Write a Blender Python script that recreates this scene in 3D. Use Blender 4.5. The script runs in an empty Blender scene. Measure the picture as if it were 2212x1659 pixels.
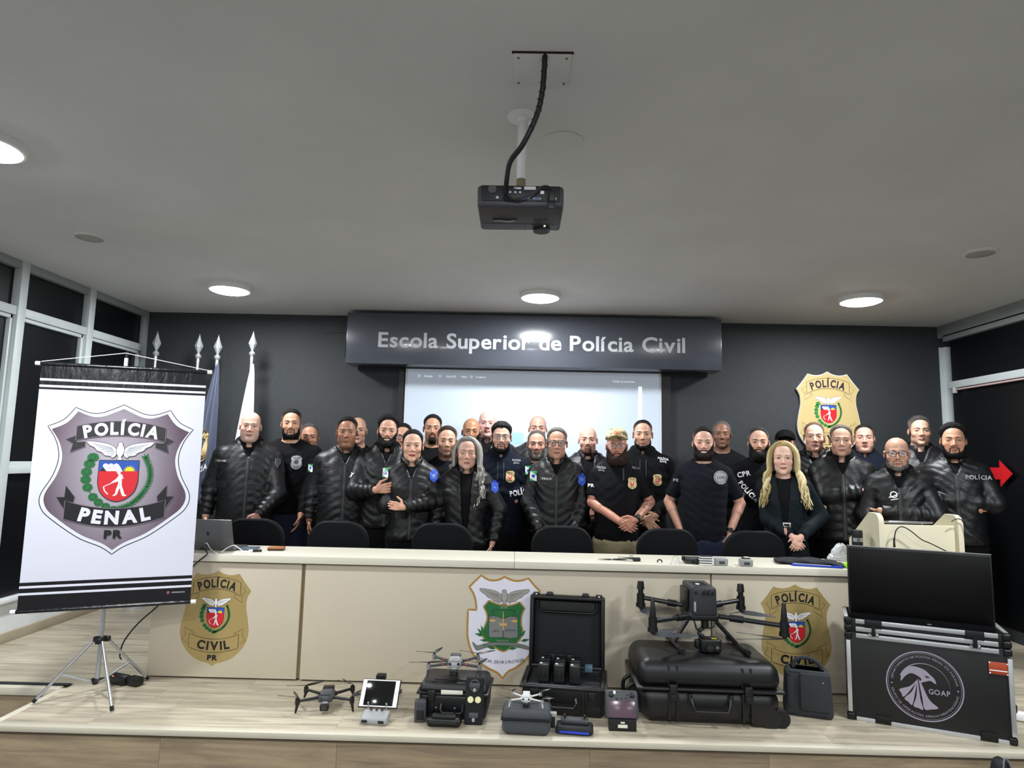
import bpy, bmesh, math, random
import numpy as np
from mathutils import Vector, Matrix, Euler
random.seed(7); RNG = np.random.RandomState(7)
SC = bpy.context.scene
COL = SC.collection
# ---------------------------------------------------------------- camera
F, CX, CY, H = 1407., 1106., 829.5, 1.40          # focal length in pixels of the 2212 x 1659 frame, eye height above the stage
def _basis():
    p, ro, ya = math.radians(6.65), math.radians(1.25), math.radians(.7)
    fw = np.array([-math.sin(ya)*math.cos(p), math.cos(ya)*math.cos(p), math.sin(p)])
    r0 = np.array([math.cos(ya), math.sin(ya), 0.]); u0 = np.cross(r0, fw)
    return math.cos(ro)*r0+math.sin(ro)*u0, -math.sin(ro)*r0+math.cos(ro)*u0, fw
CR, CU, CF = _basis(); CO = np.array([0, 0, H])
def _ray(x, y): return CF+(x-CX)/F*CR-(y-CY)/F*CU
def atY(x, y, Y): d = _ray(x, y); return Vector(CO+d*(Y/d[1]))
def atZ(x, y, Z): d = _ray(x, y); return Vector(CO+d*((Z-H)/d[2]))
def atX(x, y, X): d = _ray(x, y); return Vector(CO+d*(X/d[0]))
cam = bpy.data.cameras.new('camera'); cam.sensor_width = 36; cam.lens = F/2212*36; cam.clip_start = .02; cam.clip_end = 200
co = bpy.data.objects.new('camera', cam); COL.objects.link(co)
co.matrix_world = Matrix([[CR[0], CU[0], -CF[0], 0], [CR[1], CU[1], -CF[1], 0], [CR[2], CU[2], -CF[2], H], [0, 0, 0, 1]])
SC.camera = co
# ---------------------------------------------------------------- world, exposure
w = bpy.data.worlds.new('night'); SC.world = w; w.use_nodes = True
w.node_tree.nodes['Background'].inputs[0].default_value = (.010, .012, .018, 1)
w.node_tree.nodes['Background'].inputs[1].default_value = 1
SC.view_settings.view_transform = 'Standard'; SC.view_settings.look = 'None'
SC.view_settings.gamma = 1; SC.view_settings.use_curve_mapping = False; SC.view_settings.exposure = 0.72
CEIL = 2.78
LAMP = 27.0                                         # watts of each round ceiling light
LIGHT_SPOTS = [(-2.43, 5.27), (.155, 5.33), (2.78, 5.25), (-2.45, 2.77), (2.80, 2.77), (-2.43, .27), (.155, .27), (2.78, .27),
               (-2.43, -2.2), (.155, -2.2), (2.78, -2.2)]
def add_light(x, y, k=1.0):
    l = bpy.data.lights.new('ceiling_lamp', 'AREA'); l.shape = 'DISK'; l.size = .30; l.energy = LAMP*k; l.color = (.93, .97, 1.0)
    o = bpy.data.objects.new('ceiling_lamp', l); o.location = (x, y, CEIL-.052); COL.objects.link(o)
for i, (x, y) in enumerate(LIGHT_SPOTS): add_light(x, y, .85 if y > 4 else 1.2 if y > 0 else .6)
# ---------------------------------------------------------------- materials
def srgb(c):
    if isinstance(c, str): c = [int(c[i:i+2], 16)/255 for i in (0, 2, 4)]
    return tuple((v/12.92 if v <= .04045 else ((v+.055)/1.055)**2.4) for v in c[:3])+(1,)
MATS = {}
def M(name, col='808080', rough=.5, metal=0., bump=0., bscale=200., var=0., vscale=8., spec=.5, emit=0., alpha=1., trans=0., coat=0., attr=None, stretch=None, sheen=0.):
    if name in MATS: return MATS[name]
    m = bpy.data.materials.new(name); m.use_nodes = True; nt = m.node_tree; N = nt.nodes; L = nt.links; b = N['Principled BSDF']
    c = srgb(col) if isinstance(col, str) else tuple(col)+(1,)*(4-len(col))
    b.inputs['Base Color'].default_value = c; b.inputs['Roughness'].default_value = rough; b.inputs['Metallic'].default_value = metal
    b.inputs['Specular IOR Level'].default_value = spec
    if coat: b.inputs['Coat Weight'].default_value = coat; b.inputs['Coat Roughness'].default_value = .08
    if emit: b.inputs['Emission Color'].default_value = c; b.inputs['Emission Strength'].default_value = emit
    if trans: b.inputs['Transmission Weight'].default_value = trans
    if alpha < 1: b.inputs['Alpha'].default_value = alpha
    if sheen: b.inputs['Sheen Weight'].default_value = sheen
    src = None
    if attr:
        a = N.new('ShaderNodeAttribute'); a.attribute_name = attr; src = a.outputs['Color']; L.new(src, b.inputs['Base Color'])
    if bump or var:
        tc = N.new('ShaderNodeTexCoord'); mp = N.new('ShaderNodeMapping'); L.new(tc.outputs['Object'], mp.inputs['Vector'])
        if stretch: mp.inputs['Scale'].default_value = stretch
    if var:
        n = N.new('ShaderNodeTexNoise'); n.inputs['Scale'].default_value = vscale; n.inputs['Detail'].default_value = 5; L.new(mp.outputs[0], n.inputs['Vector'])
        mr = N.new('ShaderNodeMapRange'); mr.inputs['To Min'].default_value = 1-var; mr.inputs['To Max'].default_value = 1+var; mr.inputs['From Min'].default_value = .25; mr.inputs['From Max'].default_value = .75
        L.new(n.outputs[0], mr.inputs['Value'])
        mx = N.new('ShaderNodeMix'); mx.data_type = 'RGBA'; mx.blend_type = 'MULTIPLY'; mx.inputs[0].default_value = 1
        mx.inputs[6].default_value = c
        if src: L.new(src, mx.inputs[6])
        L.new(mr.outputs[0], mx.inputs[7]); L.new(mx.outputs[2], b.inputs['Base Color'])
    if bump:
        n = N.new('ShaderNodeTexNoise'); n.inputs['Scale'].default_value = bscale; n.inputs['Detail'].default_value = 4; L.new(mp.outputs[0], n.inputs['Vector'])
        bp = N.new('ShaderNodeBump'); bp.inputs['Strength'].default_value = min(1, bump); bp.inputs['Distance'].default_value = .01*max(1, bump)
        L.new(n.outputs[0], bp.inputs['Height']); L.new(bp.outputs[0], b.inputs['Normal'])
    MATS[name] = m; return m
# ---------------------------------------------------------------- object helpers
def tag(o, label=None, cat=None, group=None, kind=None):
    if label: o['label'] = label
    if cat: o['category'] = cat
    if group: o['group'] = group
    if kind: o['kind'] = kind
    return o
def empty(name, loc=(0, 0, 0), rz=0., label=None, cat=None, group=None, rot=None):
    o = bpy.data.objects.new(name, None); COL.objects.link(o); o.location = loc; o.rotation_euler = rot if rot else (0, 0, rz); o.empty_display_size = .05
    return tag(o, label, cat, group)
def mesh_obj(name, verts, faces, mats, parent=None, fm=None, smooth=True, sharp=.7, cols=None):
    me = bpy.data.meshes.new(name)
    if isinstance(verts, np.ndarray) and isinstance(faces, np.ndarray):
        nv, nf, k = len(verts), len(faces), faces.shape[1]
        me.vertices.add(nv); me.vertices.foreach_set('co', verts.astype(np.float32).ravel())
        me.loops.add(nf*k); me.loops.foreach_set('vertex_index', faces.astype(np.int32).ravel())
        me.polygons.add(nf); me.polygons.foreach_set('loop_start', np.arange(0, nf*k, k, dtype=np.int32))
        me.update(calc_edges=True)
    else: me.from_pydata([tuple(v) for v in verts], [], [tuple(f) for f in faces]); me.update()
    for m in (mats if isinstance(mats, (list, tuple)) else [mats]): me.materials.append(m)
    if fm is not None: me.polygons.foreach_set('material_index', np.array(fm, dtype=np.int32))
    if cols is not None:
        ca = me.color_attributes.new('Col', 'FLOAT_COLOR', 'POINT'); ca.data.foreach_set('color', np.concatenate([cols, np.ones((len(cols), 1))], 1).astype(np.float32).ravel())
    if smooth:
        me.polygons.foreach_set('use_smooth', np.ones(len(me.polygons), dtype=bool))
        if sharp: me.set_sharp_from_angle(angle=sharp)
    me.update()
    o = bpy.data.objects.new(name, me); COL.objects.link(o)
    if parent: o.parent = parent
    return o
class MB:
    """collects pieces, each with a material, and links them as one mesh object"""
    def __init__(s): s.v = []; s.f = []; s.m = []; s.mats = []; s.T = None
    def mi(s, mat):
        if mat not in s.mats: s.mats.append(mat)
        return s.mats.index(mat)
    def add(s, vs, fs, mat):
        b = len(s.v); i = s.mi(mat)
        for v in vs:
            v = Vector(v)
            if s.T: v = s.T @ v
            s.v.append(v)
        for f in fs: s.f.append([b+k for k in f]); s.m.append(i)
        return s
    def box(s, c, d, mat, bev=0., seg=2, rot=None, tap=None):
        """box centred at c with sizes d; bev = rounded edges; tap = scale of the top face"""
        bm = bmesh.new(); bmesh.ops.create_cube(bm, size=1)
        for v in bm.verts:
            k = (tap if tap and v.co.z > 0 else (1, 1)); v.co = Vector((v.co.x*d[0]*k[0], v.co.y*d[1]*k[1], v.co.z*d[2]))
        if bev: bmesh.ops.bevel(bm, geom=list(bm.edges), offset=min(bev, .49*min(d)), segments=seg, profile=.5, affect='EDGES')
        R = (Euler(rot).to_matrix() if rot else None); c = Vector(c)
        vs = [(R @ v.co if R else v.co)+c for v in bm.verts]
        for i, v in enumerate(bm.verts): v.index = i
        s.add(vs, [[v.index for v in f.verts] for f in bm.faces], mat); bm.free(); return s
    def cyl(s, p0, p1, r, mat, r2=None, n=16, cap=True):
        p0, p1 = Vector(p0), Vector(p1); r2 = r if r2 is None else r2; d = (p1-p0).normalized()
        a = d.orthogonal().normalized(); b = d.cross(a)
        vs = []
        for p, rr in ((p0, r), (p1, r2)):
            for k in range(n): t = 2*math.pi*k/n; vs.append(p+(a*math.cos(t)+b*math.sin(t))*rr)
        fs = [[k, (k+1) % n, n+(k+1) % n, n+k] for k in range(n)]
        if cap: fs += [list(range(n))[::-1], list(range(n, 2*n))]
        return s.add(vs, fs, mat)
    def lathe(s, prof, mat, c=(0, 0, 0), n=24, axis='Z', a0=0.):
        vs = []; fs = []; c = Vector(c)
        for r, z in prof:
            for k in range(n):
                t = 2*math.pi*k/n+a0; x, y = r*math.cos(t), r*math.sin(t)
                vs.append(c+(Vector((x, y, z)) if axis == 'Z' else Vector((x, z, y)) if axis == 'Y' else Vector((z, x, y))))
        for i in range(len(prof)-1):
            for k in range(n): q = [i*n+k, i*n+(k+1) % n, (i+1)*n+(k+1) % n, (i+1)*n+k]; fs.append(q if axis != 'Y' else q[::-1])
        return s.add(vs, fs, mat)
    def tube(s, pts, r, mat, n=8, closed=False, smooth=0):
        P = [Vector(p) for p in pts]
        if smooth:
            Q = []
            for i in range(len(P)-1):
                a, b, c, d = P[max(i-1, 0)], P[i], P[i+1], P[min(i+2, len(P)-1)]
                for k in range(smooth):
                    t = k/smooth; Q.append(.5*((2*b)+(c-a)*t+(2*a-5*b+4*c-d)*t*t+(3*b-a-3*c+d)*t**3))
            Q.append(P[-1]); P = Q
        vs = []; m = len(P); up = None
        for i, p in enumerate(P):
            t = (P[(i+1) % m]-P[(i-1) % m]) if closed else (P[min(i+1, m-1)]-P[max(i-1, 0)])
            t.normalize()
            a = t.orthogonal().normalized() if up is None else (up-t*up.dot(t)).normalized()
            up = a; b = t.cross(a); rr = r[min(i*len(r)//m, len(r)-1)] if isinstance(r, (list, tuple)) else r
            for k in range(n): q = 2*math.pi*k/n; vs.append(p+(a*math.cos(q)+b*math.sin(q))*rr)
        fs = []
        for i in range(m if closed else m-1):
            j = (i+1) % m
            for k in range(n): fs.append([i*n+k, i*n+(k+1) % n, j*n+(k+1) % n, j*n+k])
        if not closed: fs += [list(range(n))[::-1], [(m-1)*n+k for k in range(n)]]
        return s.add(vs, fs, mat)
    def prism(s, poly, axis, a0, a1, mat):
        """extrude a 2D polygon; axis X: (u,v)->(y,z), Y: (x,z), Z: (x,y)"""
        n = len(poly); f = {'X': lambda u, v, a: (a, u, v), 'Y': lambda u, v, a: (u, a, v), 'Z': lambda u, v, a: (u, v, a)}[axis]
        vs = [f(u, v, a0) for u, v in poly]+[f(u, v, a1) for u, v in poly]
        from mathutils.geometry import tessellate_polygon as tp
        tr = tp([[Vector((u, v, 0)) for u, v in poly]])
        ar = sum(poly[i][0]*poly[(i+1) % n][1]-poly[(i+1) % n][0]*poly[i][1] for i in range(n))
        fs = [[i, (i+1) % n, n+(i+1) % n, n+i] for i in range(n)]+[list(t) for t in tr]+[[n+k for k in t] for t in tr]
        b = len(s.v); s.add(vs, fs, mat); return s
    def ell(s, c, r, mat, n=16, m=10, rot=None):
        R = Euler(rot).to_matrix() if rot else Matrix.Identity(3); c = Vector(c); vs = []; fs = []
        for i in range(m+1):
            p = math.pi*i/m
            for k in range(n):
                t = 2*math.pi*k/n; vs.append(c+R @ Vector((r[0]*math.sin(p)*math.cos(t), r[1]*math.sin(p)*math.sin(t), r[2]*math.cos(p))))
        for i in range(m):
            for k in range(n): fs.append([i*n+k, (i+1)*n+k, (i+1)*n+(k+1) % n, i*n+(k+1) % n])
        return s.add(vs, fs, mat)
    def build(s, name, parent=None, smooth=True, sharp=.7, recalc=True):
        bm = bmesh.new(); vv = [bm.verts.new(v) for v in s.v]
        for f, m in zip(s.f, s.m):
            try: q = bm.faces.new([vv[k] for k in f]); q.material_index = m; q.smooth = smooth
            except ValueError: pass
        if recalc: bmesh.ops.remove_doubles(bm, verts=bm.verts, dist=1e-5); bmesh.ops.recalc_face_normals(bm, faces=bm.faces)
        me = bpy.data.meshes.new(name); bm.to_mesh(me); bm.free()
        for m in s.mats: me.materials.append(m)
        if smooth and sharp: me.set_sharp_from_angle(angle=sharp)
        o = bpy.data.objects.new(name, me); COL.objects.link(o)
        if parent: o.parent = parent
        return o
def copy_tree(o, parent=None):
    c = o.copy(); COL.objects.link(c); c.parent = parent
    for ch in list(o.children): copy_tree(ch, c)
    return c
def copy_thing(o, loc=None, label=None, rz=None):
    c = copy_tree(o)
    if loc is not None: c.location = loc
    if rz is not None: c.rotation_euler.z = rz
    if label: c['label'] = label
    return c
def spl(pts, k=8, closed=False):
    """Catmull-Rom through 2D points"""
    n = len(pts); out = []
    for i in range(n if closed else n-1):
        g = (lambda j: pts[j % n]) if closed else (lambda j: pts[min(max(j, 0), n-1)])
        a, b, c, d = g(i-1), g(i), g(i+1), g(i+2)
        for j in range(k):
            t = j/k; out.append(tuple(.5*(2*b[q]+(c[q]-a[q])*t+(2*a[q]-5*b[q]+4*c[q]-d[q])*t*t+(3*b[q]-a[q]-3*c[q]+d[q])*t**3) for q in (0, 1)))
    if not closed: out.append(tuple(pts[-1]))
    return out
# ================================================================ the room
XL, XR, YB, YF = -3.72, 4.22, 6.30, -3.6
LOW = -.21                                          # lower floor, a step down from the stage
YS = 3.475                                          # front edge of the stage
m_ceil = M('ceiling_plaster', 'dcdedd', .9, bump=.12, bscale=60, var=.05, vscale=2)
m_wall_dark = M('dark_textured_paint', '2f3336', .62, bump=.5, bscale=150, var=.12, vscale=30)
m_wall_white = M('white_paint', 'dfe3e4', .7, bump=.1, bscale=40, var=.03)
m_alu = M('painted_window_frame', 'c3cbcb', .45, var=.06, vscale=5)
m_frame_dim = M('grey_window_frame', '8f9799', .5, var=.08, vscale=6)
m_pane = M('dark_window_glass', '0a0c10', .35, spec=.35)
m_basebd = M('beige_baseboard', 'a79c86', .6, var=.08)
def plank_mat(name, c1, c2, rough=.42):
    m = bpy.data.materials.new(name); m.use_nodes = True; nt = m.node_tree; N = nt.nodes; L = nt.links; b = N['Principled BSDF']; b.inputs['Roughness'].default_value = rough
    tc = N.new('ShaderNodeTexCoord'); oi = N.new('ShaderNodeObjectInfo'); mp = N.new('ShaderNodeMapping'); mp.inputs['Scale'].default_value = (1.1, 13, 13)
    ad = N.new('ShaderNodeVectorMath'); ad.operation = 'ADD'; sc = N.new('ShaderNodeVectorMath'); sc.operation = 'SCALE'
    cb = N.new('ShaderNodeCombineXYZ'); L.new(oi.outputs['Random'], cb.inputs[0]); L.new(oi.outputs['Random'], cb.inputs[1]); L.new(cb.outputs[0], sc.inputs[0]); sc.inputs['Scale'].default_value = 31
    L.new(tc.outputs['Object'], mp.inputs[0]); L.new(mp.outputs[0], ad.inputs[0]); L.new(sc.outputs[0], ad.inputs[1])
    n1 = N.new('ShaderNodeTexNoise'); n1.inputs['Scale'].default_value = 1.6; n1.inputs['Detail'].default_value = 9; n1.inputs['Roughness'].default_value = .68; n1.inputs['Distortion'].default_value = .6
    L.new(ad.outputs[0], n1.inputs['Vector'])
    r = N.new('ShaderNodeValToRGB'); r.color_ramp.elements[0].position = .36; r.color_ramp.elements[1].position = .62
    r.color_ramp.elements[0].color = srgb(c1); r.color_ramp.elements[1].color = srgb(c2); L.new(n1.outputs[0], r.inputs[0])
    mr = N.new('ShaderNodeMapRange'); mr.inputs['To Min'].default_value = .90; mr.inputs['To Max'].default_value = 1.06; L.new(oi.outputs['Random'], mr.inputs['Value'])
    mx = N.new('ShaderNodeMix'); mx.data_type = 'RGBA'; mx.blend_type = 'MULTIPLY'; mx.inputs[0].default_value = 1; L.new(r.outputs[0], mx.inputs[6]); L.new(mr.outputs[0], mx.inputs[7])
    L.new(mx.outputs[2], b.inputs['Base Color'])
    bp = N.new('ShaderNodeBump'); bp.inputs['Strength'].default_value = .15; bp.inputs['Distance'].default_value = .002; L.new(n1.outputs[0], bp.inputs['Height']); L.new(bp.outputs[0], b.inputs['Normal'])
    return m
m_plank = plank_mat('stage_plank_wood', '9c9281', 'c6bca6')
m_riser_shaded = plank_mat('shaded_riser_wood', '857460', 'a69478', .5)  # darker than the stage planks: the riser's weaker light put into its colour
m_nosing = M('pale_step_nosing', 'cbc4b2', .45, var=.05, vscale=4, stretch=(1, 10, 10))
m_gap = M('plank_joint', '5e5340', .8)
def struct(mb_or_obj, name=None, parent=None):
    o = mb_or_obj.build(name, parent) if isinstance(mb_or_obj, MB) else mb_or_obj
    if parent is None: o['kind'] = 'structure'
    return o
# floor of the hall, one step below the stage
b = MB(); b.box(((XL+XR)/2, (YF+YB)/2, LOW-.05), (XR-XL+.2, YB-YF+.2, .1), M('hall_floor_greige', '5f5a54', .5, var=.05)); struct(b, 'floor')
# stage platform: substrate, planks laid across, riser boards, nosing
XSL = -2.69                                         # the left end of the projecting front part
YR = 4.015                                          # where the stage widens to the left wall
st = MB()
st.prism([(XSL+.01, YS+.01), (XR, YS+.01), (XR, YB), (XL, YB), (XL, YR+.01), (XSL+.01, YR+.01)], 'Z', LOW, -.008, m_gap)
stage = struct(st, 'floor'); stage['label'] = 'raised stage platform laid with pale wood planks'
random.seed(3)
pw, y, row = .192, YS+.045, 0
mesh_cache = {}
while y < YB-.01:
    y1 = min(y+pw, YB); x = (XL if y > YR-.1 else XSL+.04)
    if y < YR < y1+.05 and y < YR: pass
    x0 = x; x -= 0
    cut = x0+random.uniform(.2, 1.25)
    while x0 < XR-.01:
        x1 = min(cut, XR); 
        if x1-x0 > .02:
            key = (round(x1-x0, 3), round(y1-y, 3))
            pb = MB(); pb.box((0, 0, -.004), (x1-x0-.0012, y1-y-.0012, .008), m_plank); 
            o = pb.build('floor_plank', stage, smooth=False); o.location = ((x0+x1)/2, (y+y1)/2, 0)
        x0 = x1; cut = x0+1.28
    y = y1; row += 1
def riser(xa, xb, ya, yb, nm='riser_plank'):
    """vertical boards of the step face between two plan points"""
    d = Vector((xb-xa, yb-ya, 0)); L_ = d.length; d.normalize(); t = 0; ang = math.atan2(d.y, d.x)
    while t < L_-.01:
        t1 = min(t+random.choice((.9, 1.28, 1.28)), L_); c = Vector((xa, ya, 0))+d*((t+t1)/2)
        pb = MB(); pb.box((0, 0, 0), (t1-t-.0015, .012, -.045-LOW), m_riser_shaded); o = pb.build(nm, stage, smooth=False); o.location = (c.x, c.y, (LOW-.045)/2); o.rotation_euler.z = ang; t = t1
riser(XSL, XR, YS+.012, YS+.012); riser(XL, XSL, YR+.012, YR+.012); riser(XSL+.012, XSL+.012, YR, YS)
nb = MB(); nb.box(((XSL+XR)/2, YS+.022, -.0145), (XR-XSL, .052, .031), m_nosing, .004)
nb.build('step_nosing', stage)
nb = MB(); nb.box((XSL+.022, (YS+YR)/2, -.021), (.044, YR-YS-.0, .044), m_nosing, .004); nb.build('step_nosing', stage)
nb = MB(); nb.box(((XL+XSL)/2, YR+.012, -.021), (XSL-XL, .05, .044), m_nosing, .004); nb.build('step_nosing', stage)
nb = MB(); nb.box(((XL+XSL)/2+.02, YR+.062, .001), (XSL-XL, .035, .003), M('black_grip_strip', '1d2124', .7)); nb.build('grip_strip', stage)
# walls, ceiling
b = MB(); b.box(((XL+XR)/2, YB+.06, CEIL/2), (XR-XL+.24, .12, CEIL+.3), m_wall_dark); struct(b, 'wall_back')
b = MB(); b.box(((XL+XR)/2, (YF+YB)/2, CEIL+.05), (XR-XL+.6, YB-YF+.3, .1), m_ceil); struct(b, 'ceiling')
b = MB(); b.box(((XL+XR)/2, YF-.06, CEIL/2), (XR-XL+.24, .12, CEIL+.4), m_wall_white); struct(b, 'wall_front')
SILL, TR = .56, 2.05
b = MB(); b.box((XL-.06, (YF+YB)/2, (LOW+.30)/2-.0), (.12, YB-YF, .30-LOW), m_wall_white); struct(b, 'wall_left')
SILL = .30
b = MB(); b.box((XL-.02, (YF+YB)/2, SILL+.01), (.15, YB-YF, .03), m_wall_white, .004); struct(b, 'trim_1')
b = MB(); b.box((XL+.011, (YR+YB)/2, .035), (.022, YB-YR, .075), m_basebd, .006); struct(b, 'baseboard_left')
b = MB(); b.box((XR+.06, (YF+YB)/2, LOW/2-.02), (.12, YB-YF, .1-LOW), m_wall_white); struct(b, 'wall_right')
def window(n, x, y0, y1, z0, zlow, ztr, z1, side, mf, sash=True):
    """one bay of a window wall: frame, transoms, sashes and dark panes; side = +1 when the room lies at +x"""
    e = empty('window_%d' % n, (x, (y0+y1)/2, z0)); e['kind'] = 'structure'
    def part(name, c, d, m, bev=.003):
        q = MB(); q.box(c, d, m, bev); o = q.build(name, e); o.location = (0, 0, 0); return o
    hw = (y1-y0)/2; s = side; Hh = z1-z0
    part('mullion', (s*.015, -hw, Hh/2), (.07, .075, Hh), mf)
    part('frame_head', (s*.01, 0, Hh-.03), (.06, 2*hw, .06), m_frame_dim)
    part('transom', (s*.01, 0, ztr-z0), (.06, 2*hw-.07, .065), mf)
    rows = [(ztr+.033-z0, Hh-.06)]
    if zlow: part('transom', (s*.01, 0, zlow-z0), (.06, 2*hw-.07, .06), mf); rows += [(zlow+.03-z0, ztr-.033-z0), (.0, zlow-.03-z0)]
    else: rows += [(.0, ztr-.033-z0)]
    for i, (a, b_) in enumerate(rows):
        o = part('pane', (-s*.012, 0, (a+b_)/2), (.006, 2*hw-.07, b_-a), m_pane, 0); 
        if i == 1 and sash:
            q = MB()
            for yy in (-hw+.052, hw-.052): q.box((s*.004, yy, (a+b_)/2), (.035, .028, b_-a), mf, .002)
            for zz in (a+.014, b_-.014): q.box((s*.004, 0, zz), (.035, 2*hw-.09, .028), mf, .002)
            q.build('sash_frame', e)
    return e
n = 1; ys = [4.66+.77*k for k in range(-10, 3)]
ys[-1] = 6.26
for a, c in zip(ys[:-1], ys[1:]):
    if a < YF: continue
    window(n, XL, a, c, SILL+.025, 1.252, 2.405, CEIL, 1, m_alu); n += 1
q = MB(); q.box((XL+.015, 6.265, (SILL+CEIL)/2), (.05, .06, CEIL-SILL), m_frame_dim, .003); q.build('trim_2')['kind'] = 'structure'
XW = 4.10                                            # glass plane of the right wall
q = MB(); q.box((XW+.07, (YF+YB)/2, 2.72), (.22, YB-YF, .12), m_frame_dim, .006); q.box((XW+.11, (YF+YB)/2, .02), (.2, YB-YF, .22), m_wall_dark); struct(q, 'trim_3')
q = MB(); q.box((XW+.02, YB-.03, 1.3), (.055, .05, 2.55), m_alu, .003); q.box((XW-.015, YB-.012, 1.3), (.04, .022, 2.55), m_alu, .003); struct(q, 'trim_4')
for a, c in ((4.4, 6.22), (2.6, 4.4), (.8, 2.6), (-1., .8), (-2.8, -1.)):
    e = window(n, XW, a, c, .1, None, 2.19, 2.68, -1, m_alu, False); n += 1
for o in [o for o in COL.objects if o.name.startswith('transom') and o.parent and o.parent.location.x > 3]: o.scale.z = 1.0
q = MB(); q.cyl((XW-.03, 2.6, 2.142), (XW-.03, 6.1, 2.142), .009, M('pinkish_curtain_rail', 'c9a9a8', .35), n=10); q.box((XW-.03, 6.1, 2.135), (.03, .03, .05), m_alu, .004)
struct(q, 'trim_5')
# red arrow sticker on the right hand glass
q = MB(); m_red = M('red_sticker', 'd01822', .45)
ar = [(0, .05), (.30, .05), (.30, .11), (.44, 0), (.30, -.11), (.30, -.05), (0, -.05)]
q.prism([(5.90-u, 1.375+v) for u, v in ar], 'X', XW-.02, XW-.026, m_red)
tag(q.build('arrow_sticker', smooth=False), 'red arrow sticker pointing right on the dark right hand glass', 'sticker')
# the wall chase beside the sign and the small boss at its top
q = MB(); q.box((-1.83, YB-.005, 2.69), (.22, .012, .17), m_wall_dark, .003); q.box((-1.72, YB-.01, 2.58), (.012, .022, .42), m_wall_dark, .003); struct(q, 'trim_6')
# ================================================================ ceiling fittings
m_white_pl = M('white_plastic', 'e9ebea', .4)
m_lamp = M('lit_diffuser', (1, .985, .96), .4, emit=26.)
def round_lamp(x, y, label):
    e = empty('ceiling_light', (x, y, CEIL), label=label, cat='ceiling light', group='round ceiling lights')
    q = MB(); q.lathe([(0, -.0), (.172, -.0), (.172, -.026), (.166, -.034), (.155, -.036)], m_white_pl, n=40); q.build('rim', e)
    q = MB(); q.lathe([(.155, -.034), (.13, -.045), (.07, -.049), (0, -.05)], m_lamp, n=40); q.build('diffuser', e)
    return e
labs = ['lit round ceiling light at back left, above the flagpoles', 'lit round ceiling light at back centre, above the school sign', 'lit round ceiling light at back right, above the wall shield',
        'lit round ceiling light cut by the left edge of the photo', 'lit round ceiling light near the right wall, outside the view']
for i, (x, y) in enumerate(LIGHT_SPOTS): round_lamp(x, y, labs[i] if i < 5 else 'lit round ceiling light over the hall, %s row, %s' % (('nearer', 'farther')[(i-5)//3], ('left', 'centre', 'right')[(i-5) % 3]))
def detector(x, y, label):
    e = empty('ceiling_vent', (x, y, CEIL), label=label, cat='ceiling vent', group='small round ceiling vents')
    q = MB(); q.lathe([(0, 0), (.10, 0), (.10, -.006), (.085, -.012), (.08, -.012)], m_ceil, n=28); q.build('rim', e)
    q = MB(); q.lathe([(.08, -.010), (.05, -.018), (.0, -.018)], M('vent_grey', 'a9a9a4', .7), n=28); q.build('cover', e)
detector(-2.81, 4.06, 'small round vent in the ceiling at the left'); detector(2.92, 4.06, 'small round vent in the ceiling at the right')
q = MB(); m_patch = M('ceiling_patch_paint', 'c6c4bb', .9)
q.lathe([(0, 0), (.085, 0), (.088, -.002), (.085, -.0035), (0, -.0035)], m_ceil, c=(.165, 2.69, CEIL), n=36)
tag(q.build('filled_lamp_hole'), 'round plastered-over lamp hole in the ceiling right of the projector pole', 'ceiling patch')
e = empty('cable_entry_plate', (.055, 2.17, CEIL), label='screwed square cover plate on the ceiling where the projector cable enters', cat='cover plate')
q = MB(); q.box((0, 0, -.003), (.20, .19, .006), m_ceil, .001); q.build('plate', e)
q = MB(); q.box((0, -.098, -.0015), (.21, .012, .003), M('dark_slot', '2a1b1a', .9)); q.build('open_slot', e)
for sx in (-.083, .083):
    for sy in (-.075, .075): q = MB(); q.lathe([(0, -.006), (.005, -.006), (.004, -.009), (0, -.009)], M('screw_grey', '77776f', .5, .5), c=(sx, sy, 0), n=10); q.build('screw', e)
# projector hanging from its pole
m_pj = M('projector_grey_plastic', '3a3b40', .5, bump=.03, bscale=500); m_pj2 = M('projector_black_plastic', '15161a', .5)
PX, PY = -.012, 2.34
e = empty('projector', (PX, PY+.17, 2.40), label='dark grey ceiling projector hanging from a white pole', cat='projector')
q = MB(); q.box((0, 0, -.002), (.33, .26, .088), m_pj, .014, 3); q.build('case', e)
q = MB(); q.box((0, -.1301, .008), (.30, .006, .062), m_pj2, .003); q.build('connector_panel', e)
q = MB(); q.cyl((-.108, -.134, .022), (-.108, -.137, .022), .016, M('speaker_grille', '55565a', .8), n=20); q.build('speaker_grille', e)
def conn(x, z, wv, hv, mat, nm='port'): q = MB(); q.box((x, -.1345, z), (wv, .004, hv), mat, .0008); return q.build(nm, e)
m_port = M('port_metal', '9a9ca0', .35, .6); m_blue = M('vga_blue', '2d5fa5', .5)
for x in (.02, .062): conn(x, -.012, .032, .009, m_port); q = MB(); q.box((x, -.137, -.012), (.018, .003, .006), m_blue); q.build('port_face', e)
conn(-.012, .028, .03, .009, m_port); conn(.082, .012, .015, .013, m_white_pl); conn(.13, -.012, .011, .009, m_white_pl)
for x in (-.055, -.04, -.02, -.002): q = MB(); q.cyl((x, -.134, .010), (x, -.138, .010), .005, m_port, n=12); q.build('jack', e)
q = MB(); q.cyl((-.088, -.134, -.012), (-.088, -.139, -.012), .006, m_port, n=12); q.build('jack', e)
conn(.035, .028, .045, .013, M('white_label', 'd8d8dc', .5), 'label_sticker')
q = MB(); q.box((-.062, 0, -.0465), (.10, .02, .004), m_pj2, .001); q.tube([(-.105, .003, -.05), (-.08, -.004, -.052), (-.05, .004, -.052), (-.02, -.003, -.05)], .003, m_port, n=6, smooth=4); q.build('lock_bar', e)
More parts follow.
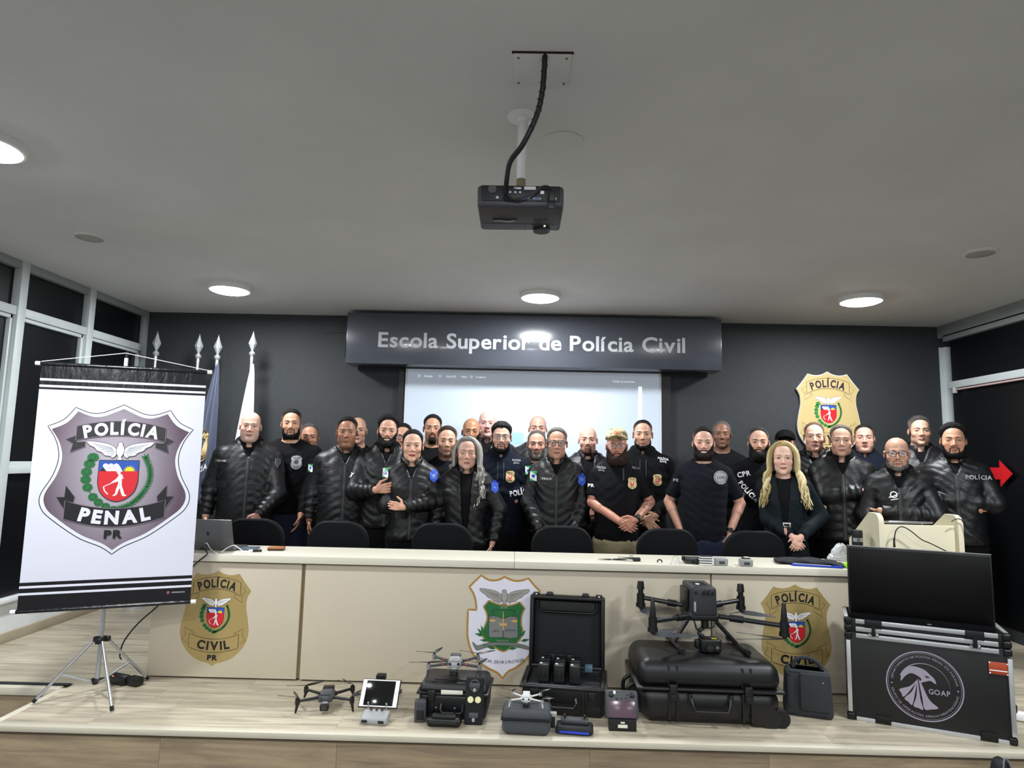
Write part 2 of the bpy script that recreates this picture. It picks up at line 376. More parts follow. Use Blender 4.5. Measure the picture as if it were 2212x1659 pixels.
q = MB(); q.box((0, .045, -.0462), (.30, .0012, .001), m_pj2); q.box((.02, .09, -.0462), (.0012, .08, .001), m_pj2); q.build('cover_seam', e)
q = MB()
for k in range(5): q.box((.06+.012*k, -.005+.0*k, -.0468), (.006, .016, .002), m_pj2, .001)
q.build('key_buttons', e)
q = MB(); q.cyl((.100, .062, -.045), (.100, .062, -.049), .0035, M('green_led', (.5, 1, .5), .4, emit=2.0), n=10); q.build('status_light', e)
q = MB(); q.lathe([(0, -.046), (.036, -.046), (.034, -.058), (0, -.060)], m_pj2, c=(.088, .10, 0), n=20); q.build('foot', e)
q = MB(); q.cyl((.1, .13, -.0), (.1, .15, -.0), .034, m_pj2, n=24); q.cyl((.1, .15, 0), (.1, .152, 0), .026, M('lens_glass', '0a0d14', .05, spec=.9), n=24); q.build('lens', e)
q = MB()
for x in (-.13, .09): q.cyl((x-.012, -.05, .046), (x+.012, -.05, .046), .007, m_pj2, n=10)
q.lathe([(0, .042), (.058, .042), (.06, .055), (.03, .062), (.022, .066), (0, .066)], m_pj2, c=(0, -.02, 0), n=24); q.build('mount_plate', e)
e = empty('projector_pole', (PX, PY+.15, CEIL), label='white round ceiling pole with flange and brass collar above the projector', cat='pole')
q = MB(); q.cyl((0, 0, 0), (0, 0, -.275), .0185, m_white_pl, n=20); q.build('tube', e)
q = MB(); q.lathe([(0, 0), (.062, 0), (.062, -.006), (.055, -.010), (.026, -.013), (.024, -.030), (.019, -.032)], m_white_pl, n=30); q.build('flange', e)
q = MB(); q.cyl((0, 0, -.268), (0, 0, -.312), .019, M('brass_grey', '8a8264', .5, .5), n=20); q.build('collar', e)
q = MB(); m_cab = M('black_cable', '101114', .5)
q.tube([(.063, 2.085, CEIL+.01), (.062, 2.085, CEIL-.03), (.058, 2.12, CEIL-.10), (.045, 2.14, CEIL-.17), (.020, 2.15, CEIL-.235), (-.012, 2.17, CEIL-.29), (-.052, 2.22, CEIL-.325), (-.066, 2.33, CEIL-.355), (-.068, 2.36, CEIL-.375)], .0095, m_cab, n=10, smooth=8)
for k in range(26):
    t = k/26; 
cabl = q.build('projector_cable'); tag(cabl, 'thick black spiral-wrapped cable hanging from ceiling to projector', 'cable')
q = MB(); pth = [(.063, 2.085, CEIL), (.058, 2.12, CEIL-.10), (.045, 2.14, CEIL-.17), (.020, 2.15, CEIL-.235)]
def helix(pts, r, R, turns, mat, q):
    P = []; n_ = 14*turns; 
    for i in range(n_+1):
        t = i/n_*(len(pts)-1); k = min(int(t), len(pts)-2); p = Vector(pts[k]).lerp(Vector(pts[k+1]), t-k); a = 2*math.pi*turns*i/n_
        P.append(p+Vector((math.cos(a)*R, math.sin(a)*R, 0)))
    q.tube(P, r, mat, n=5)
helix(pth, .0025, .0095, 9, m_cab, q); q.build('spiral_wrap', cabl)
e2 = empty('video_plug_cables', (0, 0, 0), label='loose black cables and plugs behind the projector', cat='cable')
q = MB(); q.tube([(-.068, 2.36, 2.40), (-.03, 2.36, 2.375), (.03, 2.35, 2.395), (.07, 2.35, 2.425), (.10, 2.36, 2.425), (.112, 2.37, 2.40)], .0035, m_cab, n=6, smooth=6)
q.tube([(-.07, 2.36, 2.405), (-.075, 2.365, 2.385), (-.05, 2.37, 2.378), (-.01, 2.37, 2.385)], .004, m_cab, n=6, smooth=5); q.build('cable', e2)
q = MB(); q.box((.106, 2.352, 2.385), (.026, .03, .045), m_cab, .005); q.box((.104, 2.345, 2.347), (.028, .022, .03), m_cab, .003); q.build('plug', e2)
# ================================================================ flat printed emblems
_GL = {}
def glyph(ch, bold):
    k = (ch, bold)
    if k in _GL: return _GL[k]
    cu = bpy.data.curves.new('g', 'FONT'); cu.body = ch; cu.size = 1; cu.offset = bold; cu.resolution_u = 4; cu.fill_mode = 'FRONT' if hasattr(cu, 'fill_mode') else 'BOTH'
    o = bpy.data.objects.new('g', cu); COL.objects.link(o); bpy.context.view_layer.update()
    me = o.to_mesh(); vs = [(v.co.x, v.co.y) for v in me.vertices]; fs = [tuple(p.vertices) for p in me.polygons]; o.to_mesh_clear()
    bpy.data.objects.remove(o); bpy.data.curves.remove(cu)
    if vs:
        x0 = min(v[0] for v in vs); x1 = max(v[0] for v in vs)
    else: x0, x1 = 0, .28
    _GL[k] = ([(v[0]-x0, v[1]) for v in vs], fs, x1-x0); return _GL[k]
class P2:
    def __init__(s): s.it = []
    def tri(s, vs, fs, mat, lay): s.it.append((list(vs), list(fs), mat, lay)); return s
    def poly(s, pts, mat, lay=0, mirror=False):
        from mathutils.geometry import tessellate_polygon as tp
        s.tri(pts, [tuple(t) for t in tp([[Vector((u, v, 0)) for u, v in pts]])], mat, lay)
        if mirror: s.poly([(-u, v) for u, v in pts], mat, lay)
        return s
    def line(s, pts, w, mat, lay=0, closed=False, mirror=False, taper=False):
        n = len(pts); vs = []; fs = []
        for i in range(n):
            a = pts[(i-1) % n] if closed else pts[max(i-1, 0)]; b = pts[(i+1) % n] if closed else pts[min(i+1, n-1)]
            dx, dy = b[0]-a[0], b[1]-a[1]; l = math.hypot(dx, dy) or 1; ww = w/2*((1-i/(n-1)) if taper else 1)
            nx, ny = -dy/l*ww, dx/l*ww; vs += [(pts[i][0]+nx, pts[i][1]+ny), (pts[i][0]-nx, pts[i][1]-ny)]
        for i in range(n if closed else n-1): j = (i+1) % n; fs.append((2*i, 2*i+1, 2*j+1, 2*j))
        s.tri(vs, fs, mat, lay)
        if mirror: s.line([(-u, v) for u, v in pts], w, mat, lay, closed)
        return s
    def disc(s, c, r, mat, lay=0, n=24, ry=None):
        ry = ry or r; return s.poly([(c[0]+r*math.cos(2*math.pi*k/n), c[1]+ry*math.sin(2*math.pi*k/n)) for k in range(n)], mat, lay)
    def ring(s, c, r, w, mat, lay=0, n=48, a0=0, a1=6.2832):
        return s.line([(c[0]+r*math.cos(a0+(a1-a0)*k/n), c[1]+r*math.sin(a0+(a1-a0)*k/n)) for k in range(n+1)], w, mat, lay)
    def text(s, body, c, h, mat, lay=0, bold=.0, width=None, sag=None, gap=.10, slant=0.):
        """centred text of cap height h at c; width = total width; sag = f(x)->(dy, slope)"""
        k = h/.70; g = [glyph(ch, bold) for ch in body]; adv = [(x[2]+gap if ch != ' ' else .30) for x, ch in zip(g, body)]
        tot = sum(adv)-gap; kx = (width/tot if width else k); x = -tot/2
        for (vs, fs, w_), a in zip(g, adv):
            if vs:
                mx = (x+w_/2)*kx; dy, sl = sag(mx) if sag else (0, 0); cs, sn = math.cos(math.atan(sl)), math.sin(math.atan(sl))
                out = []
                for u, v in vs:
                    lx = (u-w_/2)*kx+v*k*slant; ly = (v-.35)*k; out.append((c[0]+mx+lx*cs-ly*sn, c[1]+dy+lx*sn+ly*cs))
                s.tri(out, fs, mat, lay)
            x += a
        return s
    def round_text(s, body, c, r, h, mat, lay, a0, a1, bold=0., inner=False):
        g = [glyph(ch, bold) for ch in body]; adv = [(x[2]+.12 if ch != ' ' else .35) for x, ch in zip(g, body)]; tot = sum(adv); x = 0; k = h/.70
        for (vs, fs, w_), a in zip(g, adv):
            t = a0+(a1-a0)*(x+w_/2)/tot; rot = t-math.pi/2 if not inner else t+math.pi/2; cs, sn = math.cos(rot), math.sin(rot); kx = abs(a1-a0)*r/tot
            if vs: s.tri([(c[0]+r*math.cos(t)+(u-w_/2)*kx*cs-(v-.35)*k*sn, c[1]+r*math.sin(t)+(u-w_/2)*kx*sn+(v-.35)*k*cs) for u, v in vs], fs, mat, lay)
            x += a
        return s
    def sub(s, other, c, k):
        for vs, fs, m, l in other.it: s.it.append(([(c[0]+u*k, c[1]+v*k) for u, v in vs], fs, m, l))
        return s
    def build(s, name, parent, f, step=.0004):
        """f(u, v, d) -> 3D point, d = height above the surface"""
        mats = []; V = []; Fc = []; fm = []
        for vs, fs, m, l in s.it:
            if m not in mats: mats.append(m)
            b = len(V); V += [f(u, v, step*(l+1)) for u, v in vs]; Fc += [[b+i for i in q] for q in fs]; fm += [mats.index(m)]*len(fs)
        return mesh_obj(name, V, Fc, mats, parent, fm, smooth=False)
def pm(name, col, rough=.45, **k): return M('print_'+name, col, rough, **k)
c_red, c_blue, c_white, c_green, c_yel, c_black = pm('red', 'd0202c'), pm('blue', '2451a8'), pm('white', 'f1f1f4'), pm('green', '1d6b35'), pm('yellow', 'f2d51f'), pm('black', '15151a')
c_line = pm('dark_line', '2a2530'); c_gold = pm('shield_gold', 'b09a64', .34, metal=.2); c_goldw = pm('wall_shield_gold', 'cdb67f', .4); c_lgreen = pm('leaf_green', '2f8a41')
c_rib = pm('ribbon_black', '2a292b'); c_lil = pm('lilac_white', 'dfe0ee'); c_mid = pm('penal_inner', '9a8e9b'); c_dk = pm('penal_rim', '77687a')
def eagle(p, c, W_, body, line, lay):
    """spread eagle; c = feet, W_ = wing span"""
    k = W_/2; X = lambda pts: [(c[0]+u*k, c[1]+v*k) for u, v in pts]
    wing = spl([(.10, .30), (.22, .44), (.48, .54), (1.0, .60), (.93, .46), (.78, .38), (.70, .28), (.55, .22), (.45, .12), (.30, .10), (.22, .04), (.12, .12)], 4, True)
    p.poly(X(wing), body, lay); p.poly(X([(-u, v) for u, v in wing]), body, lay)
    p.line(X(wing), .014*k, line, lay+1, True); p.line(X([(-u, v) for u, v in wing]), .014*k, line, lay+1, True)
    for i in range(7):
        t = i/6
        for sg in (-1, 1): p.line(X([(sg*(.16+.10*t), .22+.16*t), (sg*(.28+.56*t), .10+.42*t)]), .010*k, line, lay+1)
    bd = spl([(0, .58), (.06, .55), (.07, .48), (.12, .36), (.11, .2), (.05, .06), (.10, -.02), (-.10, -.02), (-.05, .06), (-.11, .2), (-.12, .36), (-.07, .48), (-.10, .52), (-.05, .56)], 4, True)
    p.poly(X(bd), body, lay+2); p.line(X(bd), .014*k, line, lay+3, True)
def farmer(p, c, k, lay):
    X = lambda pts: [(c[0]+u*k, c[1]+v*k) for u, v in pts]
    m = c_white
    p.poly(X(spl([(-.02, .62), (.06, .64), (.14, .58), (.17, .47), (.20, .42), (.12, .40), (.13, .28), (.14, .08), (.22, -.14), (.30, -.36), (.38, -.40), (.36, -.44), (.20, -.44), (.10, -.2), (.06, -.05), (.0, -.22), (-.06, -.38), (-.18, -.44), (-.24, -.42), (-.14, -.34), (-.10, -.1), (-.04, .1), (-.04, .3), (-.16, .26), (-.30, .20), (-.33, .24), (-.16, .38), (-.06, .52)], 3, True)), m, lay)
    p.disc((c[0]-.03*k, c[1]+.70*k), .075*k, m, lay); p.poly(X([(-.16, .73), (.12, .77), (.03, .84), (-.08, .83)]), m, lay)
    p.line(X([(.12, .36), (-.30, .20), (-.66, .02)]), .035*k, m, lay); p.line(X(spl([(-.66, .03), (-.60, -.18), (-.44, -.36)], 4)), .05*k, m, lay)
    p.line(X([(.05, .02), (.04, .28)]), .012*k, c_line, lay+1)
def coat(p, c, W_, lay, leaf=None, outline=True):
    """state coat of arms, c = middle of the top edge of the small shield, W_ = its width"""
    leaf = leaf or c_green; X = lambda pts: [(c[0]+u*W_, c[1]+v*W_) for u, v in pts]; h = 1.18 if outline else 1.18
    body = [(-.5, 0), (.5, 0)]+spl([(.5, -.6), (.43, -.86), (.24, -1.06), (0, -1.14), (-.24, -1.06), (-.43, -.86), (-.5, -.6)], 4)
    p.poly(X(body), c_red, lay); p.poly(X([(-.5, 0), (.5, 0), (.5, -.30), (-.5, -.30)]), c_blue, lay+1)
    p.line(X(body), .02*W_, c_line, lay+2, True)
    p.poly(X([(-.47, -.30), (-.36, -.18), (-.28, -.24), (-.2, -.30)]), c_line, lay+2)
    for dx in (-.30, -.17, -.04): p.poly(X(spl([(dx, -.30), (dx-.10+.0, -.16), (dx-.05, -.09), (dx+.03, -.12), (dx+.14, -.30)], 3, False)), c_white, lay+3)
    for i in range(9):
        a = math.pi*(i+.0)/8; p.poly(X([(.27+.09*math.cos(a-.2), -.30+.09*math.sin(a-.2) if a > .2 else -.30), (.27+.17*math.cos(a), -.30+.17*math.sin(a)), (.27+.09*math.cos(a+.2), -.30+(.09*math.sin(a+.2) if a < 2.9 else 0))]), c_yel, lay+2)
    p.poly(X([(.27+.11*math.cos(math.pi*i/10), -.30+.11*math.sin(math.pi*i/10)) for i in range(11)]), c_yel, lay+3)
    farmer(p, (c[0]+.03*W_, c[1]-.74*W_), .56*W_, lay+2)
    lp = spl([(-.66, .08), (-.78, -.25), (-.78, -.6), (-.62, -.95), (-.38, -1.2), (-.05, -1.36), (.12, -1.44)], 5)
    p.line(X(lp), .03*W_, leaf, lay); p.line(X([(-u, v) for u, v in lp]), .03*W_, leaf, lay)
    for i in range(9):
        q = lp[min(int(i*len(lp)/9.6), len(lp)-1)]; cx_, cy_ = c[0]+q[0]*W_, c[1]+q[1]*W_
        p.disc((cx_, cy_), (.150-.005*i)*W_, leaf, lay+1, 9, (.125-.003*i)*W_); p.ring((cx_, cy_), .07*W_, .010*W_, c_line, lay+2, 10)
    rp = [(-u, v) for u, v in lp]
    for i in range(len(rp)-3):
        q = rp[i]; r_ = rp[i+1]; a = math.atan2(q[1]-r_[1], q[0]-r_[0])
        for sg in (-.75, 0, .75): b = a+sg; p.poly(X([(q[0]-.03*math.sin(b), q[1]+.03*math.cos(b)), (q[0]+.15*math.cos(b), q[1]+.15*math.sin(b)), (q[0]+.03*math.sin(b), q[1]-.03*math.cos(b))]), leaf, lay+1)
def ribbon(p, hw, yt, yte, yb, ybe, fill, line, lay, tails, tl=None):
    n = 16; top = [(-hw+2*hw*i/n, yt+(yte-yt)*(2*i/n-1)**2) for i in range(n+1)]; bot = [(-hw+2*hw*i/n, yb+(ybe-yb)*(2*i/n-1)**2) for i in range(n+1)]
    for t in tails:
        if fill: p.poly(t, fill, lay, mirror=True)
        p.line(t, .0042, line, lay+1, True, mirror=True)
    if fill: p.poly(top+bot[::-1], fill, lay+2)
    p.line(top+bot[::-1], .0045, line, lay+3, True)
def mirror_closed(half): return half+[(-u, v) for u, v in half[::-1] if abs(u) > 1e-6]
def civil_outline():
    h = spl([(0, 1.0), (.05, .972), (.12, .955), (.18, .958), (.232, .972)], 4)+spl([(.232, .972), (.30, .88), (.372, .792)], 3)[1:]+spl([(.372, .792), (.335, .72), (.328, .62), (.352, .50), (.371, .37), (.35, .26), (.29, .165), (.20, .085), (.10, .045), (.04, .03), (0, 0)], 5)[1:]
    return mirror_closed(h)
def civil_shield(gold, textm=None, pr=True, leaf=None, fine=False):
    p = P2(); tm = textm or c_black; ln = pm('thin_line', '3a3020')
    p.poly(civil_outline(), gold, 0)
    t1 = [(.256, .845), (.315, .79), (.272, .745), (.285, .665), (.19, .725), (.19, .752), (.245, .735)]
    ribbon(p, .256, .931, .880, .808, .742, gold, ln, 1, [t1])
    t2 = [(.212, .342), (.322, .402), (.305, .33), (.342, .278), (.268, .225), (.268, .335)]
    ribbon(p, .268, .281, .340, .145, .197, gold, ln, 1, [t2])
    p.text('POLÍCIA', (0, .868), .085, tm, 5, .042, .42, sag=lambda x: (-.062*(x/.256)**2, -2*.062*x/.256**2), gap=.13)
    p.text('CIVIL', (0, .213), .085, tm, 5, .045, .345, sag=lambda x: (.055*(x/.268)**2, 2*.055*x/.268**2), gap=.14)
    if pr: p.text('PR', (0, .092), .05, tm, 5, .05, .11)
    coat(p, (0, .612), .187, 1, leaf); eagle(p, (0, .618), .315, c_white, c_line, 4)
    return p
def penal_shield():
    p = P2()
    h = spl([(0, 1.0), (.05, .975), (.13, .94), (.2, .938), (.288, .972)], 4)+spl([(.288, .972), (.35, .89), (.44, .842)], 4)[1:]+spl([(.44, .842), (.385, .75), (.36, .64), (.385, .52), (.446, .39), (.43, .30), (.356, .225), (.205, .113), (.07, .05), (0, 0)], 5)[1:]
    o = mirror_closed(h); sc_ = lambda k, dy=0: [(u*k, (v-.5)*k+.5+dy) for u, v in o]
    p.poly(o, c_lil, 1); p.line(o, .005, c_rib, 2, True); ramp = ['6c5b6b', '75647a', '7d7080', '8b7f8c', '9b919c', 'aba3ac', 'b9b2ba']
    for i, k in enumerate((.945, .90, .83, .74, .62, .48, .34)): p.poly(sc_(k), pm('penal_tone_%d' % i, ramp[i]), 3+i) if False else None
    p.poly(sc_(.945), PENAL_GRAD, 3)
    t1 = [(.27, .785), (.328, .758), (.285, .73), (.296, .672), (.212, .71), (.212, .745), (.262, .742)]
    ribbon(p, .27, .888, .847, .788, .752, c_rib, c_dk, 10, [t1])
    t2 = [(.245, .38), (.302, .455), (.306, .38), (.352, .378), (.30, .295), (.25, .34)]
    ribbon(p, .30, .301, .356, .1786, .238, c_black, c_dk, 10, [t2])
    p.text('POLÍCIA', (0, .838), .078, c_lil, 15, .045, .46, sag=lambda x: (-.04*(x/.27)**2, -2*.04*x/.27**2), gap=.12)
    p.text('PENAL', (0, .242), .082, c_lil, 15, .05, .42, sag=lambda x: (.057*(x/.3)**2, 2*.057*x/.3**2), gap=.14)
    p.text('PR', (0, .132), .05, c_black, 15, .05, .11)
    coat(p, (0, .622), .241, 10, c_green); eagle(p, (0, .63), .40, c_lil, c_rib, 13)
    return p
def gradient_mat(name, c0, c1, ctr, rad):
    m = bpy.data.materials.new(name); m.use_nodes = True; nt = m.node_tree; N = nt.nodes; L = nt.links; b = N['Principled BSDF']; b.inputs['Roughness'].default_value = .4
    tc = N.new('ShaderNodeTexCoord'); mp = N.new('ShaderNodeMapping'); mp.vector_type = 'TEXTURE'; mp.inputs['Location'].default_value = ctr; mp.inputs['Scale'].default_value = rad
    g = N.new('ShaderNodeTexGradient'); g.gradient_type = 'SPHERICAL'; r = N.new('ShaderNodeValToRGB'); r.color_ramp.elements[0].color = srgb(c0); r.color_ramp.elements[1].color = srgb(c1); r.color_ramp.elements[1].position = .95
    L.new(tc.outputs['Object'], mp.inputs[0]); L.new(mp.outputs[0], g.inputs[0]); L.new(g.outputs[0], r.inputs[0]); L.new(r.outputs[0], b.inputs['Base Color']); return m
PENAL_GRAD = gradient_mat('print_penal_gradient', '5a4757', 'b9b2bd', (-.02, 0, .78), (.36, 1, .60))
# ================================================================ sign, screen and shield on the back wall
m_sign = M('satin_graphite_sign', '474b54', .22, spec=.55, coat=.35, bump=.015, bscale=8); m_letter = M('satin_aluminium_letters', 'bfc2c6', .65, 0.)
e = empty('school_sign', (.118, 6.12, 2.505), label='wide graphite school sign box with pale letters above the screen', cat='sign')
q = MB(); q.box((0, .0, 0), (3.50, .26, .482), m_sign, .003); q.build('sign_box', e)
p = P2(); p.text('Escola Superior de Polícia Civil', (-.02, -.012), .138, m_letter, 0, .022, 2.86, gap=.065); 

def by_word(p, body, name, parent, f):
    it = p.it; i = 0
    for wd in body.split(' '):
        w_ = P2(); w_.it = it[i:i+len(wd)]; i += len(wd); w_.build(name, parent, f)
by_word(p, 'Escola Superior de Polícia Civil', 'word_lettering', e, lambda u, v, d: (u, -.1305-d*6, v))
m_scr = M('projection_screen', 'dfe6ee', .75); m_lit = M('projected_page', (.60, .69, .80), .6, emit=.10); m_litw = M('projected_white_band', (.97, .99, 1.0), .6, emit=.35)
SK = 6.255/6.17
e = empty('projection_screen', (.127, 6.255, 0), label='white projection screen with black side borders behind the group', cat='projection screen')
q = MB(); q.box((0, 0, 1.68), (2.44*SK, .008, 1.16), m_scr); q.build('screen_cloth', e)
q = MB(); q.box((-1.255*SK, 0, 1.68), (.05, .012, 1.16), m_pj2); q.build('black_border', e); q = MB(); q.box((1.265*SK, 0, 1.68), (.085, .012, 1.16), m_pj2); q.build('black_border', e)
q = MB(); q.cyl((-1.3, 0, 1.09), (1.3, 0, 1.09), .02, m_pj2, n=12); q.build('bottom_bar', e)
q = MB(); q.box((0, -.0055, 1.685), (2.43, .001, 1.14), m_lit); pic = q.build('projected_picture', e)
WM = lambda u, v, d: (u*SK, -.0062-d, v)
p = P2(); p.poly([(1.0, 1.12), (1.035, 1.12), (1.035, 2.13), (1.0, 2.13)], m_litw, 1); p.build('white_band', e, WM)
for t, x, h in (('Google', -1.0, .018), ('Gmail', -.80, .018), ('Maps', -.66, .018), ('Tradutor', -.50, .018), ('Todos os favoritos', .86, .018)):
    p = P2(); p.text(t, (x, 2.175 if x > 0 else 2.19), h, m_litw, 1, .0)
    if x < 0: p.ring((x-.09, 2.19), .010, .003, m_litw, 1, 12)
    p.build('bookmark', e, WM)
p = P2(); p.poly([(-.33, 1.55), (-.08, 1.55), (-.08, 1.66), (-.33, 1.66)], pm('page_tile', 'a9d3e8', emit=.08), 1); p.build('page_tile', e, WM)
e = empty('wall_shield', (2.965, YB, 1.48), label='gold police shield plaque mounted on the dark back wall at right', cat='shield')
WSH = .835
q = MB(); q.prism([(u*WSH*.97, v*WSH) for u, v in civil_outline()], 'Y', -.035, -.012, M('shield_edge_white', 'dcdcd6', .5)); q.build('plaque', e)
civil_shield(c_goldw, pm('dark_plum', '2b2030'), leaf=c_lgreen).build('shield_face', e, lambda u, v, d: (u*WSH*.955, -.0355-d, .012+v*WSH*.974))
p = P2(); m_wl = M('white_wall_letters', 'd3dde4', .5)
e = empty('wall_lettering', (2.96, YB, 1.42), label='large pale block letters on the back wall below the gold plaque', cat='lettering')
p = P2()
for t, x in (('P', -.72), ('C', -.42), ('P', -.12+.0), ('R', .42)):
    pass
for t, x in (('P', -.225), ('C', -.015), ('P', .20), ('R', .40)): p = P2(); p.text(t, (x, 0), .20, m_wl, 0, .05); p.build('letter', e, lambda u, v, d: (u, -.012-d*20, v))
# ================================================================ the long desk
m_desk = M('cream_laminate', 'c8beaa', .5, var=.03, vscale=2); m_top = M('cream_desk_top', 'dbd7c6', .38, var=.02, vscale=2); m_deskjoint = M('desk_joint_brown', '93805f', .7)
DY, DZ = 4.235, .765
XD0, XD1 = -2.30, 2.27
e = empty('panel_desk', (0, DY, 0), label='long cream laminate panel desk across the stage', cat='desk')
DESK = e
for a, b_ in ((XD0, -1.362), (-1.338, 1.226), (1.236, XD1)):
    q = MB(); q.box(((a+b_)/2, .015, .006+.355), (b_-a, .025, .70), m_desk, .0015); q.build('front_panel', e)
q = MB(); q.box(((XD0+XD1)/2, .032, .36), (XD1-XD0-.02, .012, .70), m_deskjoint); q.build('backing_rail', e)
for x in (XD0+.012, XD1-.012): q = MB(); q.box((x, .23, .35), (.024, .38, .70), m_desk, .002); q.build('side_panel', e)
for a, b_ in ((XD0-.02, -.0135), (-.0115, XD1+.02)):
    q = MB(); q.box(((a+b_)/2, .195, DZ-.022), (b_-a, .45, .044), m_top, .0015); q.build('desk_top', e)
SH = .585
def desk_shield(x, z, lab, **k):
    e = empty('shield_decal', (x, DY+.002, z), label=lab, cat='decal')
    civil_shield(c_gold).build('shield_print', e, lambda u, v, d: (u*SH, -d, v*SH)); return e
c0 = atY(457, 1438, DY); c1 = atY(1723, 1465, DY)
desk_shield(c0.x, c0.z-.005, 'gold police shield decal on the left of the desk front beside the banner')
desk_shield(c1.x, c1.z-.02, 'gold police shield decal on the right of the desk front behind the large drone')
# white school crest in the middle
p = P2(); c_cg = pm('crest_gold', 'b0863f'); c_cw = pm('crest_white', 'e4e3f0'); c_cgreen = pm('crest_green', '1c6a36'); c_grey = pm('crest_grey', '7d7f7c'); c_lg = pm('eagle_grey', 'a19f97')
def Zc(x, y): return ((x-585+(y-340)*.028)/1040*1.0, 1-(y-340)/1040)
out = [Zc(*t) for t in [(585, 340)]+spl([(585, 340), (640, 365), (700, 380), (770, 375), (840, 350)], 3)[1:]+[(900, 420), (962, 482)]+spl([(962, 482), (900, 570), (872, 680), (890, 780), (930, 900), (900, 1040), (820, 1170), (700, 1270), (620, 1310), (557, 1382)], 4)[1:]+spl([(557, 1382), (500, 1325), (400, 1280), (300, 1210), (230, 1110), (190, 980), (187, 860), (193, 690)], 4)[1:]+[(284, 690)]+spl([(284, 690), (275, 600), (250, 520), (206, 455)], 4)[1:]+[(270, 390), (335, 330)]+spl([(335, 330), (400, 370), (460, 382), (530, 370), (585, 340)], 3)[1:-1]]
cxm = sum(t[0] for t in out)/len(out); cym = sum(t[1] for t in out)/len(out)
p.poly(out, c_cw, 0); p.line(out, .020, c_cg, 1, True)
inn = [Zc(*t) for t in spl([(415, 590), (480, 615), (580, 640), (680, 625), (745, 597)], 3)+[(797, 662)]+spl([(797, 662), (765, 740), (760, 830), (775, 900), (740, 990), (640, 1070), (565, 1108), (480, 1070), (390, 1000), (350, 960), (360, 880), (395, 790), (390, 720), (358, 655)], 3)]
p.poly(inn, c_cgreen, 2); p.line(inn, .014, c_cg, 3, True)
bk = [Zc(*t) for t in [(415, 755), (480, 745), (568, 775), (650, 745), (722, 755), (722, 960), (640, 975), (566, 965), (480, 970), (415, 965)]]
p.poly(bk, c_grey, 4); p.line(bk, .004, c_line, 5, True); p.line([Zc(568, 700), Zc(566, 970)], .006, c_line, 6)
p.line([Zc(460, 682), Zc(690, 685)], .005, c_line, 5)
for x in (457, 688):
    p.line([Zc(x, 684), Zc(x-32, 785)], .003, c_line, 5); p.line([Zc(x, 684), Zc(x+32, 785)], .003, c_line, 5); p.poly([Zc(x-36, 785), Zc(x+36, 785), Zc(x+22, 808), Zc(x-22, 808)], pm('crest_tan', 'd5a867'), 6)
p.poly([Zc(*t) for t in [(530, 815), (562, 825), (566, 700), (572, 700), (574, 825), (606, 815), (606, 850), (574, 842), (572, 895), (564, 895), (562, 842), (530, 850)]], pm('crest_tan', 'd5a867'), 7)
p.text('SESP', Zc(575, 660), .016, c_lg, 5, .0, .075); p.text('PARANÁ', Zc(563, 1000), .018, c_lg, 5, .0, .12); p.text('LEX', Zc(490, 900), .02, c_line, 6, 0, .06); p.text('JUSTITIA', Zc(645, 890), .018, c_line, 6, 0, .11)
rb = [Zc(*t) for t in spl([(240, 1018), (270, 1040), (300, 1055), (400, 1025), (560, 1015), (700, 1020), (830, 1050), (850, 1085), (700, 1058), (560, 1052), (420, 1062), (330, 1090), (285, 1100), (260, 1070)], 3, True)]
p.poly(rb, c_grey, 6); p.line(rb, .003, c_line, 7, True); p.text('ESCOLA SUPERIOR DE POLÍCIA', Zc(555, 1042), .017, c_cgreen, 8, .01, .38, sag=lambda x: (-.3*x*x, -.6*x))
for x, y, a in ((330, 920, 2.3), (320, 945, 2.9), (375, 1000, 3.1), (350, 900, 1.9), (450, 1075, 3.0), (660, 1075, .1), (770, 930, .9), (790, 990, .2)):
    p.poly([Zc(x+60*math.cos(a), y-60*math.sin(a)), Zc(x+16*math.cos(a+1.57), y-16*math.sin(a+1.57)), Zc(x-40*math.cos(a), y+40*math.sin(a)), Zc(x+16*math.cos(a-1.57), y-16*math.sin(a-1.57))], c_cgreen, 5)
p.text('EDUCAR, SERVIR E PROTEGER', (-.012, .155), .030, c_line, 2, .005, .46, sag=lambda x: (.55*x*x, 1.1*x))
eagle(p, Zc(580, 622), .50, c_lg, c_line, 8)
k = 203/1407*4.235*1.0*1.005; cc = atY(1090, 1246, DY)
e = empty('school_crest_decal', (cc.x, DY+.002, cc.z-k), label='white police-school crest decal with green centre on the middle of the desk front', cat='decal')
p.build('crest_print', e, lambda u, v, d: (u*k, -d, v*k))
# ================================================================ banner, flags, chairs, lectern, flight case
def W(e):
    q = MB(); q.T = Matrix.Translation(-e.location); return q
m_silver = M('silver_tube', 'b9bcc2', .3, .85); m_blk = M('black_plastic', '0c0d0f', .42, bump=.02, bscale=300); m_blk2 = M('matte_black', '0e0f11', .7)
m_rub = M('black_rubber', '0b0b0c', .8); m_wht = M('gloss_white_plastic', 'f0f0f0', .3)
hub = atZ(207, 1500, 0)
e = empty('banner_stand', (hub.x, hub.y, 0), label='silver folding tripod stand holding up the penal police banner', cat='tripod stand')
ptop = atY(287, 762, hub.y-.0)
q = W(e); q.cyl((hub.x, hub.y, .09), (hub.x, hub.y, .62), .0125, m_silver); q.cyl((hub.x, hub.y, .5), (hub.x, hub.y, ptop.z-.10), .010, m_silver); q.build('pole', e)
q = W(e); q.cyl((hub.x, hub.y, ptop.z-.10), (hub.x, hub.y, ptop.z-.035), .011, m_wht); q.cyl((hub.x, hub.y, ptop.z-.035), (hub.x, hub.y, ptop.z+.004), .009, m_blk); q.build('top_cap', e)
ck = .31
q = W(e); q.box((hub.x, hub.y, ck), (.045, .045, .035), m_blk, .008)
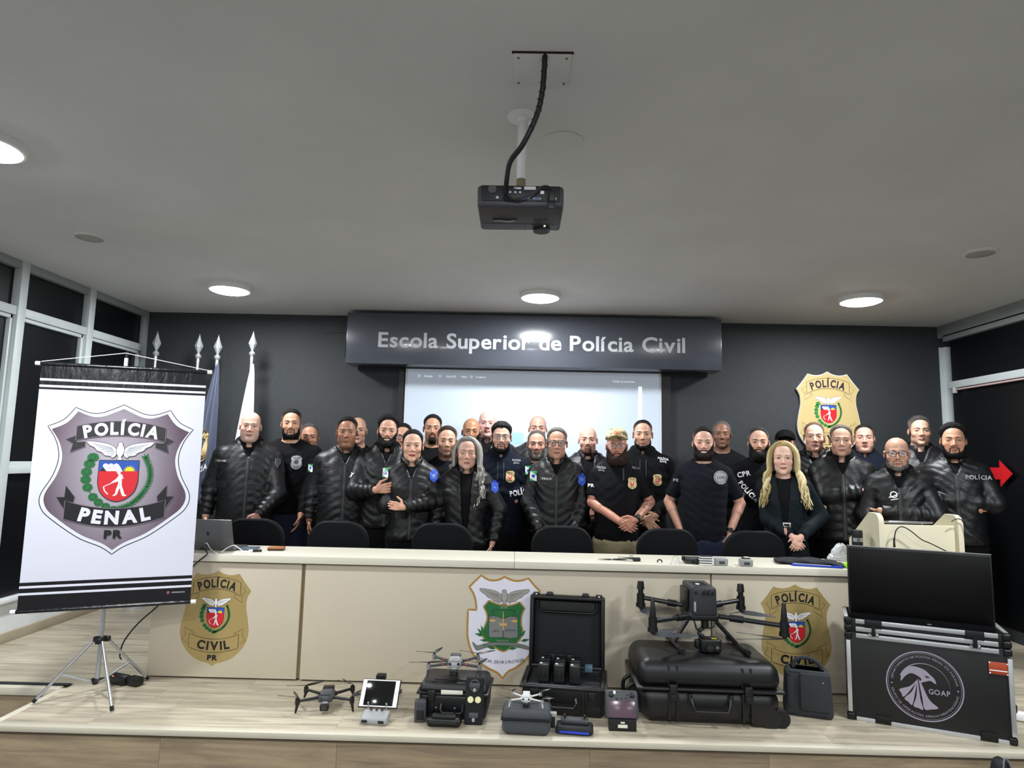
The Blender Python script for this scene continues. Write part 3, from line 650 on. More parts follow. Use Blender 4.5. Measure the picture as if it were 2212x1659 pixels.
for a in (2.75, 4.95, .95): q.box((hub.x+.035*math.cos(a), hub.y+.035*math.sin(a), ck-.005), (.03, .03, .03), m_blk, .006)
q.build('collar', e)
q = W(e); q.box((hub.x, hub.y, .075), (.04, .04, .03), m_blk, .008)
for a in (2.75, 4.95, .95): q.box((hub.x+.03*math.cos(a), hub.y+.03*math.sin(a), .075), (.022, .022, .022), m_blk, .004)
q.build('lower_collar', e)
feet = [atZ(71, 1517, .012), atZ(242, 1534, .012), Vector((hub.x+.16, 4.18, .012))]
for f in feet:
    d = (Vector((f.x, f.y, 0))-Vector((hub.x, hub.y, 0))).normalized(); a = Vector((hub.x, hub.y, ck-.01))+d*.04
    q = W(e); q.cyl(a, f, .0085, m_silver, n=12); lg = q.build('leg', e)
    q = W(e); q.cyl(f+(a-f).normalized()*.02, f-Vector((0, 0, .0)), .0105, m_rub, n=12); q.build('foot', lg)
    mid = a.lerp(f, .55); q = W(e); q.cyl(Vector((hub.x, hub.y, .075))+d*.03, mid, .007, m_silver, n=10); q.build('strut', e)
# the banner itself
YL_, YR_ = hub.y-.16, hub.y+.10
TL, TRt, BL, BR = atY(90, 785, YL_), atY(447, 804, YR_), atY(36, 1322, YL_-.0), atY(411, 1300, YR_)
bb = (BL+BR)/2; e = empty('hanging_banner', (bb.x, bb.y, bb.z), label='white hanging banner with large grey penal-police shield, left of the desk', cat='banner')
WB = ((TRt-TL).length+(BR-BL).length)/2; HB = ((TL-BL).length+(TRt-BR).length)/2
def bmap(u, v, d=0):
    """u in metres from the left edge, v in metres from the bottom"""
    s_, t_ = u/WB, v/HB; p_ = BL.lerp(BR, s_).lerp(TL.lerp(TRt, s_), t_); nrm = (BR-BL).cross(TL-BL).normalized(); bow = 0
    return p_+nrm*(d+bow)-e.location
vs = []; fs = []; n1, n2 = 24, 24
for j in range(n2+1):
    for i in range(n1+1): vs.append(bmap(WB*i/n1, HB*j/n2))
for j in range(n2):
    for i in range(n1): a = j*(n1+1)+i; fs.append((a, a+1, a+n1+2, a+n1+1))
m_ban = M('banner_vinyl_white', 'dadbe9', .45); m_bblk = M('banner_vinyl_black', '17171c', .18, bump=.25, bscale=30, stretch=(1, 1, .3))
bo = mesh_obj('banner_sheet', vs, fs, m_ban, e)
p = P2(); K = HB/ (1322-785.); 
def band(v0, v1, mat, lay):
    n = 12
    for i in range(n): p.poly([(WB*i/n, v0), (WB*(i+1)/n, v0), (WB*(i+1)/n, v1), (WB*i/n, v1)], mat, lay)
band(HB-.150, HB, m_bblk, 1)
for v in (.086, .124): band(HB-v-.013+.0, HB-v, c_lil, 2)
p.build('top_stripes', e, lambda u, v, d: bmap(u, v, d)); p = P2(); band(0, .158, m_bblk, 1)
for v in (.128, .090): band(v-.002, v+.011, c_lil, 2)
p.text('-COMUNICAÇÃO-', (WB-.07, .062), .008, c_lil, 3, 0, .075); p.ring((WB-.125, .062), .006, .003, pm('tiny_pink', 'e08a9a'), 3, 8)
ps = penal_shield(); ksh = (335/537.)*HB*1.005
p.build('bottom_stripes', e, lambda u, v, d: bmap(u, v, d))
PC = (WB*.505, HB-(881-795)/537.*HB-ksh)
ps.build('shield_print', e, lambda u, v, d: bmap(PC[0]+u*ksh, PC[1]+v*ksh, d))
for a, b_, nm in ((TL, TRt, 'top_rod'), (BL, BR, 'bottom_rod')):
    d = (b_-a).normalized(); q = W(e); q.cyl(a-d*.004, b_+d*.004, .0115, m_bblk, n=14)
    rod = q.build(nm, e)
    for c_, s_ in ((a, -1), (b_, 1)): q = W(e); q.cyl(c_+d*s_*.004, c_+d*s_*.03, .0125, m_wht, n=14); q.build('end_cap', rod)
q = W(e); tp_ = Vector((hub.x, hub.y-.012, ptop.z-.005)); d = (TRt-TL).normalized()
q.tube([TL-d*.002+Vector((0, 0, .012)), tp_], .0022, m_wht, n=6); q.tube([tp_, TRt+d*.002+Vector((0, 0, .012))], .0022, m_wht, n=6); q.build('hanging_cord', e)
# flags
m_pole = M('polished_pole', 'd6dade', .3, .6)
def flagpole(xp, ytip, yapex, Y, label, cloth, cloth_nm, wl, wr, zb=.95, emblem=False, lbl2=None):
    t = atY(xp, ytip, Y); a = atY(xp, yapex, Y); e = empty('flagpole', (t.x, Y, 0), label=label, cat='flagpole', group='flagpoles in the left corner')
    q = MB(); q.cyl((0, 0, .02), (0, 0, t.z-.27), .0125, m_pole, n=16); q.build('pole', e)
    q = MB(); q.lathe([(.0, .0), (.085, 0), (.085, .02), (.03, .05), (.02, .06)], m_pole, n=28); q.build('base', e)
    z = t.z; q = MB(); q.lathe([(.006, z-.02), (.03, z-.105), (.036, z-.125), (.010, z-.185)], m_pole, n=8)
    q.lathe([(.0015, z), (.010, z-.04), (.037, z-.118), (.030, z-.135), (.008, z-.19)], m_pole, n=4, a0=.5); q.build('spear_finial', e, sharp=.35)
    q = MB(); q.lathe([(.008, z-.185), (.012, z-.190), (.017, z-.196), (.027, z-.207), (.0285, z-.214), (.034, z-.216), (.0285, z-.219), (.024, z-.232), (.012, z-.240), (.0145, z-.246), (.0145, z-.27), (.013, z-.29)], m_pole, n=22); q.build('ball', e)
    g = empty('flag', (a.x, Y, a.z), label=lbl2, cat='flag', group='furled flags in the left corner')
    hh = a.z-zb; n1, n2 = 44, 26; vs = []; fs = []; ph = random.uniform(0, 6)
    for j in range(n2+1):
        t_ = j/n2; wL = .010+wl*(t_**.85); wR = .012+wr*(t_**.6)
        for i in range(n1+1):
            s_ = i/n1; am = .008+.035*min(1, t_*1.6); x = -wL+(wL+wR)*s_; y = -.022-am*(.5+.5*math.sin(s_*17+ph+1.2*t_))-.02*math.sin(s_*math.pi)*t_; vs.append((x+.008*math.sin(s_*34+ph)*t_, y, -hh*t_))
    for j in range(n2):
        for i in range(n1): q_ = j*(n1+1)+i; fs.append((q_, q_+n1+1, q_+n1+2, q_+1))
    o = mesh_obj('flag_cloth', vs, fs, cloth, g, smooth=True, sharp=0); o.modifiers.new('t', 'SOLIDIFY').thickness = .003
    q = MB(); q.lathe([(.006, 0), (.009, 0)], m_pole, c=(0, -.038, -.012), axis='Y', n=12); q.lathe([(.009, -.002), (.009, .002)], m_pole, c=(0, -.038, -.012), axis='Y', n=12); q.build('grommet', g)
    if emblem:
        ps_ = P2(); sh = civil_shield(c_goldw, pr=True); 
        def fm(u, v, d):
            x = -.115+u*.26-.0*v; zz = -.93+v*.34; t_ = min(1, -zz/hh); wL = .010+wl*(t_**.85); wR = .012+wr*(t_**.6); s_ = (x+wL)/(wL+wR)
            am = .008+.035*min(1, t_*1.6); y = -.022-am*(.5+.5*math.sin(s_*17+ph+1.2*t_))-.02*math.sin(s_*math.pi)*t_
            return (x, y-.016-d, zz)
        sh.build('flag_emblem', g, fm)
        pt = P2(); pt.text('POLÍCIA', (0, 0), .05, c_white, 0, .02, .26); pt.build('flag_lettering', g, lambda u, v, d: (-.10+u*.8, -.092-d, -1.0+v+u*.5))
    return e
flagpole(341, 715, 796, 6.02, 'leftmost flagpole with silver spear tip, nearest the windows', M('pale_green_flag', 'cfd8d2', .8), '', .14, .05, lbl2='pale furled flag mostly hidden behind the banner')
flagpole(432, 721, 800, 6.02, 'flagpole with silver spear tip and green flag, just right of the banner cord', M('green_flag', '1f8f5a', .8), '', .05, .03, lbl2='green furled flag hidden behind the banner top corner')
flagpole(473, 723, 787, 5.98, 'flagpole with silver spear tip above the navy flag', M('navy_flag_cloth', '3b445c', .75, sheen=.4, var=.06, vscale=5), '', .205, .035, emblem=True, lbl2='navy furled flag bearing a gold police shield')
flagpole(548, 715, 787, 5.95, 'flagpole with silver spear tip above the white flag, rightmost of the four', M('white_flag_cloth', 'eef1f5', .75), '', .165, .06, lbl2='white furled flag behind the grey-stubbled bald man')
# chairs behind the desk
m_fab = M('charcoal_chair_fabric', '141518', .9, spec=.15, bump=.25, bscale=900, sheen=.0)
def arcprism(w_, h, r, z0, y0, y1, mat, q, curve=.03):
    pts = []; 
    for k in range(9): a = math.pi/2*k/8; pts.append((w_/2-r+r*math.cos(a), h-r+r*math.sin(a)))
    top = pts+[(-u, v) for u, v in pts[::-1]]; low = [(-w_/2+.02, .05), (-w_/2+.06, 0), (w_/2-.06, 0), (w_/2-.02, .05)]
    poly = top+low; N_ = len(poly); vs = []
    for y, k in ((y0, .965), (y0+.012, 1), (y1-.012, 1), (y1, .965)):
        for u, v in poly: vs.append((u*k, y-curve*(1-(2*u/w_)**2)+0, z0+h/2+(v-h/2)*k))
    fs = [[i*N_+j, i*N_+(j+1) % N_, (i+1)*N_+(j+1) % N_, (i+1)*N_+j] for i in range(3) for j in range(N_)]
    c0_, c1_ = len(vs), len(vs)+1; vs += [(0, y0-curve, z0+h/2), (0, y1-curve, z0+h/2)]
    fs += [[c0_, (j+1) % N_, j] for j in range(N_)]+[[c1_, 3*N_+j, 3*N_+(j+1) % N_] for j in range(N_)]
    q.add(vs, fs, mat)
ch = empty('office_chair', (0, 0, 0), label='x', cat='chair', group='charcoal chairs behind the desk')
q = MB(); arcprism(.455, .42, .15, .50, -.035, .035, m_fab, q); q.build('backrest', ch)
q = MB()
pp = []
for k in range(9): a = math.pi/2*k/8; pp.append((.2275-.15+.15*math.cos(a), .27+.15*math.sin(a)))
ed = [(.2075, .05)]+pp+[(-u, v) for u, v in pp[::-1]]+[(-.2075, .05)]
q.tube([(u, .0-.03*(1-(2*u/.455)**2), .50+v) for u, v in ed], .0045, M('chair_edge_trim', '0e0f11', .5), n=6); q.build('edge_trim', ch)
q = MB(); q.box((0, -.25, .46), (.46, .44, .07), m_fab, .03, 3); q.build('seat', ch)
q = MB(); q.box((0, -.02, .45), (.06, .02, .25), m_blk, .004); q.box((0, -.12, .41), (.06, .2, .02), m_blk, .004); q.build('back_bracket', ch)
q = MB(); q.cyl((0, -.25, .43), (0, -.25, .08), .025, m_blk); q.build('gas_post', ch)
for k in range(5):
    a = 2*math.pi*k/5+.3; q = MB(); q.cyl((0, -.25, .10), (.26*math.cos(a), -.25+.26*math.sin(a), .07), .022, m_blk, r2=.014, n=10); lg = q.build('leg', ch)
    q = MB(); q.cyl((.26*math.cos(a)-.012, -.25+.26*math.sin(a), .03), (.26*math.cos(a)+.012, -.25+.26*math.sin(a), .03), .029, m_rub, n=14); q.build('caster', lg)
CHS = [(548, 1121, 'charcoal chair under the hand of the man in the hooded jacket'), (731, 1127, 'charcoal chair in front of the man in the plain bomber jacket'), (956, 1131, 'charcoal chair between the woman with tied hair and the grey-haired woman'),
       (1215, 1137, 'charcoal chair in front of the grey-haired man with dark glasses'), (1443, 1143, 'charcoal chair between the camouflage cap man and the man in jeans'), (1630, 1148, 'charcoal chair beside the blonde woman')]
for i, (x, y, lb) in enumerate(CHS):
    p_ = atY(x, y, 4.83); o = ch if i == 0 else copy_thing(ch); o.location = (p_.x, 4.86, p_.z-.92); o.location.z = 0; o['label'] = lb; o.scale.z = (p_.z)/.92; o.scale.x = .975
# lectern
m_lec = M('cream_lectern_laminate', 'dad3b8', .5, var=.02)
LY = 4.15
pa, pb_ = atY(1848, 1200, LY), atY(2100, 1200, LY)
lx0, lx1 = atY(1905, 1150, LY).x, atY(2100, 1150, LY-.1).x
e = empty('lectern', ((lx0+lx1)/2, LY, 0), label='cream laminate lectern with shaped side cheeks behind the television', cat='lectern')
zt = atY(1915, 1112, LY).z; zl = atY(2085, 1112, LY).z; zz = (zt+zl)/2
zlow = atY(1950, 1135, LY).z
def cheek(x, yaw):
    prof = spl([(0, 0), (0, .3), (0, zz-.06), (.01, zz-.015), (.05, zz), (.09, zz), (.42, zz-.19), (.42, 0)], 1)
    q = MB(); q.T = None
    pts = [(-.0, 0), (0, zz-.055), (.006, zz-.03), (.02, zz-.012), (.045, zz), (.13, zz), (.43, zz-.2), (.43, 0)]
    q.prism([(y, z) for y, z in pts], 'X', -.016, .016, m_lec); o = q.build('side_cheek', e, sharp=.6); o.location = (x-(lx0+lx1)/2, -.0, 0); o.rotation_euler.z = yaw; return o
cheek(lx0, -.06); cheek(lx1, -.02)
q = MB(); q.box(((0), .045, zlow/2), (lx1-lx0-.03, .02, zlow), m_lec, .002); q.build('front_board', e)
q = MB(); q.box((0, .22, zlow-.08), (lx1-lx0-.04, .34, .02), m_lec, .002, rot=(-.2, 0, 0)); q.build('reading_top', e)
q = MB(); q.box((-.02, .17, zlow+.005), (.28, .2, .012), m_silver, .003, rot=(-.1, 0, 0)); tag(q.build('lectern_laptop'), 'thin closed grey laptop lying on the lectern top', 'laptop').location = e.location
def cable(name, pts, r, mat, label, cat='cable', smooth=6):
    q = MB(); q.tube(pts, r, mat, n=6, smooth=smooth); return tag(q.build(name), label, cat)
A = lambda x, y, Y: atY(x, y, Y)
e2 = empty('microphone', tuple(A(1932, 1178, LY-.03)), label='thin black gooseneck cable with plug standing before the lectern board', cat='microphone')
q = W(e2); q.tube([A(1932, 1170, LY-.03), A(1934, 1150, LY-.03), A(1941, 1140, LY-.03), A(1950, 1138, LY-.03), A(1966, 1146, LY-.03), A(1990, 1165, LY-.03), A(2010, 1174, LY-.03), A(2045, 1191, LY-.03)], .0035, m_cab, n=6, smooth=6); q.build('cable', e2)
q = W(e2); q.cyl(A(1932, 1182, LY-.03), A(1931, 1162, LY-.03), .007, m_blk, r2=.004, n=10); q.build('plug', e2)
cable('lectern_cable', [A(2055, 1127, LY-.02), A(2066, 1121, LY-.02), A(2078, 1124, LY-.02), A(2084, 1138, LY-.02), A(2090, 1150, LY-.03), A(2102, 1159, LY-.05), A(2125, 1175, LY-.05)], .003, m_cab, 'thin black cable looped over the right side of the lectern')
# thermos
t = atZ(1850, 1200, .77); e = empty('thermos_flask', (2.28, 4.28, .7655), label='black thermos flask with a steel band left of the lectern', cat='flask')
tb = A(1851, 1144, 4.28); e.location.x = tb.x
hz = tb.z-.765
q = MB(); q.lathe([(0, 0), (.030, 0), (.032, .01), (.032, hz-.075), (.0315, hz-.07)], m_blk, n=28); q.build('body', e)
q = MB(); q.lathe([(.0325, hz-.075), (.0325, hz-.050)], M('steel_band', 'c9cbcd', .2, .9), n=28); q.build('steel_band', e)
q = MB(); q.lathe([(.032, hz-.05), (.033, hz-.02), (.030, hz-.004), (.0, hz)], m_blk, n=28); q.build('lid', e)
# flight case with a television standing in it
m_ply = M('black_laminated_ply', '0b0c0d', .55, bump=.12, bscale=500); m_ext = M('aluminium_extrusion', 'c5c8cb', .3, .7); m_rack = M('black_case_hardware', '1a1b1d', .35, .4)
f0, f1 = atZ(1834, 1553, .0), atZ(2196, 1612, .0)
dv = (f1-f0); LW = dv.length; ang = math.atan2(dv.y, dv.x)
e = empty('flight_case', (f0.x, f0.y, 0), rz=ang, label='black road case with aluminium edges and a round bird emblem', cat='case')
HC = (A(1826, 1332, f0.y).z+0); HC1 = A(2168, 1372, f1.y+.02).z; HC = (HC+HC1)/2
DC = .34; hl = HC*.865
q = MB(); q.box((LW/2, DC/2, hl/2), (LW-.012, DC, hl), m_ply, .003); q.build('lower_shell', e)
wt = .012; za, zb_ = hl+.012, HC
q = MB()
for c, d in (((LW/2, .008, (za+zb_)/2), (LW-.012, .012, zb_-za)), ((LW/2, DC-.008, (za+zb_)/2), (LW-.012, .012, zb_-za)), ((.010, DC/2, (za+zb_)/2), (.012, DC, zb_-za)), ((LW-.010, DC/2, (za+zb_)/2), (.012, DC, zb_-za))): q.box(c, d, m_ply, .001)
q.box((LW/2, DC/2, hl+.008), (LW-.03, DC-.02, .02), m_rack); q.build('upper_frame', e)
def ext(c, d): q = MB(); q.box(c, d, m_ext, .002); return q.build('edge_extrusion', e)
for z in (HC-.012, hl+.020, hl-.016):
    ext((LW/2, -.001, z), (LW-.10, .008, .024)); 
ext((LW/2, DC-.0, HC-.01), (LW-.05, .01, .022)); ext((.006, DC/2, HC-.003), (.022, DC-.06, .012)); ext((LW-.006, DC/2, HC-.003), (.022, DC-.06, .012))
ext((.010, -.001, hl/2), (.022, .01, hl-.09)); ext((LW-.006, .0, hl/2), (.022, .024, hl-.09))
for a_, b_ in ((.05, .17), (.27, .80), (.90, .965)): ext((LW*(a_+b_)/2, -.001, .011), (LW*(b_-a_), .008, .022))
for x in (.012, LW-.012):
    for z in (.02, hl-.018, hl+.022, HC-.014): q = MB(); q.box((x, .012, z), (.040, .040, .036), m_rack, .008, 3); q.build('corner_cap', e)
for fx in (.18, .80):
    q = MB(); q.box((LW*fx, -.006, HC-.02), (.085, .008, .045), m_rack, .003); q.cyl((LW*fx, -.010, HC-.035), (LW*fx, -.022, HC-.035), .010, m_rack, n=14); q.box((LW*fx, -.010, HC-.06), (.018, .010, .05), m_rack, .003)
    for s_ in (-.016, .016): q.lathe([(.006, -.012), (.010, -.008), (.006, -.004)], m_silver, c=(LW*fx+s_, 0, HC-.078), axis='Y', n=12)
    q.build('latch', e)
for fx in (.22, .85): q = MB(); q.box((LW*fx, -.004, .03), (LW*.09, .006, .03), m_rack, .002); q.build('dish', e)
lb = MB(); lb.box((LW*.925, -.0045, hl-.10), (.085, .003, .062), M('orange_brown_label', 'a8431f', .5), .002); lo = lb.build('rental_label', e)
p = P2(); p.poly([(-.04, -.014), (.04, -.014), (.04, -.009), (-.04, -.009)], c_white, 0)
for sx in (-.038, .038):
    for sy in (-.026, .026): p.disc((sx, sy), .004, c_white, 1, 8)
p.build('label_print', lo, lambda u, v, d: (LW*.925+u, -.0062-d, hl-.10+v))
c_em = pm('emblem_lilac', '9b93a4'); p = P2(); R_ = .178
p.ring((0, 0), R_, .006, c_em, 0, 64); p.ring((0, 0), R_*.95, .0015, c_em, 0, 64)
p.round_text('DEPARTAMENTO DE POLÍCIA PENAL DO PARANÁ', (0, 0), R_*.86, .011, c_em, 0, math.radians(172), math.radians(8)); p.round_text('GRUPO DE OPERAÇÕES AÉREAS PENITENCIÁRIAS', (0, 0), R_*.86, .011, c_em, 0, math.radians(190), math.radians(350), inner=True)
p.disc((-R_*.86, -.003), .004, c_em); p.disc((R_*.86, -.003), .004, c_em)
def E2(L_): return [((x-745)/415*R_, -(y-640)/375*R_*.98) for x, y in L_]
def sk(L_): return [(u, v-.0+u*.30) for u, v in E2(L_)]
p.line(E2([(470, 480), (500, 430), (560, 380), (640, 350), (720, 350), (820, 375), (900, 430), (960, 510), (985, 590), (1000, 640)]), .006, c_em, 0, taper=True) if False else None
arc = [(R_*.66*math.cos(t), R_*.66*math.sin(t)) for t in np.linspace(math.radians(160), math.radians(-8), 30)]; p.line(arc, .006, c_em, 1, taper=True)
for k, (t0, t1, r0, r1) in enumerate(((195, 215, .30, .68), (218, 240, .26, .68), (243, 265, .22, .68), (268, 300, .20, .66))):
    a0, a1 = math.radians(t0), math.radians(t1); c_ = (.0, .02*0)
    pts = spl([(R_*r1*math.cos(a0), R_*r1*math.sin(a0)), (R_*r1*math.cos((a0+a1)/2), R_*r1*math.sin((a0+a1)/2)), (R_*r1*math.cos(a1), R_*r1*math.sin(a1)), (R_*(r1*.55)*math.cos(a1-.25), R_*(r1*.55)*math.sin(a1-.25)), (R_*.12*math.cos(a1-1.2)-.01, .035), (R_*(r1*.55)*math.cos(a0-.15), R_*(r1*.55)*math.sin(a0-.15))], 4, True)
    p.poly(pts, c_em, 1)
KK = R_/.142; hd = spl([(a*KK, b*KK) for a, b in ((-.088, .01), (-.078, .055), (-.043, .078), (-.0, .070), (.022, .052), (.038, .036), (.044, .016), (.034, .020), (.022, .026), (.0, .018), (-.02, .012), (-.01, .03), (-.043, .048), (-.068, .035))], 4, True); p.poly(hd, c_em, 2)
p.poly([(.002, .058), (.030, .050), (.012, .045)], m_ply, 3); p.text('GOAP', (.068, -.022), .026, c_em, 2, .02, .098)
p.build('bird_emblem', e, lambda u, v, d: (LW*.485+u, -.0015-d, hl*.49+v))
# television
tv0, tv1 = A(1835, 1176, f0.y+.10), A(2152, 1199, f1.y+.12)
cs, sn = math.cos(ang), math.sin(ang)
e = empty('television', (f0.x-sn*.10, f0.y+cs*.10, HC-.02), rz=ang, label='black flat television standing in the open road case', cat='television')
HT = (tv0.z+tv1.z)/2-(HC-.02); WT = LW-.06
q = MB(); q.box((LW/2-.005, .02, HT/2), (WT, .035, HT), m_blk, .006); q.build('housing', e)
q = MB(); q.box((LW/2-.005, .0015, HT/2+.012), (WT-.016, .003, HT-.05), M('tv_screen_glass', '020203', .4, spec=.2), .001); q.build('screen', e)
q = MB(); q.box((LW/2-.005, .004, HT), (WT-.002, .010, .002), m_ext); q.build('trim_strip', e); q = MB(); q.box((LW/2+.04, .0, .011), (.02, .002, .005), m_ext); q.build('nameplate', e)
# power strip and plugs on the floor right of the case, foot of the camera operator's bag
e = empty('power_strip', tuple(atZ(2203, 1560, 0)), label='white power strip on the floor at the right edge with plugs in it', cat='power strip')
q = MB(); q.box((.06, .0, .025), (.34, .06, .045), m_wht, .012, rot=(0, 0, -.5)); q.build('body', e)
q = MB(); q.box((-.02, .02, .068), (.035, .035, .045), m_blk, .008); q.build('plug', e)
pf = Vector(e.location)
cable('power_cable', [pf+Vector((-.02, .02, .075)), pf+Vector((-.03, .03, .25)), pf+Vector((-.09, .02, .42)), pf+Vector((-.17, .0, .62)), pf+Vector((-.20, .05, .60))], .004, m_cab, 'thin black cable rising from the floor plugs beside the road case')
g = atZ(2168, 1760, LOW); zb0 = atY(2168, 1636, g.y).z-LOW; e = empty('camera_bag', (g.x, g.y, LOW), label='black bag corner on the lower floor at the bottom right edge', cat='bag')
q = MB(); q.box((0, 0, zb0/2), (.15, .12, zb0), M('black_nylon_bag', '101214', .6, bump=.2), .03, 4, tap=(.35, .6)); q.build('body', e)
q = MB(); q.tube([(-.035, -.060, zb0*.5), (-.012, -.040, zb0-.004), (.012, -.040, zb0-.004), (.035, -.060, zb0*.5)], .004, M('grey_piping', '6b7076', .6), n=6, smooth=4); q.build('piping', e)
# floor power adapter and cables at the left end of the desk
g = atZ(270, 1478, 0); e = empty('power_adapter', (g.x, g.y, 0), label='black power adapter block lying on the floor by the tripod', cat='power adapter')
q = MB(); q.box((-.035, .0, .03), (.13, .06, .055), m_blk, .014, rot=(0, 0, -.35)); q.box((.07, -.02, .028), (.09, .06, .05), m_blk, .012, rot=(0, 0, -.35)); q.build('body', e)
q = MB(); q.box((-.06, -.03, .056), (.008, .004, .006), M('red_switch_light', (1, .15, .1), .4, emit=1.5), .001); q.build('switch_light', e)
cable('desk_power_cable', [A(590, 1190, 4.32)+Vector((-.55, .1, -.0)), Vector((-1.95, 4.19, .775)), Vector((-2.02, 4.17, .70)), A(350, 1300, 4.16), A(300, 1345, 4.16), A(268, 1385, 4.15), A(259, 1415, 4.15), A(262, 1424, 4.20)], .0045, m_cab, 'black cable hanging from the desk top down across the left end of the desk front')
cable('floor_cable_loop', [Vector((XD0-.0, 4.55, .004))+Vector(v) for v in ((.05, 0, 0), (-.05, 0, 0), (-.10, .03, 0), (-.08, .08, 0), (.03, .10, 0))], .005, m_cab, 'small loop of black cable on the floor beyond the left end of the desk')
# ================================================================ drones and their gear on the stage
m_dgrey = M('drone_grey', '404247', .5); m_dlt = M('drone_light_grey', '9a9c9c', .45); m_dwht = M('drone_pale', 'd5d6d4', .45); m_case = M('hard_case_black', '0c0d0f', .42, bump=.08, bscale=260); m_cased = M('case_foam_black', '111215', .85, bump=.2, bscale=400)
m_glass = M('black_glass', '08090b', .08, spec=.8); m_lens = M('camera_lens', '0d1018', .05, spec=1.); m_lab = M('paper_label', 'e4e2d4', .6); m_carbon = M('carbon_arm', '1b1c1e', .28, spec=.6)
def blade(q, c, a, L_, w_, mat, tilt=0., droop=0.):
    """a real propeller blade: twisted, tapered slab from c outwards along angle a"""
    vs = []; fs = []; n = 8; ca, sa = math.cos(a), math.sin(a)
    for i in range(n+1):
        t = i/n; ww = w_*(.35+.65*math.sin(math.pi*(t**.7)*.93+.1)); tw = .45*(1-t)+.1
        for (u, h) in ((-ww/2, 0), (ww/2, 0), (ww/2, .0022), (-ww/2, .0022)):
            z = h+u*math.sin(tw)+tilt*L_*t-droop*L_*t*t; x = L_*t; vs.append((c[0]+x*ca-u*sa, c[1]+x*sa+u*ca, c[2]+z))
    for i in range(n):
        for k in range(4): fs.append([i*4+k, i*4+(k+1) % 4, (i+1)*4+(k+1) % 4, (i+1)*4+k])
    fs += [[0, 1, 2, 3], [n*4+3, n*4+2, n*4+1, n*4]]; q.add(vs, fs, mat)
def mavic(name, label, loc, rz, k, body, arm, motor, lf=.125, lw=.135, legz=0., ringm=None, camb=True, rear_low=True, props=((2.6, 5.4), (.4, 3.4), (2.2, 5.9), (.2, 2.6)), group='small folding drones'):
    e = empty(name, loc, rz=rz, label=label, cat='drone', group=group); e.scale = (k, k*.74, k*.86)
    q = MB(); q.box((0, .0, .078), (.082, .19, .046), body, .020, 3, tap=(.86, .9)); q.box((0, -.03, .103), (.058, .10, .016), body, .007, 3); q.build('body', e)
    q = MB(); q.box((0, .085, .09), (.06, .055, .035), arm, .006); q.build('battery', e)
    q = MB()
    for s_ in (-1, 1): q.cyl((s_*.024, -.0955, .088), (s_*.024, -.099, .088), .0085, m_lens, n=14)
    q.build('vision_sensor', e); q = MB(); q.box((0, -.062, .1112), (.034, .005, .002), m_blk2); q.build('slot', e)
    g = MB(); g.box((0, -.092, .056), (.032, .026, .02), m_dlt, .005); g.box((0, -.108, .038), (.046, .036, .040), m_blk, .009, 3); gm = g.build('gimbal_camera', e)
    g = MB(); g.cyl((0, -.124, .040), (0, -.131, .040), .013, m_lens, n=18); g.build('lens', gm)
    pts = [(-lf-.015, -.095), (lf+.015, -.095), (-lf+.0, .125), (lf-.0, .125)]
    for i, (x, y) in enumerate(pts):
        sx = -1 if x < 0 else 1; fr = y < 0; root = (sx*.038, -.055 if fr else .07, .08 if fr else .066); mz = .072 if fr else .078
        q = MB(); q.cyl(root, (x, y, mz), .0095, arm, r2=.0075, n=10); q.ell(root, (.014, .016, .014), arm, 10, 8); a = q.build('arm', e)
        if ringm: q = MB(); p0 = Vector(root).lerp(Vector((x, y, mz)), .28); p1 = Vector(root).lerp(Vector((x, y, mz)), .32); q.cyl(p0, p1, .0112, ringm, n=10); q.build('ring', a)
        q = MB(); q.cyl((x, y, mz-.018), (x, y, mz+.016), .0125, motor, n=16); q.cyl((x, y, mz+.016), (x, y, mz+.022), .006, m_blk, n=10); q.build('motor', a)
        if fr or rear_low:
            q = MB(); q.cyl((x, y, mz-.018), (x+sx*.008, y-.0, mz-.050 if not fr else .004), .0085, arm, r2=.005, n=8); q.build('leg', a)
        for ang_ in props[i]: q = MB(); blade(q, (x, y, mz+.024), ang_, .108, .018, m_carbon, tilt=.10 if not fr else .03); q.build('propeller_blade', a)
    return e
g = atZ(702, 1533, 0)
mavic('drone', 'dark grey folding drone with legs standing on the stage at the left, beside the tablet', (g.x, g.y+.025, 0), .14, 1.04, m_dgrey, m_blk, m_blk, props=((2.9, 1.9), (.6, 1.2), (3.5, .5), (2.5, 2.2)))
# tablet on its controller
g = atZ(803, 1569, 0); e = empty('drone_controller', (g.x, g.y, 0), rz=-.10, label='grey drone controller with two sticks below the white-framed tablet', cat='remote controller')
q = MB(); q.box((0, .055, .026), (.155, .095, .036), m_dlt, .013, 3, rot=(.30, 0, 0), tap=(.93, .9)); q.build('shell', e)
q = MB()
for s_ in (-.045, .045): q.box((s_, .006, .020), (.030, .006, .014), m_blk2, .002, rot=(.3, 0, 0))
q.build('grip_slot', e)
q = MB()
for x in (-.03, 0, .03): q.cyl((x, .075, .055), (x, .074, .059), .006, m_blk, n=10)
q.build('button', e)
for s_ in (-.05, .05): q = MB(); q.cyl((s_, .085, .058), (s_, .080, .085), .003, m_silver, n=8); q.cyl((s_, .080, .085), (s_, .079, .09), .0055, m_silver, n=10); q.build('stick', e)
e2 = empty('tablet', (g.x+.005, g.y+.10, .055), rz=-.06, label='white-framed tablet with dark screen clipped above the grey controller', cat='tablet')
e2.rotation_euler = (-.62, 0, -.05)
q = MB(); q.box((0, .004, .075), (.215, .010, .150), m_blk, .008); q.build('back_case', e2)
q = MB(); q.box((0, -.002, .075), (.205, .004, .140), m_wht, .0015); q.build('bezel', e2)
q = MB(); q.box((0, -.0045, .075), (.160, .002, .128), m_glass, .0005); q.build('screen', e2)
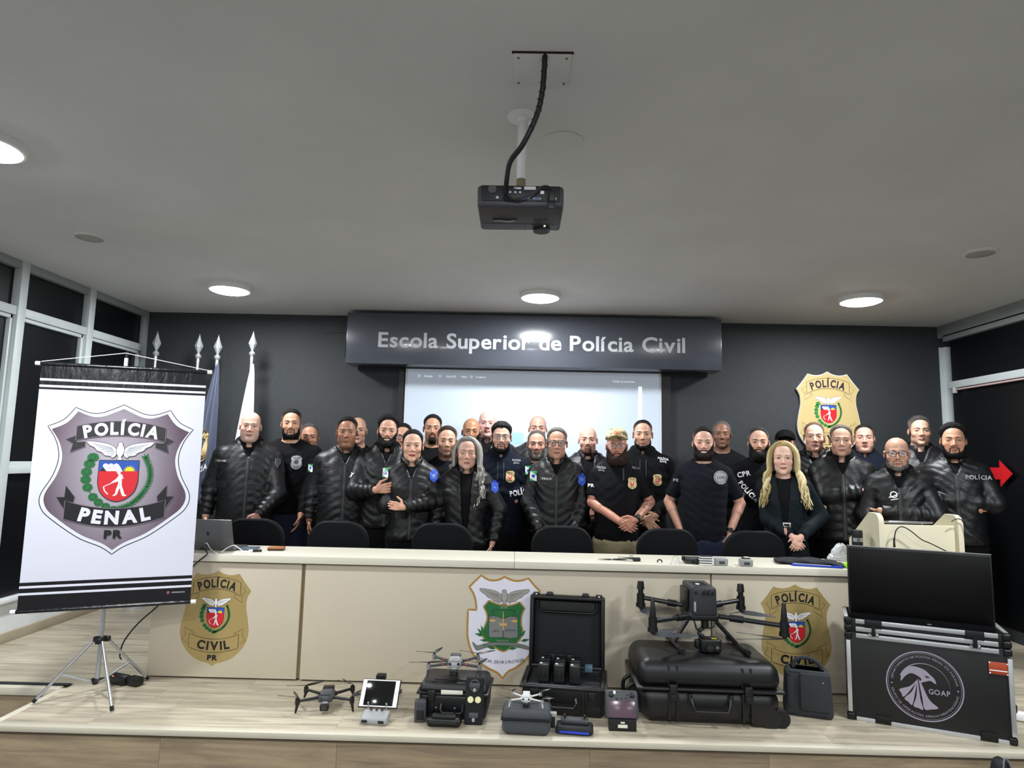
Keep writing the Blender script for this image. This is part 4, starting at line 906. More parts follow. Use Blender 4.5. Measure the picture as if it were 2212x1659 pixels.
q = MB(); q.lathe([(.0045, -.0045), (.006, -.0045)], m_silver, c=(.091, 0, .075), axis='Y', n=16); q.build('home_button', e2)
q = MB(); q.box((.112, .0, .09), (.012, .02, .02), m_blk, .003); q.build('clamp', e2)
g2 = atZ(822, 1510, 0); e2 = empty('tripod_head', (g2.x, g2.y-.0, 0), label='small black upright clamp standing behind the tablet', cat='clamp')
q = MB(); q.box((0, 0, .055), (.040, .035, .11), m_blk, .005, tap=(1.0, 1.0)); q.box((0, -.005, .125), (.055, .045, .035), m_blk, .006); q.box((0, -.022, .09), (.028, .01, .045), m_blk2, .003); q.build('body', e2)
# generic hard case
def ribs(q, xs, y, z0, z1, w_=.012, d=.010):
    for x in xs: q.box((x, y, (z0+z1)/2), (w_, d, z1-z0), m_case, .003)
g = atZ(976, 1556, 0); sc = empty('hard_case', (g.x, g.y, 0), rz=-.06, label='small black hard case with white label, a grey drone on its lid', cat='case', group='black hard cases')
SW, SD, SHH = .365, .27, .175
q = MB(); q.box((0, SD/2, .068), (SW, SD, .136), m_case, .028, 4, tap=(1.03, 1.03)); ribs(q, (-.125, -.105, .105, .125), -.003, .02, .12); q.box((0, SD/2, .136), (SW+.03, SD+.02, .014), m_case, .005); q.build('base_shell', sc)
q = MB(); q.box((0, SD/2, .165), (SW+.02, SD+.01, .05), m_case, .020, 4, tap=(.9, .86)); q.box((0, SD/2, .192), (.22, .17, .006), m_case, .003); q.build('lid', sc)
for s_ in (-.115, .115): q = MB(); q.box((s_, -.010, .125), (.040, .016, .055), m_blk, .005); q.build('latch', sc)
q = MB(); q.tube([(-.06, -.006, .085), (-.06, -.022, .06), (-.05, -.024, .045), (.05, -.024, .045), (.06, -.022, .06), (.06, -.006, .085)], .007, m_blk, n=8); q.build('handle', sc)
q = MB(); q.box((-.003, -.0085, .145), (.118, .003, .024), m_lab, .001); q.build('label_plate', sc)
mavic('drone', 'light grey folding drone with silver motors sitting on the small black case', (g.x-.004, g.y+.13, .197), .03, 1.0, m_dlt, m_dgrey, m_silver, ringm=M('orange_ring', 'd2502a', .5), rear_low=False, props=((3.3, .2), (2.6, 1.2), (1.2, 3.3), (2.9, .4)))
gb = atZ(907, 1562, 0); e = empty('drone_battery', (gb.x, gb.y, 0), rz=.15, label='grey upright drone battery at the left foot of the small black case', cat='battery')
q = MB(); q.box((0, .025, .056), (.062, .045, .112), m_dgrey, .008, 3); q.build('shell', e)
q = MB(); q.box((0, .0015, .04), (.040, .002, .05), m_blk, .001); q.build('print_panel', e)
q = MB()
for k in range(2): q.box((-.008+.016*k, .0015, .085), (.003, .002, .012), m_blk2)
q.build('contact', e)
g3 = atZ(957, 1574, 0); e = empty('drone_controller', (g3.x, g3.y, 0), rz=-.03, label='folded black controller lying in front of the small black case', cat='remote controller')
q = MB(); q.box((0, .05, .024), (.180, .09, .042), m_blk, .014, 3); q.box((0, .035, .050), (.125, .05, .014), m_blk2, .004); q.build('shell', e)
for s_ in (-.05, .05): q = MB(); q.cyl((s_, .07, .045), (s_, .068, .078), .0035, m_blk, n=8); q.cyl((s_, .068, .078), (s_, .068, .082), .006, m_silver, n=10); q.build('stick', e)
q = MB(); q.tube([(-.07, .0, .018), (-.07, -.006, .03), (.07, -.006, .03), (.07, .0, .018)], .006, m_blk, n=8); q.build('grip_arm', e)
g4 = atZ(1022, 1568, 0); e = empty('spotlight_kit', (g4.x, g4.y, 0), rz=-.02, label='narrow black accessory tray with two yellow lamps leaning on the small case', cat='accessory case'); e.rotation_euler = (-.18, 0, -.03)
q = MB(); q.box((0, .025, .118), (.098, .045, .235), m_cased, .012, 3); q.build('tray', e)
for s_ in (-.020, .020): q = MB(); q.lathe([(0, -.004), (.015, -.003), (.017, .003)], M('yellow_lamp_lens', 'ece8b4', .3), c=(s_, 0, .125), axis='Y', n=20); q.build('lamp', e)
for z, w_ in ((.195, .058), (.05, .052)): q = MB(); q.box((0, -.001, z), (w_, .012, .028), m_dgrey, .010, 3); q.box((0, -.003, z-.022), (.016, .01, .018), m_dlt, .003); q.build('fitting', e)
q = MB(); q.lathe([(.022, -.001), (.028, -.004), (.030, .0)], m_dgrey, c=(0, 0, .195), axis='Y', n=20); q.build('fitting', e)
# big open case with batteries
g = (atZ(1128, 1540, 0)+atZ(1305, 1556, 0))/2; oc = empty('hard_case', (g.x, g.y, 0), rz=-.13, label='open black hard case with upright lid and six black drone batteries', cat='case', group='black hard cases')
OW, OD, OH = .455, .33, .155
q = MB()
q.box((0, OD/2, .055), (OW, OD, .11), m_case, .025, 4)
for c_, d_ in (((0, .008, .112), (OW, .02, .10)), ((0, OD-.008, .112), (OW, .02, .10)), ((-OW/2+.01, OD/2, .112), (.02, OD, .10)), ((OW/2-.01, OD/2, .112), (.02, OD, .10))): q.box(c_, d_, m_case, .006)
ribs(q, (-.13, -.11, .11, .13), -.004, .02, .14); 
for c_, d_ in (((0, -.006, .150), (OW+.03, .016, .014)), ((0, OD+.006, .150), (OW+.03, .016, .014)), ((-OW/2-.008, OD/2, .150), (.016, OD, .014)), ((OW/2+.008, OD/2, .150), (.016, OD, .014))): q.box(c_, d_, m_case, .004)
q.build('base_shell', oc)
q = MB(); q.box((0, OD/2, .132), (OW-.03, OD-.03, .03), m_cased, .002); q.build('foam_insert', oc)
q = MB(); q.box((-.02, .035, .150), (.36, .022, .006), m_silver, .002); q.box((.16, .13, .145), (.09, .012, .008), m_dgrey, .002); q.build('charger_panel', oc)
for s_ in (-.16, .16): q = MB(); q.box((s_, -.012, .118), (.045, .014, .05), m_blk, .004); q.build('latch', oc)
q = MB(); q.tube([(-.07, -.006, .10), (-.075, -.024, .08), (-.06, -.026, .055), (.06, -.026, .055), (.075, -.024, .08), (.07, -.006, .10)], .008, m_blk, n=8); q.build('handle', oc)
for i in range(3):
    for j in range(2):
        e = empty('drone_battery', (0, 0, 0), label='x', cat='battery', group='black batteries in the open case')
        col_ = ('left', 'middle', 'right')[i]; e['label'] = 'black battery with white dot standing in the open case, %s of the %s row' % (col_, ('front', 'back')[j])
        lp_ = Vector((-.115+.088*i, .11+.10*j, .148)) if False else Vector((-.115+.088*i, .105+.105*j, .1475)); e.location = Matrix.Rotation(-.13, 4, 'Z') @ lp_+oc.location; e.rotation_euler.z = -.13; Z0 = .0
        q = MB(); q.box((0, 0, .052), (.062, .085, .104), m_blk, .006); q.build('shell', e)
        q = MB(); q.box((-.016, -.02, .1045), (.014, .016, .0015), m_wht, .0004); q.build('sticker', e)
        q = MB(); q.lathe([(.006, .105), (.008, .1055)], m_dgrey, c=(.014, -.02, 0), n=12); q.build('button', e)
        q = MB(); q.box((0, -.044, .05), (.012, .003, .05), m_blk2, .001); q.build('rib', e)
Ld = empty('lid_frame', (0, OD+.02, .155)); bpy.data.objects.remove(Ld)
q = MB(); LT = .425; lt = Matrix.Translation((0, OD+.012, .150)) @ Matrix.Rotation(math.radians(-4), 4, 'X'); q.T = lt
q.box((0, .040, LT/2+.01), (OW-.02, .018, LT-.02), m_case, .006)
for c_, d_ in (((-OW/2+.012, .005, LT/2), (.026, .075, LT)), ((OW/2-.012, .005, LT/2), (.026, .075, LT)), ((0, .005, LT-.012), (OW, .075, .026)), ((0, .005, .014), (OW, .075, .026))): q.box(c_, d_, m_case, .010, 3)
for x in (-.11, .11): q.box((x, .0, LT+.008), (.055, .03, .022), m_case, .004, tap=(.6, 1))
for x in (-OW/2+.035, OW/2-.035): q.box((x, .0, LT+.004), (.04, .03, .02), m_case, .005)
lid = q.build('lid', oc)
q = MB(); q.T = lt; q.box((0, .016, LT/2-.004), (OW-.055, .035, LT-.055), m_cased, .004); q.build('lid_foam', lid)
q = MB(); q.T = lt; q.box((0, -.006, LT-.062), (OW-.12, .012, .055), m_blk2, .002); q.tube([(-OW/2+.045, -.012, LT-.03), (-OW/2+.05, -.012, LT-.085), (-OW/2+.075, -.012, LT-.097), (OW/2-.075, -.012, LT-.097), (OW/2-.05, -.012, LT-.085), (OW/2-.045, -.012, LT-.03)], .005, m_case, n=6); q.box((-.03, -.004, .055), (.19, .006, .02), m_blk2, .002); q.build('lid_pocket', lid)
q = MB(); q.T = lt
for x in (-OW/2+.035, OW/2-.035): q.cyl((x, -.0155, LT+.004), (x, -.018, LT+.004), .005, m_wht, n=12)
q.build('rivet', lid)
for i in range(3):
    q = MB(); q.box((-.085+.055*i, .285, .20), (.042, .02, .10), m_blk, .004); q.build('charger_tower', oc)
q = MB(); q.box((.135, .25, .19), (.045, .05, .035), M('blue_tinted_clear_box', '6f8fa6', .2, alpha=.6), .004); q.build('clear_box', oc)
# mini drone on its grey case
g = atZ(1136, 1591, 0); e = empty('drone_bag', (g.x, g.y, 0), rz=-.05, label='small grey fabric zip case with a pale mini drone on top', cat='case')
m_gf = M('grey_fabric', '484b50', .85, bump=.35, bscale=700); q = MB(); q.box((0, .085, .043), (.245, .17, .086), m_gf, .030, 4, tap=(1.04, 1.04)); q.build('lower_shell', e)
q = MB(); q.box((0, .085, .098), (.258, .180, .05), m_gf, .024, 4, tap=(.92, .90)); q.build('upper_shell', e)
q = MB(); q.box((0, .085, .080), (.262, .184, .008), m_blk, .003); q.build('zip', e)
mavic('drone', 'pale mini drone resting on the small grey fabric case', (g.x+.0, g.y+.09, .118), -.04, .62, m_dwht, m_dwht, m_dlt, lf=.12, rear_low=False, props=((2.6, 3.5), (.3, 1.0), (2.8, 1.0), (.6, 2.0)))
gb = atZ(1194, 1580, 0); e = empty('drone_battery', (gb.x, gb.y, 0), rz=-.1, label='tiny grey battery standing beside the grey fabric case', cat='battery')
q = MB(); q.box((0, .018, .045), (.038, .034, .09), m_dlt, .005); q.build('shell', e); q = MB(); q.box((0, .0, .045), (.022, .003, .055), m_blk, .001); q.build('print_panel', e)
g3 = atZ(1240, 1590, 0); e = empty('drone_controller', (g3.x, g3.y, 0), rz=-.12, label='black controller with a bright blue front edge before the open case', cat='remote controller')
q = MB(); q.box((0, .055, .020), (.195, .11, .036), m_blk2, .016, 3); q.build('tray', e)
q = MB(); q.box((0, .0, .016), (.155, .008, .012), M('blue_strip', '2640c0', .4), .003); q.build('blue_edge', e)
q = MB(); q.box((0, .07, .05), (.145, .05, .028), m_dgrey, .010, 3); q.build('shell', e)
for s_ in (-.052, .052): q = MB(); q.cyl((s_, .065, .06), (s_, .06, .082), .0045, m_blk, n=10); q.lathe([(.010, .064), (.013, .066)], m_blk, c=(s_, .062, 0), n=14); q.build('stick', e)
g = atZ(1345, 1580, 0); e = empty('screen_controller', (g.x, g.y, 0), rz=-.03, label='dark controller with purplish built-in screen propped on a black stand', cat='remote controller')
q = MB(); q.box((0, .02, .03), (.145, .045, .060), m_blk, .004); q.build('stand', e)
q = MB(); q.box((0, -.0035, .026), (.05, .002, .017), m_lab, .0008); q.box((0, -.0035, .044), (.022, .002, .008), m_lab, .0006); q.build('label_plate', e)
TT = Matrix.Translation((0, .02, .052)) @ Matrix.Rotation(-.35, 4, 'X')
q = MB(); q.T = TT; q.box((0, .0, .07), (.176, .032, .142), m_dgrey, .016, 3); sh = q.build('shell', e)
q = MB(); q.T = TT; q.box((0, -.0170, .048), (.136, .003, .082), M('purple_screen', '5b4450', .2), .002); q.build('screen', e)
for s_ in (-.056, .056): q = MB(); q.T = TT; q.lathe([(.014, -.016), (.014, -.018), (.006, -.021), (.005, -.034), (.008, -.036), (0, -.037)], m_blk, c=(s_, 0, .116), axis='Y', n=18); q.build('stick', e)
q = MB(); q.T = TT
for x, z in ((-.025, .098), (0, .1), (.022, .102), (.03, .118)): q.lathe([(0, -.019), (.004, -.018), (.005, -.016)], m_blk, c=(x, 0, z), axis='Y', n=10)
q.build('button', e); q = MB(); q.T = TT; q.box((-.038, -.0175, .128), (.012, .002, .016), m_wht, .0005); q.build('sticker', e)
# the large wheeled case
fl, fr_ = atZ(1400, 1562, 0), atZ(1668, 1574, 0); cx_ = (fl.x+fr_.x)/2
big = empty('hard_case', (cx_, 3.70, 0), rz=-.035, label='very large black wheeled hard case lying flat under the big drone', cat='case', group='black hard cases')
BW, BD, BH = .74, .46, .33
q = MB(); q.box((0, BD/2, .095), (BW, BD, .19), m_case, .075, 6, tap=(1.05, 1.05)); q.box((0, BD/2, .188), (BW+.055, BD+.035, .018), m_case, .008)
ribs(q, (-.22, -.175, .175, .22), -.008, .03, .175, .014, .02); q.build('base_shell', big)
q = MB(); q.box((0, BD/2, .262), (BW+.045, BD+.03, .142), m_case, .060, 6, tap=(.95, .93))
for x in (-.22, -.175, .175, .22): q.box((x, BD/2, .322), (.014, BD*.86, .012), m_case, .005); q.box((x, .006, .25), (.014, .02, .11), m_case, .006)
q.build('lid', big)
for s_ in (-.20, .20): q = MB(); q.box((s_, -.020, .175), (.042, .022, .085), m_blk, .006); q.box((s_, -.032, .15), (.03, .008, .03), m_blk, .003); q.build('latch', big)
q = MB(); q.tube([(-.105, -.012, .15), (-.10, -.036, .125), (-.085, -.04, .085), (.085, -.04, .085), (.10, -.036, .125), (.105, -.012, .15)], .011, m_blk, n=10)
for s_ in (-.11, .11): q.box((s_, -.014, .145), (.022, .024, .05), m_blk, .004)
q.build('handle', big)
q = MB(); q.tube([(-BW/2-.02, .15, .16), (-BW/2-.055, .15, .13), (-BW/2-.055, .15, .07), (-BW/2-.01, .15, .05)], .011, m_blk, n=10, smooth=4); q.tube([(-BW/2-.02, .30, .16), (-BW/2-.055, .30, .13), (-BW/2-.055, .30, .07), (-BW/2-.01, .30, .05)], .011, m_blk, n=10, smooth=4); q.build('side_handle', big)
for y in (.03, BD-.03):
    q = MB(); q.cyl((BW/2-.045, y-.028, .048), (BW/2-.045, y+.028, .048), .052, m_blk, n=20); q.box((BW/2-.09, y, .055), (.12, .06, .10), m_case, .02, 3); q.cyl((BW/2+.012, y-.022, .046), (BW/2+.012, y+.022, .046), .046, m_rub, n=26); wh = q.build('wheel', big)
q = MB(); q.box((-.03, .20, .3325), (.11, .010, .0015), m_dgrey, .0003); q.build('brand_strip', big)
q = MB(); q.box((BW/2+.0, BD*.55, .235), (.055, BD*.8, .05), m_case, .016, 3); q.build('trolley_housing', big)
# the large quadcopter standing on it
ZT = .332
def P(x, y, Y): return atY(x, y, Y)
bc = P(1517, 1300, 3.98); e = empty('drone', (bc.x, 3.98, ZT), label='large black quadcopter with landing legs standing on the big wheeled case', cat='drone')
q = W(e); bx0, bx1 = P(1497, 1300, 3.92).x, P(1553, 1300, 3.92).x; zt_, zb_ = P(1520, 1268, 3.92).z, P(1520, 1330, 3.92).z
bm_ = M('drone_body_charcoal', '26282c', .48); cx3 = (bx0+bx1)/2; bw3 = bx1-bx0
q.box((cx3-.012, 4.03, (zt_+zb_)/2), (bw3+.0, .25, zt_-zb_), bm_, .012, 3, tap=(.93, .94)); q.box((cx3-.012, 4.02, zb_-.01), (bw3+.02, .22, .04), m_blk, .012, 3); q.build('body', e)
for s_ in (-1, 1): q = W(e); q.box((cx3-.012+s_*(bw3/2+.006), 4.05, zt_-.085), (.018, .15, .12), m_blk, .006); q.build('battery', e)
q = W(e)
for k in range(6): q.box((cx3-.012, 3.97+.018*k, zt_+.001), (.07, .008, .003), m_blk2)
q.build('vent_slot', e)
q = W(e); fy = 3.903
for x, z, r in ((-.048, -.03, .009), (0, -.03, .012), (.025, -.022, .006), (.025, -.037, .006), (.052, -.03, .008)): q.cyl((cx3-.012+x, fy+.003, zt_+z), (cx3-.012+x, fy-.006, zt_+z), r, m_lens, n=14)
q.build('front_sensor', e)
q = W(e); q.cyl((cx3-.03, 3.99, zt_+.001), (cx3-.03, 3.99, zt_+.006), .012, m_wht, n=14); q.box((cx3-.068, 3.905, zt_-.11), (.012, .003, .055), m_dlt, .001); q.build('sticker', e)
def arm(root, tip, ant, kind, blades):
    root, tip = Vector(root), Vector(tip); q = W(e); q.cyl(root, tip, .0135, m_carbon, n=16); a = q.build('arm', e)
    q = W(e); m0 = root.lerp(tip, .22); m1 = root.lerp(tip, .42); q.cyl(m0, m1, .020, m_blk, n=16); q.build('folding_joint', a)
    q = W(e); q.cyl(tip+Vector((0, 0, .022)), tip-Vector((0, 0, .035)), .024, m_blk, n=20); q.cyl(tip-Vector((0, 0, .035)), tip-Vector((0, 0, .055)), .029, m_blk, n=20); q.cyl(tip-Vector((0, 0, .055)), tip-Vector((0, 0, .068)), .012, m_blk, n=14); q.build('motor', a)
    q = W(e)
    if kind == 'cap': q.cyl(tip+Vector((0, 0, .0)), tip+Vector((0, 0, .055)), .016, m_blk, n=12); q.cyl(tip+Vector((0, 0, .05)), tip+Vector((0, 0, .095)), .024, m_blk, r2=.019, n=8)
    else: q.box(tip+Vector((0, .0, .06)), (.042, .028, .135), m_blk, .006, tap=(.45, .6))
    q.build('antenna', a)
    for an, L_ in blades: q = W(e); c_ = tip-Vector((0, 0, .072)); q.T = Matrix.Translation(-e.location); blade(q, c_, an, L_, .042, M('grey_propeller', '4a4e54', .35), tilt=-.02); q.build('propeller_blade', a)
hubz = (zb_+.0)
arm((cx3-.07, 4.08, hubz+.02), P(1384, 1290, 4.14), None, 'cap', ((.25, .2), (-1.2, .2)))
arm((cx3+.05, 4.08, hubz+.02), P(1600, 1296, 4.14), None, 'cap', ((-.5, .2), (3.6, .2)))
arm((cx3-.06, 3.95, hubz-.005), P(1410, 1342, 3.80), None, 'fin', ((.05, .26), (.75, .24)))
arm((cx3+.06, 3.95, hubz-.005), P(1694, 1352, 3.78), None, 'fin', ((3.16, .27), (2.55, .26)))
for s_, xt in ((-1, P(1455, 1405, 4.0).x), (1, P(1592, 1412, 4.0).x)):
    q = W(e); q.cyl((cx3-.012+s_*.055, 4.0, hubz-.01), (xt, 4.0, ZT+.02), .0125, m_carbon, n=14); q.build('landing_leg', e)
    q = W(e); q.cyl((xt, 4.16, ZT+.015), (xt+.012, 3.84, ZT+.015), .0115, m_carbon, n=14); q.cyl((xt, 4.165, ZT+.015), (xt, 4.13, ZT+.015), .015, m_rub, n=12); q.cyl((xt+.01, 3.88, ZT+.015), (xt+.012, 3.835, ZT+.015), .015, m_rub, n=12); q.build('skid', e)
cz = P(1530, 1392, 3.90).z; q = W(e); q.cyl((cx3, 3.95, hubz-.02), (cx3, 3.95, hubz-.075), .022, m_blk, n=16); q.tube([(cx3, 3.95, hubz-.07), (cx3-.03, 3.95, hubz-.09), (cx3-.035, 3.94, cz+.045), (cx3-.01, 3.93, cz+.035)], .011, m_blk, n=8, smooth=3); q.tube([(cx3-.07, 3.92, hubz-.03), (cx3-.06, 3.91, hubz-.07), (cx3-.035, 3.92, hubz-.09)], .005, m_blk, n=6); q.tube([(cx3+.05, 3.92, hubz-.03), (cx3+.04, 3.91, hubz-.06), (cx3+.015, 3.92, hubz-.07)], .005, m_blk, n=6); gm = q.build('gimbal', e)
q = W(e); q.box((cx3+.012, 3.90, cz), (.115, .085, .078), m_blk, .012, 3); q.box((cx3-.055, 3.91, cz+.0), (.03, .05, .05), m_blk, .010); cmr = q.build('camera', e)
q = W(e); q.cyl((cx3+.0, 3.859, cz-.006), (cx3+.0, 3.845, cz-.006), .024, m_blk, n=20); q.cyl((cx3+.0, 3.846, cz-.006), (cx3+.0, 3.843, cz-.006), .017, m_lens, n=20); q.cyl((cx3+.042, 3.859, cz-.004), (cx3+.042, 3.848, cz-.004), .017, m_lens, n=18); q.cyl((cx3+.042, 3.848, cz-.004), (cx3+.042, 3.847, cz-.004), .006, m_silver, n=10); q.build('lens', cmr)
q = W(e); q.box((cx3+.03, 3.873, cz+.0402), (.03, .016, .0012), M('yellow_sticker', 'd8d02c', .5)); q.build('sticker', cmr)
# grey shoulder bag
g = (atZ(1703, 1545, 0)+atZ(1780, 1545, 0))/2; e = empty('shoulder_bag', (g.x+.0, 3.86, 0), rz=-.32, label='dark grey fabric shoulder bag with top handle to the right of the big case', cat='bag')
m_bag = M('slate_bag_fabric', '2c3034', .85, bump=.4, bscale=600, var=.06, vscale=9); q = MB(); q.box((0, .075, .122), (.262, .165, .250), m_bag, .030, 4, tap=(.90, .86)); q.build('body', e)
q = MB(); q.box((.03, -.006, .14), (.155, .02, .205), m_bag, .012, 3, tap=(.95, 1)); q.build('front_flap', e); q = MB(); q.box((-.095, -.004, .13), (.03, .01, .16), m_bag, .004); q.build('side_pocket', e)
q = MB(); q.box((.0, .075, .236), (.20, .14, .022), m_bag, .010); q.build('top_flap', e)
q = MB(); q.tube([(-.075, .07, .235), (-.06, .07, .285), (-.02, .07, .305), (.03, .07, .30), (.07, .07, .27), (.085, .07, .235)], .011, m_bag, n=8, smooth=4); q.build('handle', e)
q = MB(); q.lathe([(0, -.018), (.004, -.017)], m_silver, c=(.075, 0, .2), axis='Y', n=10); q.build('snap', e)
# ================================================================ things on the desk top
DT = DZ+.0005
def dz(x, y): return atZ(x, y, DT)
def flat(name, label, cat, x, y, parts, rz=0., group=None):
    g = dz(x, y); e = empty(name, (g.x, g.y, DT), rz=rz, label=label, cat=cat, group=group)
    for nm, fn in parts: q = MB(); fn(q); q.build(nm, e)
    return e
m_lap = M('grey_aluminium', '6b6c6c', .38, .6)
a0, a1 = atY(405, 1193, 4.36), atY(508, 1194, 4.36); top_ = atY(492, 1124, 4.34)
e = empty('laptop', ((a0.x+a1.x)/2-.02, 4.36, DT), rz=.0, label='open grey laptop seen from behind at the left end of the desk', cat='laptop'); lw_ = (a1.x-a0.x)+.03; lh = top_.z-DT
q = MB(); q.box((0, .11, .008), (lw_, .21, .014), m_lap, .004); q.build('base', e)
q = MB(); q.T = Matrix.Rotation(.16, 4, 'X'); q.box((0, -.004, lh/2+.008), (lw_, .007, lh), m_lap, .003, tap=(.90, 1)); ld = q.build('lid', e)
q = MB(); q.T = Matrix.Rotation(.16, 4, 'X'); q.ell((0, -.0075, lh/2+.015), (.010, .001, .012), m_blk, 12, 8); q.build('logo', ld)
cb = lambda nm, pts, r, m, lb: cable(nm, pts, r, m, lb, smooth=5)
cb('laptop_cable', [dz(415, 1190)+Vector((0, 0, .004)), dz(432, 1187)+Vector((0, 0, .02)), atY(446, 1173, 4.33), atY(455, 1186, 4.31), dz(470, 1198)+Vector((0, 0, .004))], .003, m_wht, 'white cable rising beside the laptop lid, nearest the banner')
cb('laptop_cable', [dz(478, 1194)+Vector((0, 0, .004)), atY(492, 1183, 4.32), atY(505, 1178, 4.32), atY(516, 1184, 4.31), dz(532, 1196)+Vector((0, 0, .004)), dz(545, 1195)+Vector((0, 0, .003))], .003, m_wht, 'white cable arching from the laptop to the marker')
flat('marker_pen', 'black marker pen with a white and orange end beside the laptop', 'pen', 553, 1193, [('barrel', lambda q: q.cyl((-.02, 0, .009), (.03, .02, .009), .008, m_blk, n=14)), ('cap', lambda q: q.cyl((-.045, -.0, .010), (-.02, 0, .009), .007, m_wht, n=12))], .1)
flat('notebook', 'dark blue-grey notebook lying behind the marker pen', 'notebook', 528, 1186, [('cover', lambda q: q.box((0, 0, .006), (.17, .12, .010), M('slate_blue_cover', '4c5a6c', .5), .002))], .05)
flat('wallet', 'brown leather wallet lying on the left part of the desk', 'wallet', 597, 1188, [('flap', lambda q: q.box((0, 0, .016), (.105, .085, .008), M('tan_leather', 'a5642f', .5, bump=.15), .003)), ('lower_half', lambda q: q.box((0, .0, .006), (.10, .08, .011), M('dark_leather', '3a211a', .5), .003))], .15)
flat('propeller_blade_spare', 'thin black pointed spare propeller lying on the desk', 'propeller', 1322, 1210, [('blade', lambda q: (blade(q, (-.0, 0, .004), 3.1, .09, .020, m_blk), blade(q, (0, 0, .004), .15, .10, .014, m_blk))), ('hub', lambda q: q.cyl((0, 0, 0), (0, 0, .008), .006, m_silver, n=10))])
flat('folded_propellers', 'bundle of black folded propellers on the desk before the camouflage cap man', 'propeller', 1365, 1212, [('blade', lambda q: blade(q, (.03, 0, .018), 2.9, .12, .022, m_blk)), ('blade', lambda q: blade(q, (.03, 0, .012), 3.05, .12, .022, m_blk)), ('hub', lambda q: q.box((.03, 0, .012), (.05, .03, .022), m_blk, .006)), ('clip', lambda q: q.box((.0, .02, .03), (.025, .01, .006), m_dlt, .002))])
flat('black_clip', 'small black clip on the desk top left of the glass bulb', 'clip', 1425, 1216, [('clip', lambda q: q.tube([(-.014, 0, .004), (-.012, 0, .016), (.0, 0, .02), (.012, 0, .016), (.014, 0, .004)], .004, m_blk, n=6, smooth=3))])
mcl = M('clear_plastic', 'e8ecec', .15, alpha=.45)
flat('gimbal_cover', 'small clear plastic gimbal cover with a thin wire loop on the desk', 'cover', 1461, 1219, [('shell', lambda q: q.lathe([(.012, 0), (.014, .012), (.010, .03), (0, .034)], mcl, n=16)), ('wire_loop', lambda q: q.tube([(-.045, 0, .002), (-.03, 0, .004), (-.025, 0, .03), (-.008, 0, .05), (.012, 0, .04), (.018, 0, .006)], .0013, m_silver, n=5, smooth=4))])
flat('folded_drone', 'folded dark drone lying on the desk beside the stack of white packs', 'drone', 1493, 1217, [('body', lambda q: (q.box((0, .01, .020), (.09, .06, .034), m_dgrey, .008, 3),)), ('arm', lambda q: q.cyl((-.05, -.02, .026), (.05, -.03, .022), .007, m_blk, n=8)), ('arm', lambda q: q.cyl((-.05, .02, .036), (.06, .01, .036), .006, m_blk, n=8)), ('motor', lambda q: q.cyl((.055, -.02, .02), (.055, -.02, .046), .011, m_dlt, n=12)), ('motor', lambda q: q.cyl((-.055, -.01, .022), (-.055, -.01, .046), .011, m_blk, n=12)), ('camera', lambda q: q.box((.02, -.035, .014), (.03, .02, .024), m_blk, .005))], .1)
for k in range(4):
    g = dz(1525, 1221); e = empty('battery_pack', (g.x+.004*(k % 2), g.y+.012, DT+.014*k), rz=-.1+.05*k, label='white flat battery pack in the stack on the desk, %s one' % ('bottom', 'second from bottom', 'third from bottom', 'topmost')[k], cat='battery', group='stack of white battery packs')
    q = MB(); q.box((0, 0, .0062), (.078, .045, .0085), m_wht, .002); q.build('shell', e); q = MB(); q.box((0, 0, .0118), (.078, .045, .0022), m_dgrey, .0008); q.build('top_sheet', e)
def gbat(x, y, lb, extra=False):
    e = flat('drone_battery', lb, 'battery', x, y, [('shell', lambda q: q.box((0, .02, .023), (.080, .055, .046), m_dlt, .009, 3)), ('contact_panel', lambda q: q.box((.0, -.008, .02), (.035, .003, .018), m_dgrey, .002))], -.05)
    if extra: q = MB(); q.box((0, .02, .049), (.05, .035, .008), m_blk, .003); q.box((.005, .02, .055), (.03, .02, .005), m_lab, .001); q.build('strap', e)
gbat(1559, 1222, 'grey drone battery lying on the desk just right of the white packs'); gbat(1613, 1224, 'grey battery with black strap on the desk nearest the blonde woman', True)
m_cloth = M('charcoal_cloth', '22262a', .9, bump=.4, bscale=300)
g = dz(1755, 1222); fo = empty('folder', (g.x, g.y, DT), rz=-.25, label='glossy blue folder under the charcoal cloth at the right of the desk', cat='folder')
q = MB(); q.box((0.02, .01, .006), (.30, .14, .010), M('glossy_blue_folder', '1f3fae', .2), .002); q.build('cover', fo); q = MB(); q.tube([(-.12, -.03, .013), (-.02, -.05, .014), (.10, -.055, .013)], .0018, m_wht, n=5, smooth=4); q.build('white_edge', fo)
vs = []; fs = []; n1, n2 = 26, 10
for j in range(n2+1):
    for i in range(n1+1):
        u, v = i/n1, j/n2; x = -.21+.42*u; y = -.04+.16*v+.012*math.sin(u*7); z = .018+.022*math.sin(u*math.pi)*math.sin(v*math.pi)**.5+.006*math.sin(u*19+v*6)
        if u > .92: z = max(.012, z-.02)
        vs.append((x, y, z))
for j in range(n2):
    for i in range(n1): a = j*(n1+1)+i; fs.append((a, a+1, a+n1+2, a+n1+1))
cl = mesh_obj('folded_cloth', vs, fs, m_cloth, None, sharp=0); cl.location = (g.x-.0, g.y+.02, DT); cl.rotation_euler.z = -.2; cl.modifiers.new('t', 'SOLIDIFY').thickness = .012; tag(cl, 'folded charcoal cloth lying over the blue folder in front of the blonde woman', 'cloth')
g = dz(1822, 1212); vs = []; fs = []; RR = np.random.RandomState(4); n1, n2 = 22, 12
for j in range(n2+1):
    for i in range(n1):
        a = 2*math.pi*i/n1; t = j/n2; r = (.062*(1-t)**.6+.006)*(1+.35*RR.rand()); vs.append((r*math.cos(a)*1.1, r*math.sin(a)*.7, .002+.105*t+.012*RR.rand()))
